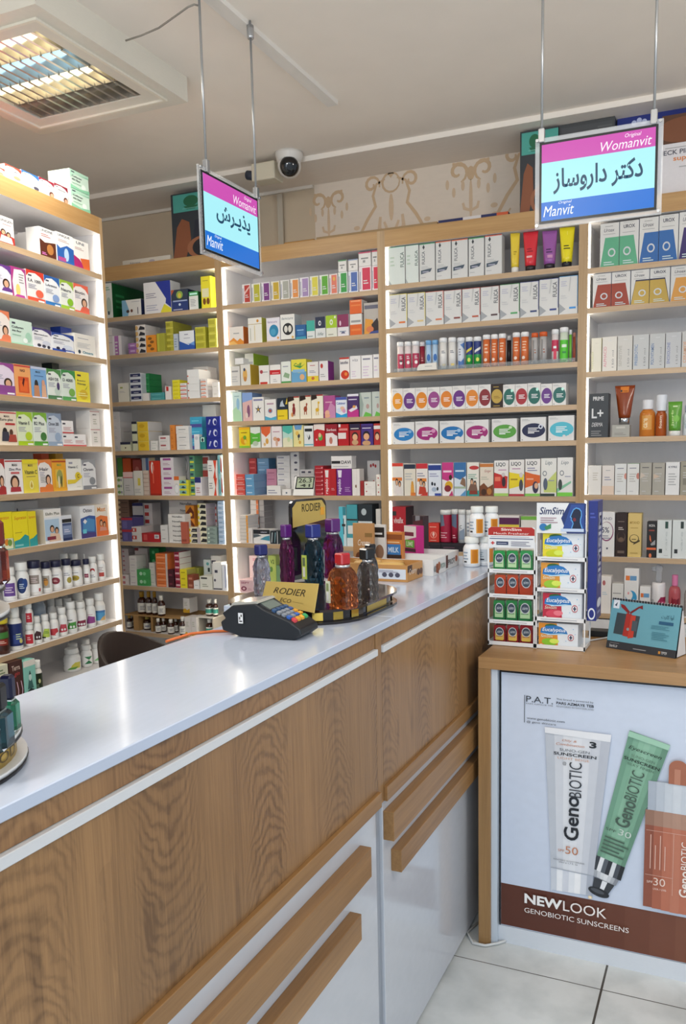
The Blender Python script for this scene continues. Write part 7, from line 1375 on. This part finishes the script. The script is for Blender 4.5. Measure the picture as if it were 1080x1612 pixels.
pouch(553, 589, 824, -1.175, 2.32, 'b98a58', 'tan display card with white script and chocolate biscuits standing behind the tan tray', 'P 0 0 1 0 1 .16 .5 .1 0 .12 4a2a18;I Creamy .25 .5 .85 .66 f2ece4;I Choc .4 .36 .85 .5 f2ece4;R .6 .72 .95 .8 8a6a3a;E .3 .3 .16 .1 6a3a1c;E .75 .25 .16 .1 6a3a1c', 'display_card', d=.012, rz=-.05)
b = pouch(583, 607, 826, -1.18, 2.345, 'd8d6d2', 'white and black display card beside the tan one', 'R .1 .72 .95 .94 2a2624;L 1 .2 .78 .85 .88 ddd;E .6 .4 .3 .16 8a6a54', 'display_card', d=.012, rz=-.05)
pouch(606, 634, 838, -1.085, 2.385, 'c87a34', 'orange snack pack with blue panel standing in the reindeer tray', 'R 0 .8 1 .94 8a4a20;R .08 .4 .9 .68 3a78b8;R 0 .3 .95 .4 3a2a24;B MILK .15 .46 .8 .6 d0e0f0;L 1 .1 .72 .9 .78 f0d0a0', d=.022, rz=-.05)
pouch(631, 660, 828, -1.075, 2.515, 'c02a80', 'magenta snack pack with green panel standing in the white tray', 'P 0 .62 1 .72 1 1 0 1 e4dcd8;R .05 .74 .8 .84 7a2a44;R .1 .44 .85 .64 6ab03a;R .05 .34 .95 .42 4a2030;B LIME .2 .48 .75 .6 d8ecc8', d=.035, rz=-.5)
pouch(644, 671, 812, -1.125, 2.635, '3a2a30', 'dark display pack with red capitals behind the magenta pack', 'P .05 .4 .95 .5 .95 .92 .1 .86 5a2a34;B EXTRA .2 .62 .85 .76 d8484c;P .3 1 .3 .88 .7 .9 .7 1 8a8a90;L 2 .3 .1 .8 .3 c8c4c0', d=.025, rz=-.5)
def rounds(c): return c
P7 = UD.o+UD.n*.012; f7 = lambda x, y: on_plane(530+x/4, 770+y/4, P7, UD.n)
a, b = f7(500, 380), f7(655, 380); zb7 = UD.tops[6]
for i, (xa, xb) in enumerate(((500, 655), (657, 810))):
    a, b = f7(xa, 380), f7(xb, 380)
    tag(carton('black_carton', ((a.x+b.x)/2, P7.y, zb7+.0005), 0, b.x-a.x, .1, .038, '221c24', 'L 1 .1 .4 .6 .6 6a4a5a;R .0 .8 1 .84 4a3a44'), ['flat black carton under the red heart pack on the seventh shelf', 'flat black carton under the tall red canisters on the seventh shelf'][i], 'box', 'flat black cartons')
a, b, t = f7(572, 335), f7(640, 335), f7(606, 215)
tag(carton('tea_pack', ((a.x+b.x)/2, P7.y+.01, zb7+.039), 0, b.x-a.x, .05, t.z-zb7-.039, 'd0382c', 'L 1 .15 .78 .8 .86 f0c0b0;E .5 .38 .3 .18 e88a78;E .5 .38 .22 .13 d0382c;P .5 .25 .62 .42 .5 .56 .38 .42 f0c8bc;L 1 .2 .08 .8 .14 f0c0b0'), 'bright red pack with drop emblem on a flat black carton', 'pack')
for i, (xa, xb, yt, bc, ds, lb) in enumerate(((642, 716, 132, 'a01c3c', 'R .1 .0 .9 1 a81c40;P .2 .55 .5 .6 .45 1 .2 1 6a7a90;L 2 .3 .15 .6 .3 e0b0bc;R .3 .32 .6 .35 e0b0bc', 'wide red canister with white lid on a flat black carton'), (718, 758, 128, 'a01c3c', 'P .3 .6 .7 .5 .7 1 .3 1 5a6a84;L 2 .4 .15 .65 .3 e0b0bc', 'second red canister with white lid right of the wide one'), (760, 806, 130, 'd4d8de', 'T C .4 .5 .55 .62 444;P .3 .1 .7 .1 .7 .5 .4 .4 8a9ab0', 'pale silver canister with white lid beside the red canisters'), (810, 850, 132, 'd8dce0', 'L 3 .35 .4 .6 .8 8a94a4', 'slim pale canister behind the upper pill bottles'))):
    a, b, t = f7(xa, 350), f7(xb, 350), f7((xa+xb)/2, yt); w = b.x-a.x
    o = efftube('vitamin_canister', ((a.x+b.x)/2, P7.y+w/2+.002, zb7+.039), 0, w, t.z-zb7-.039, 'e6e6e4', bc, ds); tag(o, lb, 'canister', 'canisters on the seventh shelf')
VB = 'R .06 .05 .3 .95 e09a2c;R .1 .1 .26 .9 c87a1c;R .62 .05 .86 .95 e09a2c;R .66 .1 .82 .9 c87a1c;L 3 .36 .3 .56 .9 9ab;R .4 .1 .5 .2 333'
def vit(u, vb, vt, pw, z, lb, ds=VB, rz=-.3):
    p = on_z(u, vb, z); dist = (p-EYE).dot(FWD); w = pw/F_PX*dist; h = vz(u, vt, p)-z; c = p+FW*(w/2)
    o = pill('pill_bottle', (c.x, c.y, z), rz, w, h, 'e6e9e6', 'eef0f2', 'eef1f4', ds, .2, .84); tag(o, lb, 'bottle', 'vitamin bottles on the counter'); return p, h, c
p, h, c = vit(744, 893, 846, 26.5, ZC+.0005, 'white pill bottle with amber label panels, lower front one on the counter')
p2, h2, c2 = vit(766, 891, 845, 24, ZC+.0005, 'white pill bottle with pale label, lower one beside the candy rack', 'R .3 .1 .7 .9 c4ccd4;L 3 .36 .4 .6 .8 8a9aa4;R .4 .2 .6 .28 223;R .75 .05 .95 .95 d88a3c')
for (cc, hh, uu, lb) in ((c, h, 751, 'white pill bottle with amber label panels, upper front one on the counter'), (c2, h2, 774, 'white pill bottle with amber label panels, upper rear one on the counter')):
    z = ZC+hh+.001; w = .05
    q = on_plane(uu, 800, Vector((cc.x, cc.y, 0)), FW)
    ht = vz(uu, 797, cc)-z
    o = pill('pill_bottle', (q.x, q.y, z), -.3, w, ht, 'e6e9e6', 'eef0f2', 'eef1f4', VB, .2, .84); tag(o, lb, 'bottle', 'vitamin bottles on the counter')

# ------------------------------------------------------------------ candy racks on the desk
ZD = .912
def rack(x0, x1, y0, y1, tiers, top, lb, header, zh0, zh1, lip=.012):
    o = empty('candy_rack', ((x0+x1)/2, y0, ZD), 0, lb, 'candy rack', 'white candy racks on the desk'); xm = (x0+x1)/2; PW = mat('e6e8ea', .35)
    for z in tiers:
        t = MB(); t.box((x0-xm, 0, z-ZD), (x1-xm, y1-y0, z-ZD+.003), PW); t.box((x0-xm, -.002, z-ZD), (x1-xm, 0, z-ZD+lip), PW); t.box((x0-xm, y1-y0, z-ZD), (x1-xm, y1-y0+.002, z-ZD+lip*1.6), PW); t.box((x0-xm-.002, -.002, z-ZD), (x0-xm, y1-y0, z-ZD+lip), PW); t.box((x1-xm, -.002, z-ZD), (x1-xm+.002, y1-y0, z-ZD+lip), PW)
        if z > ZD+.05: paint(t, 'L 1 .1 .4 .9 .65 778', flat(x0-xm, z-ZD, x1-x0, lip, -.002))
        t.build('tray', o)
    for x in (x0-xm, x1-xm):
        for y in (0, y1-y0): MB().box((x-.002, y-.002, 0), (x+.002, y+.002, top-ZD), PW).build('post', o)
    h = MB(); h.box((x0-xm, -.004, zh0-ZD), (x1-xm, -.0015, zh1-ZD), PW); paint(h, header, flat(x0-xm, zh0-ZD, x1-x0, zh1-zh0, -.004)); h.build('header_card', o)
    return o
yr = 2.43
t1 = [.9135, .983, 1.065, 1.143]; t2 = [.9135, 1.0, 1.091, 1.186]
rack(-.688, -.543, yr, yr+.085, t1, 1.24, 'white rack of small candy boxes with red header card on the desk', 'P 0 .60 1 .60 1 .9 .94 1 .06 1 0 .9 b02a24;B SimSim .28 .82 .72 .95 f4e8e4;T Mouth_Freshener .12 .645 .88 .745 f4e8e4;L 1 .05 .52 .95 .57 99a;R .03 .42 .97 .455 3a4a7a;R .06 .2 .14 .25 c03a3c;R .085 .15 .115 .3 c03a3c;R .18 .14 .44 .3 2c3a5c;L 1 .2 .2 .42 .26 ccd;L 3 .5 .1 .95 .36 889', 1.222, 1.286)
rack(-.537, -.390, yr, yr+.10, t2, 1.28, 'white rack of eucalyptus candy cartons with head-profile header card on the desk', 'P .62 0 1 0 1 1 .66 1 .5 .5 1f3470;P .52 .06 .96 .06 .96 .95 .7 .95 2a4a94;P .70 .17 .735 .33 .715 .40 .695 .43 .70 .50 .675 .54 .70 .66 .74 .80 .80 .86 .87 .83 .91 .74 .92 .60 .90 .46 .90 .36 .94 .17 5aa0e0;P .725 .17 .755 .33 .735 .42 .715 .45 .72 .52 .70 .55 .72 .65 .755 .77 .80 .82 .86 .79 .895 .72 .90 .60 .88 .47 .88 .36 .915 .17 14203c;E .77 .46 .03 .06 7a2a34;R .5 .06 .96 .16 c4d4ec;J SimSim .06 .62 .56 .86 1f2c5c;L 3 .08 .34 .46 .56 a88a94;E .14 .2 .08 .12 2f78b4;P .16 .2 .3 .32 .3 .16 .2 .1 3f8a5a', 1.270, 1.361)
GR = {'green': ('1f7a3c', '2f9a50', 'b8d8a8'), 'orange': ('a83a20', 'c04a28', 'c86a4a'), 'dark green': ('1d6a3c', '2a8448', 'a8cc9c'), 'dark red': ('7a1420', '941c28', 'd8b05a')}
for ti, (col, yt, spans, vb) in enumerate((('dark red', 668, ((88, 152), (155, 219), (222, 292)), 770), ('dark green', 540, ((86, 148), (150, 212), (215, 288)), 640), ('orange', 408, ((92, 154), (156, 218), (221, 292)), 512), ('green', 284, ((86, 150), (153, 217), (224, 292)), 385))):
    dk, md, lt_ = GR[col]; z = t1[ti]+.0032
    for j, (xa, xb) in enumerate(spans):
        f = lambda x, y: on_y(750+x/3.273, 780+y/3.273, yr+.012)
        a, b, t = f(xa, yt), f(xb, yt), f((xa+xb)/2, yt); w = b.x-a.x; h = t.z-z
        o = empty('candy_box', ((a.x+b.x)/2, yr+.012, z), 0, '%s candy box, %s, %s tier of candy rack' % (col, ['nearest the counter', 'middle one', 'nearest the eucalyptus cartons'][j], ['bottom', 'second lowest', 'second highest', 'top'][ti]), 'candy box', 'candy boxes in the rack')
        W = w/2-.0008; m = mat(dk, .2, coat=.4)
        bm_ = MB().prism([(-W, 0), (W, 0), (W*1.0, h*.62), (W*.96, h*.8), (-W*.96, h*.8), (-W, h*.62)], 0, .022, m, 'y'); fixn(bm_.build('box', o))
        fixn(MB().prism([(-W*.97, h*.80), (W*.97, h*.80), (W*.92, h*.97), (W*.8, h), (-W*.8, h), (-W*.92, h*.97)], -.0005, .0225, mat(md, .2, coat=.4), 'y').build('lid', o))
        lm = MB(); paint(lm, ('R .14 .2 .86 .62 %s;' % lt_ if col != 'orange' else '')+'E .5 .64 .34 .24 c8ccd0;E .5 .64 .29 .20 3a4858;I sim .3 .58 .7 .72 d0d8e0;L 1 .2 .38 .8 .44 %s;%s' % (dk, 'R .2 .18 .8 .28 d8b84a' if col == 'dark red' else 'L 3 .1 .05 .9 .18 %s' % md), flat(-W, 0, 2*W, h, -.0008)); lm.build('label', o)
for ti, (yt, xa, xb, pic, c3, nm) in enumerate(((660, 322, 525, 'e0902c', '8ac030', 'orange-cornered, bottom tier'), (505, 343, 545, 'c02c44', 'd84a60', 'red-cornered, second lowest tier'), (348, 333, 537, 'e09a3c', '9ac838', 'orange-cornered, second highest tier'), (196, 343, 552, 'e8d830', 'c8d020', 'yellow-cornered, top tier'))):
    z = t2[ti]+.0032; f = lambda x, y: on_y(750+x/3.273, 780+y/3.273, yr+.010)
    a, b, t = f(xa, yt), f(xb, yt), f((xa+xb)/2, yt); w = b.x-a.x; h = t.z-z
    ds = 'P 0 0 .5 0 .46 1 0 1 %s;E .32 .88 .16 .09 2f6a38;P .04 .58 .06 .76 .2 .88 .42 .92 .58 .86 .70 .72 .74 .58 .58 .60 .3 .55 2a78c0;P .04 .58 .3 .55 .58 .60 .74 .58 .5 .53 .25 .5 b8dcf0;J Eucalyptus .09 .61 .69 .81 f4f8fa;E .28 .22 .2 .15 %s;E .4 .26 .12 .1 %s;I SimSim .05 .4 .36 .52 e8f0d8;E .82 .45 .075 .14 b8303c;E .82 .45 .06 .11 eef0f4;R .78 .425 .86 .475 2a3050;R .805 .36 .835 .54 2a3050;E .88 .8 .012 .02 8ab8e0;E .7 .3 .012 .02 8ab8e0;E .93 .6 .01 .018 8ab8e0;R .04 .04 .1 .12 eee' % (pic, c3, {'c02c44': 'e87a88'}.get(pic, 'd8e860'))
    o = carton('eucalyptus_carton', ((a.x+b.x)/2, yr+.010, z), 0, w, .085, h, 'e3e9ef', ds, 'd4dae2', 'e0e4ea'); tag(o, 'white eucalyptus candy carton, %s of the eucalyptus rack' % nm, 'carton', 'eucalyptus cartons in the rack')
o = MB().box((-.0135, -.05, 0), (.0135, .05, .362), mat('1d2a7c', .35), .001, mt=mat('3a44a0', .35))
paint(o, 'W SIMSIM .25 .3 .75 .9 c4c8dc;L 3 .2 .05 .8 .2 8a94c4;E .5 .14 .4 .04 e0e4ec', lambda u, v, k: (.0135+.0002*k, -.05+u*.1, v*.362))
paint(o, 'L 2 .2 .86 .8 .92 4a58b0;E .5 .06 .4 .05 dfe3ea;E .5 .06 .28 .035 1d2a7c', lambda u, v, k: (-.0135+u*.027, -.05-.0002*k, v*.362))
o = o.build('navy_carton', loc=(-.3735, 2.50, 1.004), rz=.0); tag(o, 'tall narrow navy carton hanging on the side of the eucalyptus rack', 'carton')

# ------------------------------------------------------------------ desk calendar
K1, K2 = on_z(954.5, 1019, ZD), on_z(1063.5, 1037, ZD); kv = K2-K1; kw = kv.length; ka = math.atan2(kv.y, kv.x)
cal = empty('desk_calendar', K1+Vector((0, 0, .0005)), ka, 'teal spiral desk calendar with gift box picture on the oak desk', 'calendar')
kn = Vector((-math.sin(ka), math.cos(ka), 0)); hk = vz(963, 941, K1+kn*.035)-ZD; dk_ = .07
sl = lambda u, v, k=0, o=.0: (u*kw, v*dk_*.5-.0002*k-o, v*hk)
b = MB(); b.add([sl(0, 0), sl(1, 0), sl(1, 1), sl(0, 1), (0, dk_, 0), (kw, dk_, 0), (kw, dk_*.5+.001, hk), (0, dk_*.5+.001, hk), (0, .002, 0), (kw, .002, 0)], [(0, 1, 2, 3), (5, 4, 7, 6), (4, 5, 1, 0)], mat('2a2c30', .5)); b.build('stand', cal)
for i, (lo, of, c) in enumerate(((.0, .0015, 'e4e8ea'),)):
    b = MB(); b.add([sl(.0, .15, 0, of), sl(1, .15, 0, of), sl(1, .96, 0, of), sl(0, .96, 0, of)], [(0, 1, 2, 3)], mat('6aa4b4', .4))
    paint(b, 'R .03 .80 .12 .97 dfe4ea;P .05 .86 .09 .93 .08 .84 345;P .08 .30 .42 .28 .44 .70 .10 .72 3c464c;P .22 .28 .30 .27 .32 .72 .24 .73 a83028;P .30 .24 .38 .27 .38 .70 .31 .70 c04030;P .27 .72 .15 .84 .14 .90 .20 .88 .29 .76 8a2424;P .30 .72 .42 .86 .47 .84 .46 .92 .40 .88 .29 .76 7a2024;R .34 .4 .42 .6 4a545c;E .29 .42 .02 .03 8a9498;T \ufe95\ufead\ufe8e\ufb90_\ufe8d\ufeed\ufe81 .74 .70 .92 .80 1f4a5c;R .72 .60 .92 .66 2a5a7c;L 3 .62 .50 .90 .58 4a8494;L 5 .64 .30 .88 .46 4a8494', lambda u, v, k: sl(u, v, k, of)); b.build('page', cal)
b = MB(); paint(b, 'R 0 0 1 .15 33353a;B bank.ir .05 .03 .17 .09 b8b8b8;L 1 .05 .11 .2 .13 888;L 1 .4 .05 .6 .09 999;R .76 .04 .79 .09 c88a3a;B TPTF .8 .04 .88 .09 d0d0d0', lambda u, v, k: sl(u, v, k, .002)); b.build('footer_strip', cal)
for i in range(24):
    u = .03+.94*i/23; r_ = .004; cyy, czz = dk_*.5, hk*.985
    MB().tube([(u*kw, cyy+r_*1.2*math.cos(math.radians(a_)), czz+r_*1.2*math.sin(math.radians(a_))) for a_ in range(-40, 300, 34)], .0007, mat('d8dade', .3, metal=.6), 5).build('spiral_ring', cal)
b = MB(); b.add([(kw+.001, .006, .002), (kw+.001, dk_-.004, .002), (kw+.001, dk_*.5+.006, hk*.9), (kw+.001, dk_*.5, hk*.9)], [(0, 1, 2, 3)], mat('e4e6ea', .5)); b.build('side_leaf', cal)
# things lying at the back of the desk
a, b = on_z(926, 1002, ZD), on_z(952, 1000, ZD)
o = MB().box((a.x, a.y, ZD+.0005), (b.x+.03, a.y+.05, ZD+.02), mat('1d1d20', .5), .002).build('power_adapter'); tag(o, 'black power adapter at the back of the desk beside the candy rack', 'adapter')
o = MB().tube([on_z(928, 1010, ZD)+Vector((0, 0, .003)), on_z(945, 1007, ZD)+Vector((0, 0, .003)), on_z(960, 1006, ZD)+Vector((0, .02, .003)), on_z(990, 1000, ZD)+Vector((0, .05, .003))], .0028, mat('d9d9d8', .5)).build('cable'); tag(o, 'white cable lying on the desk behind the calendar', 'cable')
o = MB().tube([Vector((-.694, 2.40, .006)), on_z(741, 1472, 0)+Vector((-.012, 0, .006)), on_z(746, 1486, 0)+Vector((0, -.006, .006)), on_z(765, 1489, 0)+Vector((0, -.008, .006)), on_z(785, 1484, 0)+Vector((0, -.014, .006)), on_z(793, 1480, 0)+Vector((0, -.02, .006)), on_z(799, 1479, 0)+Vector((.0, -.016, .005))], .004, mat('d4d6d6', .5)).build('cable'); tag(o, 'white cable looping round the desk foot on the floor tiles', 'cable')

# ------------------------------------------------------------------ tub chair behind the counter
ch = empty('tub_chair', (-1.815, 2.25, 0), 0, 'dark brown tub chair with curved back behind the counter', 'chair')
BR = mat('2c211d', .5, nm='leather'); R0 = .215; th0 = math.radians(192); nA = 40; rings = []
def rim(a): return .905-.26*(.5-.5*math.cos(a-th0))**.9
mb = MB(); vs = []
for (rf, off) in ((.62, .45), (.86, .52), (.96, .6), (1.0, None), (.93, None), (.90, .58), (.80, .50), (.5, .47)):
    for i in range(nA):
        a = 2*math.pi*i/nA; z = off if off is not None else rim(a)
        k = rf if off is not None or rf != 1.0 else 1.0
        if off is None and rf == .93: z = rim(a)-.004
        vs.append((R0*k*math.cos(a), R0*k*math.sin(a), z))
fs = [(j*nA+i, j*nA+(i+1) % nA, (j+1)*nA+(i+1) % nA, (j+1)*nA+i) for j in range(7) for i in range(nA)]; fs.append(tuple(7*nA+i for i in range(nA))); fs.append(tuple(range(nA))[::-1])
mb.add(vs, fs, BR, True); mb.build('shell', ch)
MB().lathe([(.18, .475), (.19, .49), (.19, .51), (.17, .525)], mat('3a2c26', .55), 28).build('seat', ch)
for i in range(4):
    a = math.radians(45+90*i); MB().tube([(.1*math.cos(a), .1*math.sin(a), .455), (.24*math.cos(a), .24*math.sin(a), .0)], .012, mat('5a3c28', .45)).build('leg', ch)

# ------------------------------------------------------------------ backlit hanging signs
EMI = lambda c: mat(c, .15, emit=1.0, nm='backlit')
def sign(x, y, rz, w, h, zc, lb, persian, boxp, rods, cable=None):
    o = empty('hanging_sign', (x, y, zc), rz, lb, 'sign', 'backlit hanging signs')
    t = .006; CLR = mat('f2f5f8', .12, alpha=.30, coat=.5, nm='acrylic'); SIL = mat('b9bcc0', .25, metal=.8)
    f = .018; b = MB()
    for a0, a1 in (((-w/2-f, -h/2-f), (w/2+f, -h/2)), ((-w/2-f, h/2), (w/2+f, h/2+f)), ((-w/2-f, -h/2), (-w/2, h/2)), ((w/2, -h/2), (w/2+f, h/2))): b.box((a0[0], -t/2, a0[1]), (a1[0], t/2, a1[1]), CLR, .0006)
    b.build('acrylic_frame', o)
    MB().box((-w/2-.006, -t/2-.001, -h/2-.006), (w/2+.006, t/2+.001, h/2+.006), mat('16181e', .3)).build('bezel', o)
    s = MB(); y0 = -t/2-.0014
    paint(s, 'R 0 0 1 1 a6e8f0;R 0 .76 1 1 c650ac;R 0 0 1 .245 2470cc;I Womanvit .53 .79 .97 .91 f6e8f4;I Original .74 .91 .88 .97 f6e8f4;I Manvit .02 .05 .30 .19 eef4fa;I Original .16 .19 .28 .235 eef4fa', flat(-w/2, -h/2, w, h, y0), rough_fn=EMI)
    paint(s, 'B %s %s 235a80' % (persian, boxp), flat(-w/2, -h/2, w, h, y0-.0022), rough_fn=lambda c: mat(c, .3, emit=.5))
    s.build('screen', o)
    s = MB(); paint(s, 'R 0 0 1 1 c6f0f6;R 0 .76 1 1 cf58b2;R 0 0 1 .245 2a78d0', lambda u, v, k: (w/2-u*w, t/2+.0014+.0002*k, -h/2+v*h), rough_fn=EMI); s.build('rear_screen', o)
    for rx, canopy in rods:
        MB().box((rx-.008, -.008, h/2+.006), (rx+.008, .008, h/2+.042), SIL, .002).build('clamp', o)
        MB().tube([(rx, 0, h/2+.04), (rx, 0, CEIL-zc-.002)], .0035, mat('a4a6a8', .3, metal=.6)).build('rod', o)
        MB().lathe([(.009, CEIL-zc-.055), (.011, CEIL-zc-.05), (.011, CEIL-zc-.0165)], SIL, 14, (rx, 0)).build('canopy', o)
    for sx in (-1, 1):
        for sz in (-1, 1): MB().lathe([(.004, 0), (.004, .004)], SIL, 10).build('screw', o, (sx*(w/2+.011), -t/2-.004, sz*(h/2+.011))).rotation_euler = (math.radians(90), 0, 0)
    return o
sign(-1.42, 2.18, math.radians(90), .288, .208, 2.2115, 'backlit pink, white and blue sign hanging edge-on above the counter by the ceiling light', '\ufeb5\ufeae\u0640\ufbfe\ufeac\ufb58', '.2 .4 .83 .68', ((-.118, 1), (.148, 1)))
s2 = [on_y(800+a/3.857, 160+b/3.857, 2.25) for a, b in ((207, 275), (897, 148), (888, 640), (203, 735))]
c = (s2[0]+s2[1]+s2[2]+s2[3])/4; w2 = ((s2[1].x-s2[0].x)+(s2[2].x-s2[3].x))/2; h2_ = ((s2[0].z-s2[3].z)+(s2[1].z-s2[2].z))/2
sign(c.x, 2.25, 0, w2, h2_, c.z, 'backlit pink, white and blue sign facing the camera before the damask wallpaper', '\ufeaf\ufe8e\ufeb3\ufeed\ufead\ufe8d\ufea9_\ufeae\ufe98\ufb90\ufea9', '.11 .33 .9 .66', ((on_y(853, 210, 2.25).x-c.x, 1), (on_y(1030, 180, 2.25).x-c.x, 1)))
o = MB().tube([on_z(198, 64, 2.80), on_z(222, 56, 2.80), on_z(250, 44, 2.802), on_z(278, 24, 2.805), on_z(296, 11, 2.81), on_z(306, 7, 2.815), on_z(313, 9, 2.82)], .0028, mat('8a857c', .5)).build('wire'); tag(o, 'thin grey wire looping from the ceiling light to the hanging sign', 'wire')

# ------------------------------------------------------------------ camera, junction box and conduit under the ceiling
cm0 = on_z(455, 243, CEIL-.022) if False else on_z(455, 241, CEIL)
sec = empty('security_camera', (cm0.x, cm0.y, CEIL), 0, 'white turret security camera under the ceiling by the wallpaper', 'camera')
WH = mat('dedad4', .35)
MB().lathe([(.062, 0), (.062, -.012), (.056, -.03), (.050, -.045)][::-1], WH, 28).build('mount_ring', sec)
sph = [(.052*math.sin(math.radians(a)), -.055+.052*math.cos(math.radians(a))) for a in range(170, 20, -12)]
MB().lathe(sph, WH, 28).build('ball', sec)
d_ = (EYE-Vector((cm0.x, cm0.y, CEIL-.055))); d_.z -= .1; d_.normalize()
lens = MB().lathe([(.040, .034), (.042, .040), (.034, .050), (.012, .0545)], mat('0c0c10', .08, coat=.6), 24).build('lens', sec); lens.location = (0, 0, -.055)
lens.rotation_euler = d_.to_track_quat('Z', 'Y').to_euler()
a, b = on_y(397, 266, 3.33), on_y(434, 286, 3.33)
jb = empty('junction_box', ((a.x+b.x)/2, 3.36, CEIL-.0225), 0, 'cream junction box and conduit under the ceiling beside the security camera', 'junction box')
CRM = mat('d3cbb6', .5); w_ = b.x-a.x
MB().box((-w_/2, -.04, -.075), (w_/2, .04, .0), CRM, .004).build('box', jb)
c_ = on_y(443, 330, 3.69)
MB().box((c_.x-(a.x+b.x)/2-.014, 3.675-3.36, -.338), (c_.x-(a.x+b.x)/2+.014, 3.684-3.36, -.02), mat('bdb3a2', .6)).build('conduit', jb)
MB().tube([(-w_/2, 0, -.04), (-w_/2-.045, .0, -.03)], .02, mat('3a4050', .4), 14).build('gland', jb)

# ------------------------------------------------------------------ cartons lying on top of the back units
ZT = 2.488
def topbox(u0, u1, v, y, d, base, design, lb, name='carton', side=None, top=None, rz=0, cat='box', z0=None):
    a, b = on_y(u0, v, y), on_y(u1, v, y); z = on_y((u0+u1)/2, v, y).z; z0 = z0 or ZT
    o = carton(name, ((a.x+b.x)/2, y, z0), rz, b.x-a.x, d, z-z0, base, design, side, top); tag(o, lb, cat); return o
HR = 'P .04 .72 .92 .72 1 .8 1 .98 .04 .98 4fa396;E .38 .87 .14 .08 2a6a4a;P .24 .8 .52 .8 .46 .75 .3 .75 2a6a4a;L 1 .22 .76 .56 .78 7ac0b4;P .0 .0 .1 .5 .2 .62 .34 .56 .36 .3 .24 .0 8a543a;P .38 .2 1 .32 1 .62 .45 .58 2a2e3a;E .6 .17 .32 .17 9a6448;E .62 .17 .24 .14 2a2a30;E .62 .14 .08 .06 9a6448'
topbox(268, 352, 300, 3.46, .14, '343a40', HR, 'dark carton with teal band and brown seat picture behind the edge-on hanging sign', 'cushion_carton', '24282c')
topbox(819, 879, 203, 3.46, .14, '3a3e42', HR, 'dark carton with teal band and brown seat picture behind the facing hanging sign', 'cushion_carton', '24282c')
topbox(880, 968, 190, 3.48, .12, '46484a', 'R .04 .1 .96 .96 4e5052;L 4 .7 .75 .95 .95 5a5c5e', 'charcoal carton standing behind the facing hanging sign', 'cushion_carton')
topbox(972, 1110, 172, 3.52, .14, '23307c', 'R 0 .0 1 .06 1a2460;E .2 .9 .03 .03 b8c0e0;E .26 .92 .03 .03 b8c0e0;E .32 .9 .03 .03 b8c0e0;L 1 .55 .9 .8 .93 6a78b8', 'navy carton standing on the far-right unit behind the sign', 'cushion_carton')
topbox(1043, 1140, 175, 3.43, .07, '5a3a28', 'R 0 0 1 .64 dcd8da;E .4 .8 .5 .16 7a4a30;B NECK_PILLOW -.06 .5 .75 .56 5a5a64;L 1 .06 .58 .6 .6 999;B support .2 .4 .7 .47 d8864a;L 1 .3 .33 .8 .36 aaa', 'white and brown neck pillow carton on the far-right unit', 'pillow_carton')
a, b = on_y(690, 348, 3.44), on_y(735, 343, 3.44); c_ = on_y(800, 330, 3.44)
o = MB().box((a.x, 3.44, ZT), (c_.x, 3.56, ZT+.022), mat('232a5c', .45), .001, mt=mat('2a3268', .45)); 
paint(o, 'R .36 0 .62 1 d8d4d4;R .84 0 1 1 c85a34', flat(a.x, ZT, c_.x-a.x, .022, 3.44)); tag(o.build('flat_carton'), 'flat navy carton with white and orange bands lying below the wallpaper', 'box')
a, b = on_y(498, 375, 3.44), on_y(688, 350, 3.44); o = MB().box((a.x, 3.44, ZT), (b.x, 3.56, ZT+.02), mat('a58a64', .7), .001).build('flat_carton'); tag(o, 'long flat beige carton lying on the unit below the wallpaper', 'box')
a, b = on_y(447, 378, 3.44), on_y(494, 370, 3.44); o = MB().box((a.x, 3.44, ZT), (b.x, 3.52, ZT+.016), mat('a87c3e', .6), .001).build('wood_offcut'); tag(o, 'short wooden offcut lying on the middle unit by the beige carton', 'wood')
a, b = on_y(193, 412, 3.45), on_y(268, 406, 3.45); o = MB(); 
o.box((a.x, 3.45, ZT), (b.x, 3.462, ZT+.034), mat('d6cfc2', .6)); paint(o, 'B Nitrana .16 .35 .38 .65 8a8a90;E .62 .5 .06 .2 b0a8b0;R 0 .0 1 .06 b0a898', flat(a.x, ZT, b.x-a.x, .034, 3.45)); tag(o.build('white_carton'), 'low white carton lying on the corner unit beside the dark seat carton', 'box')
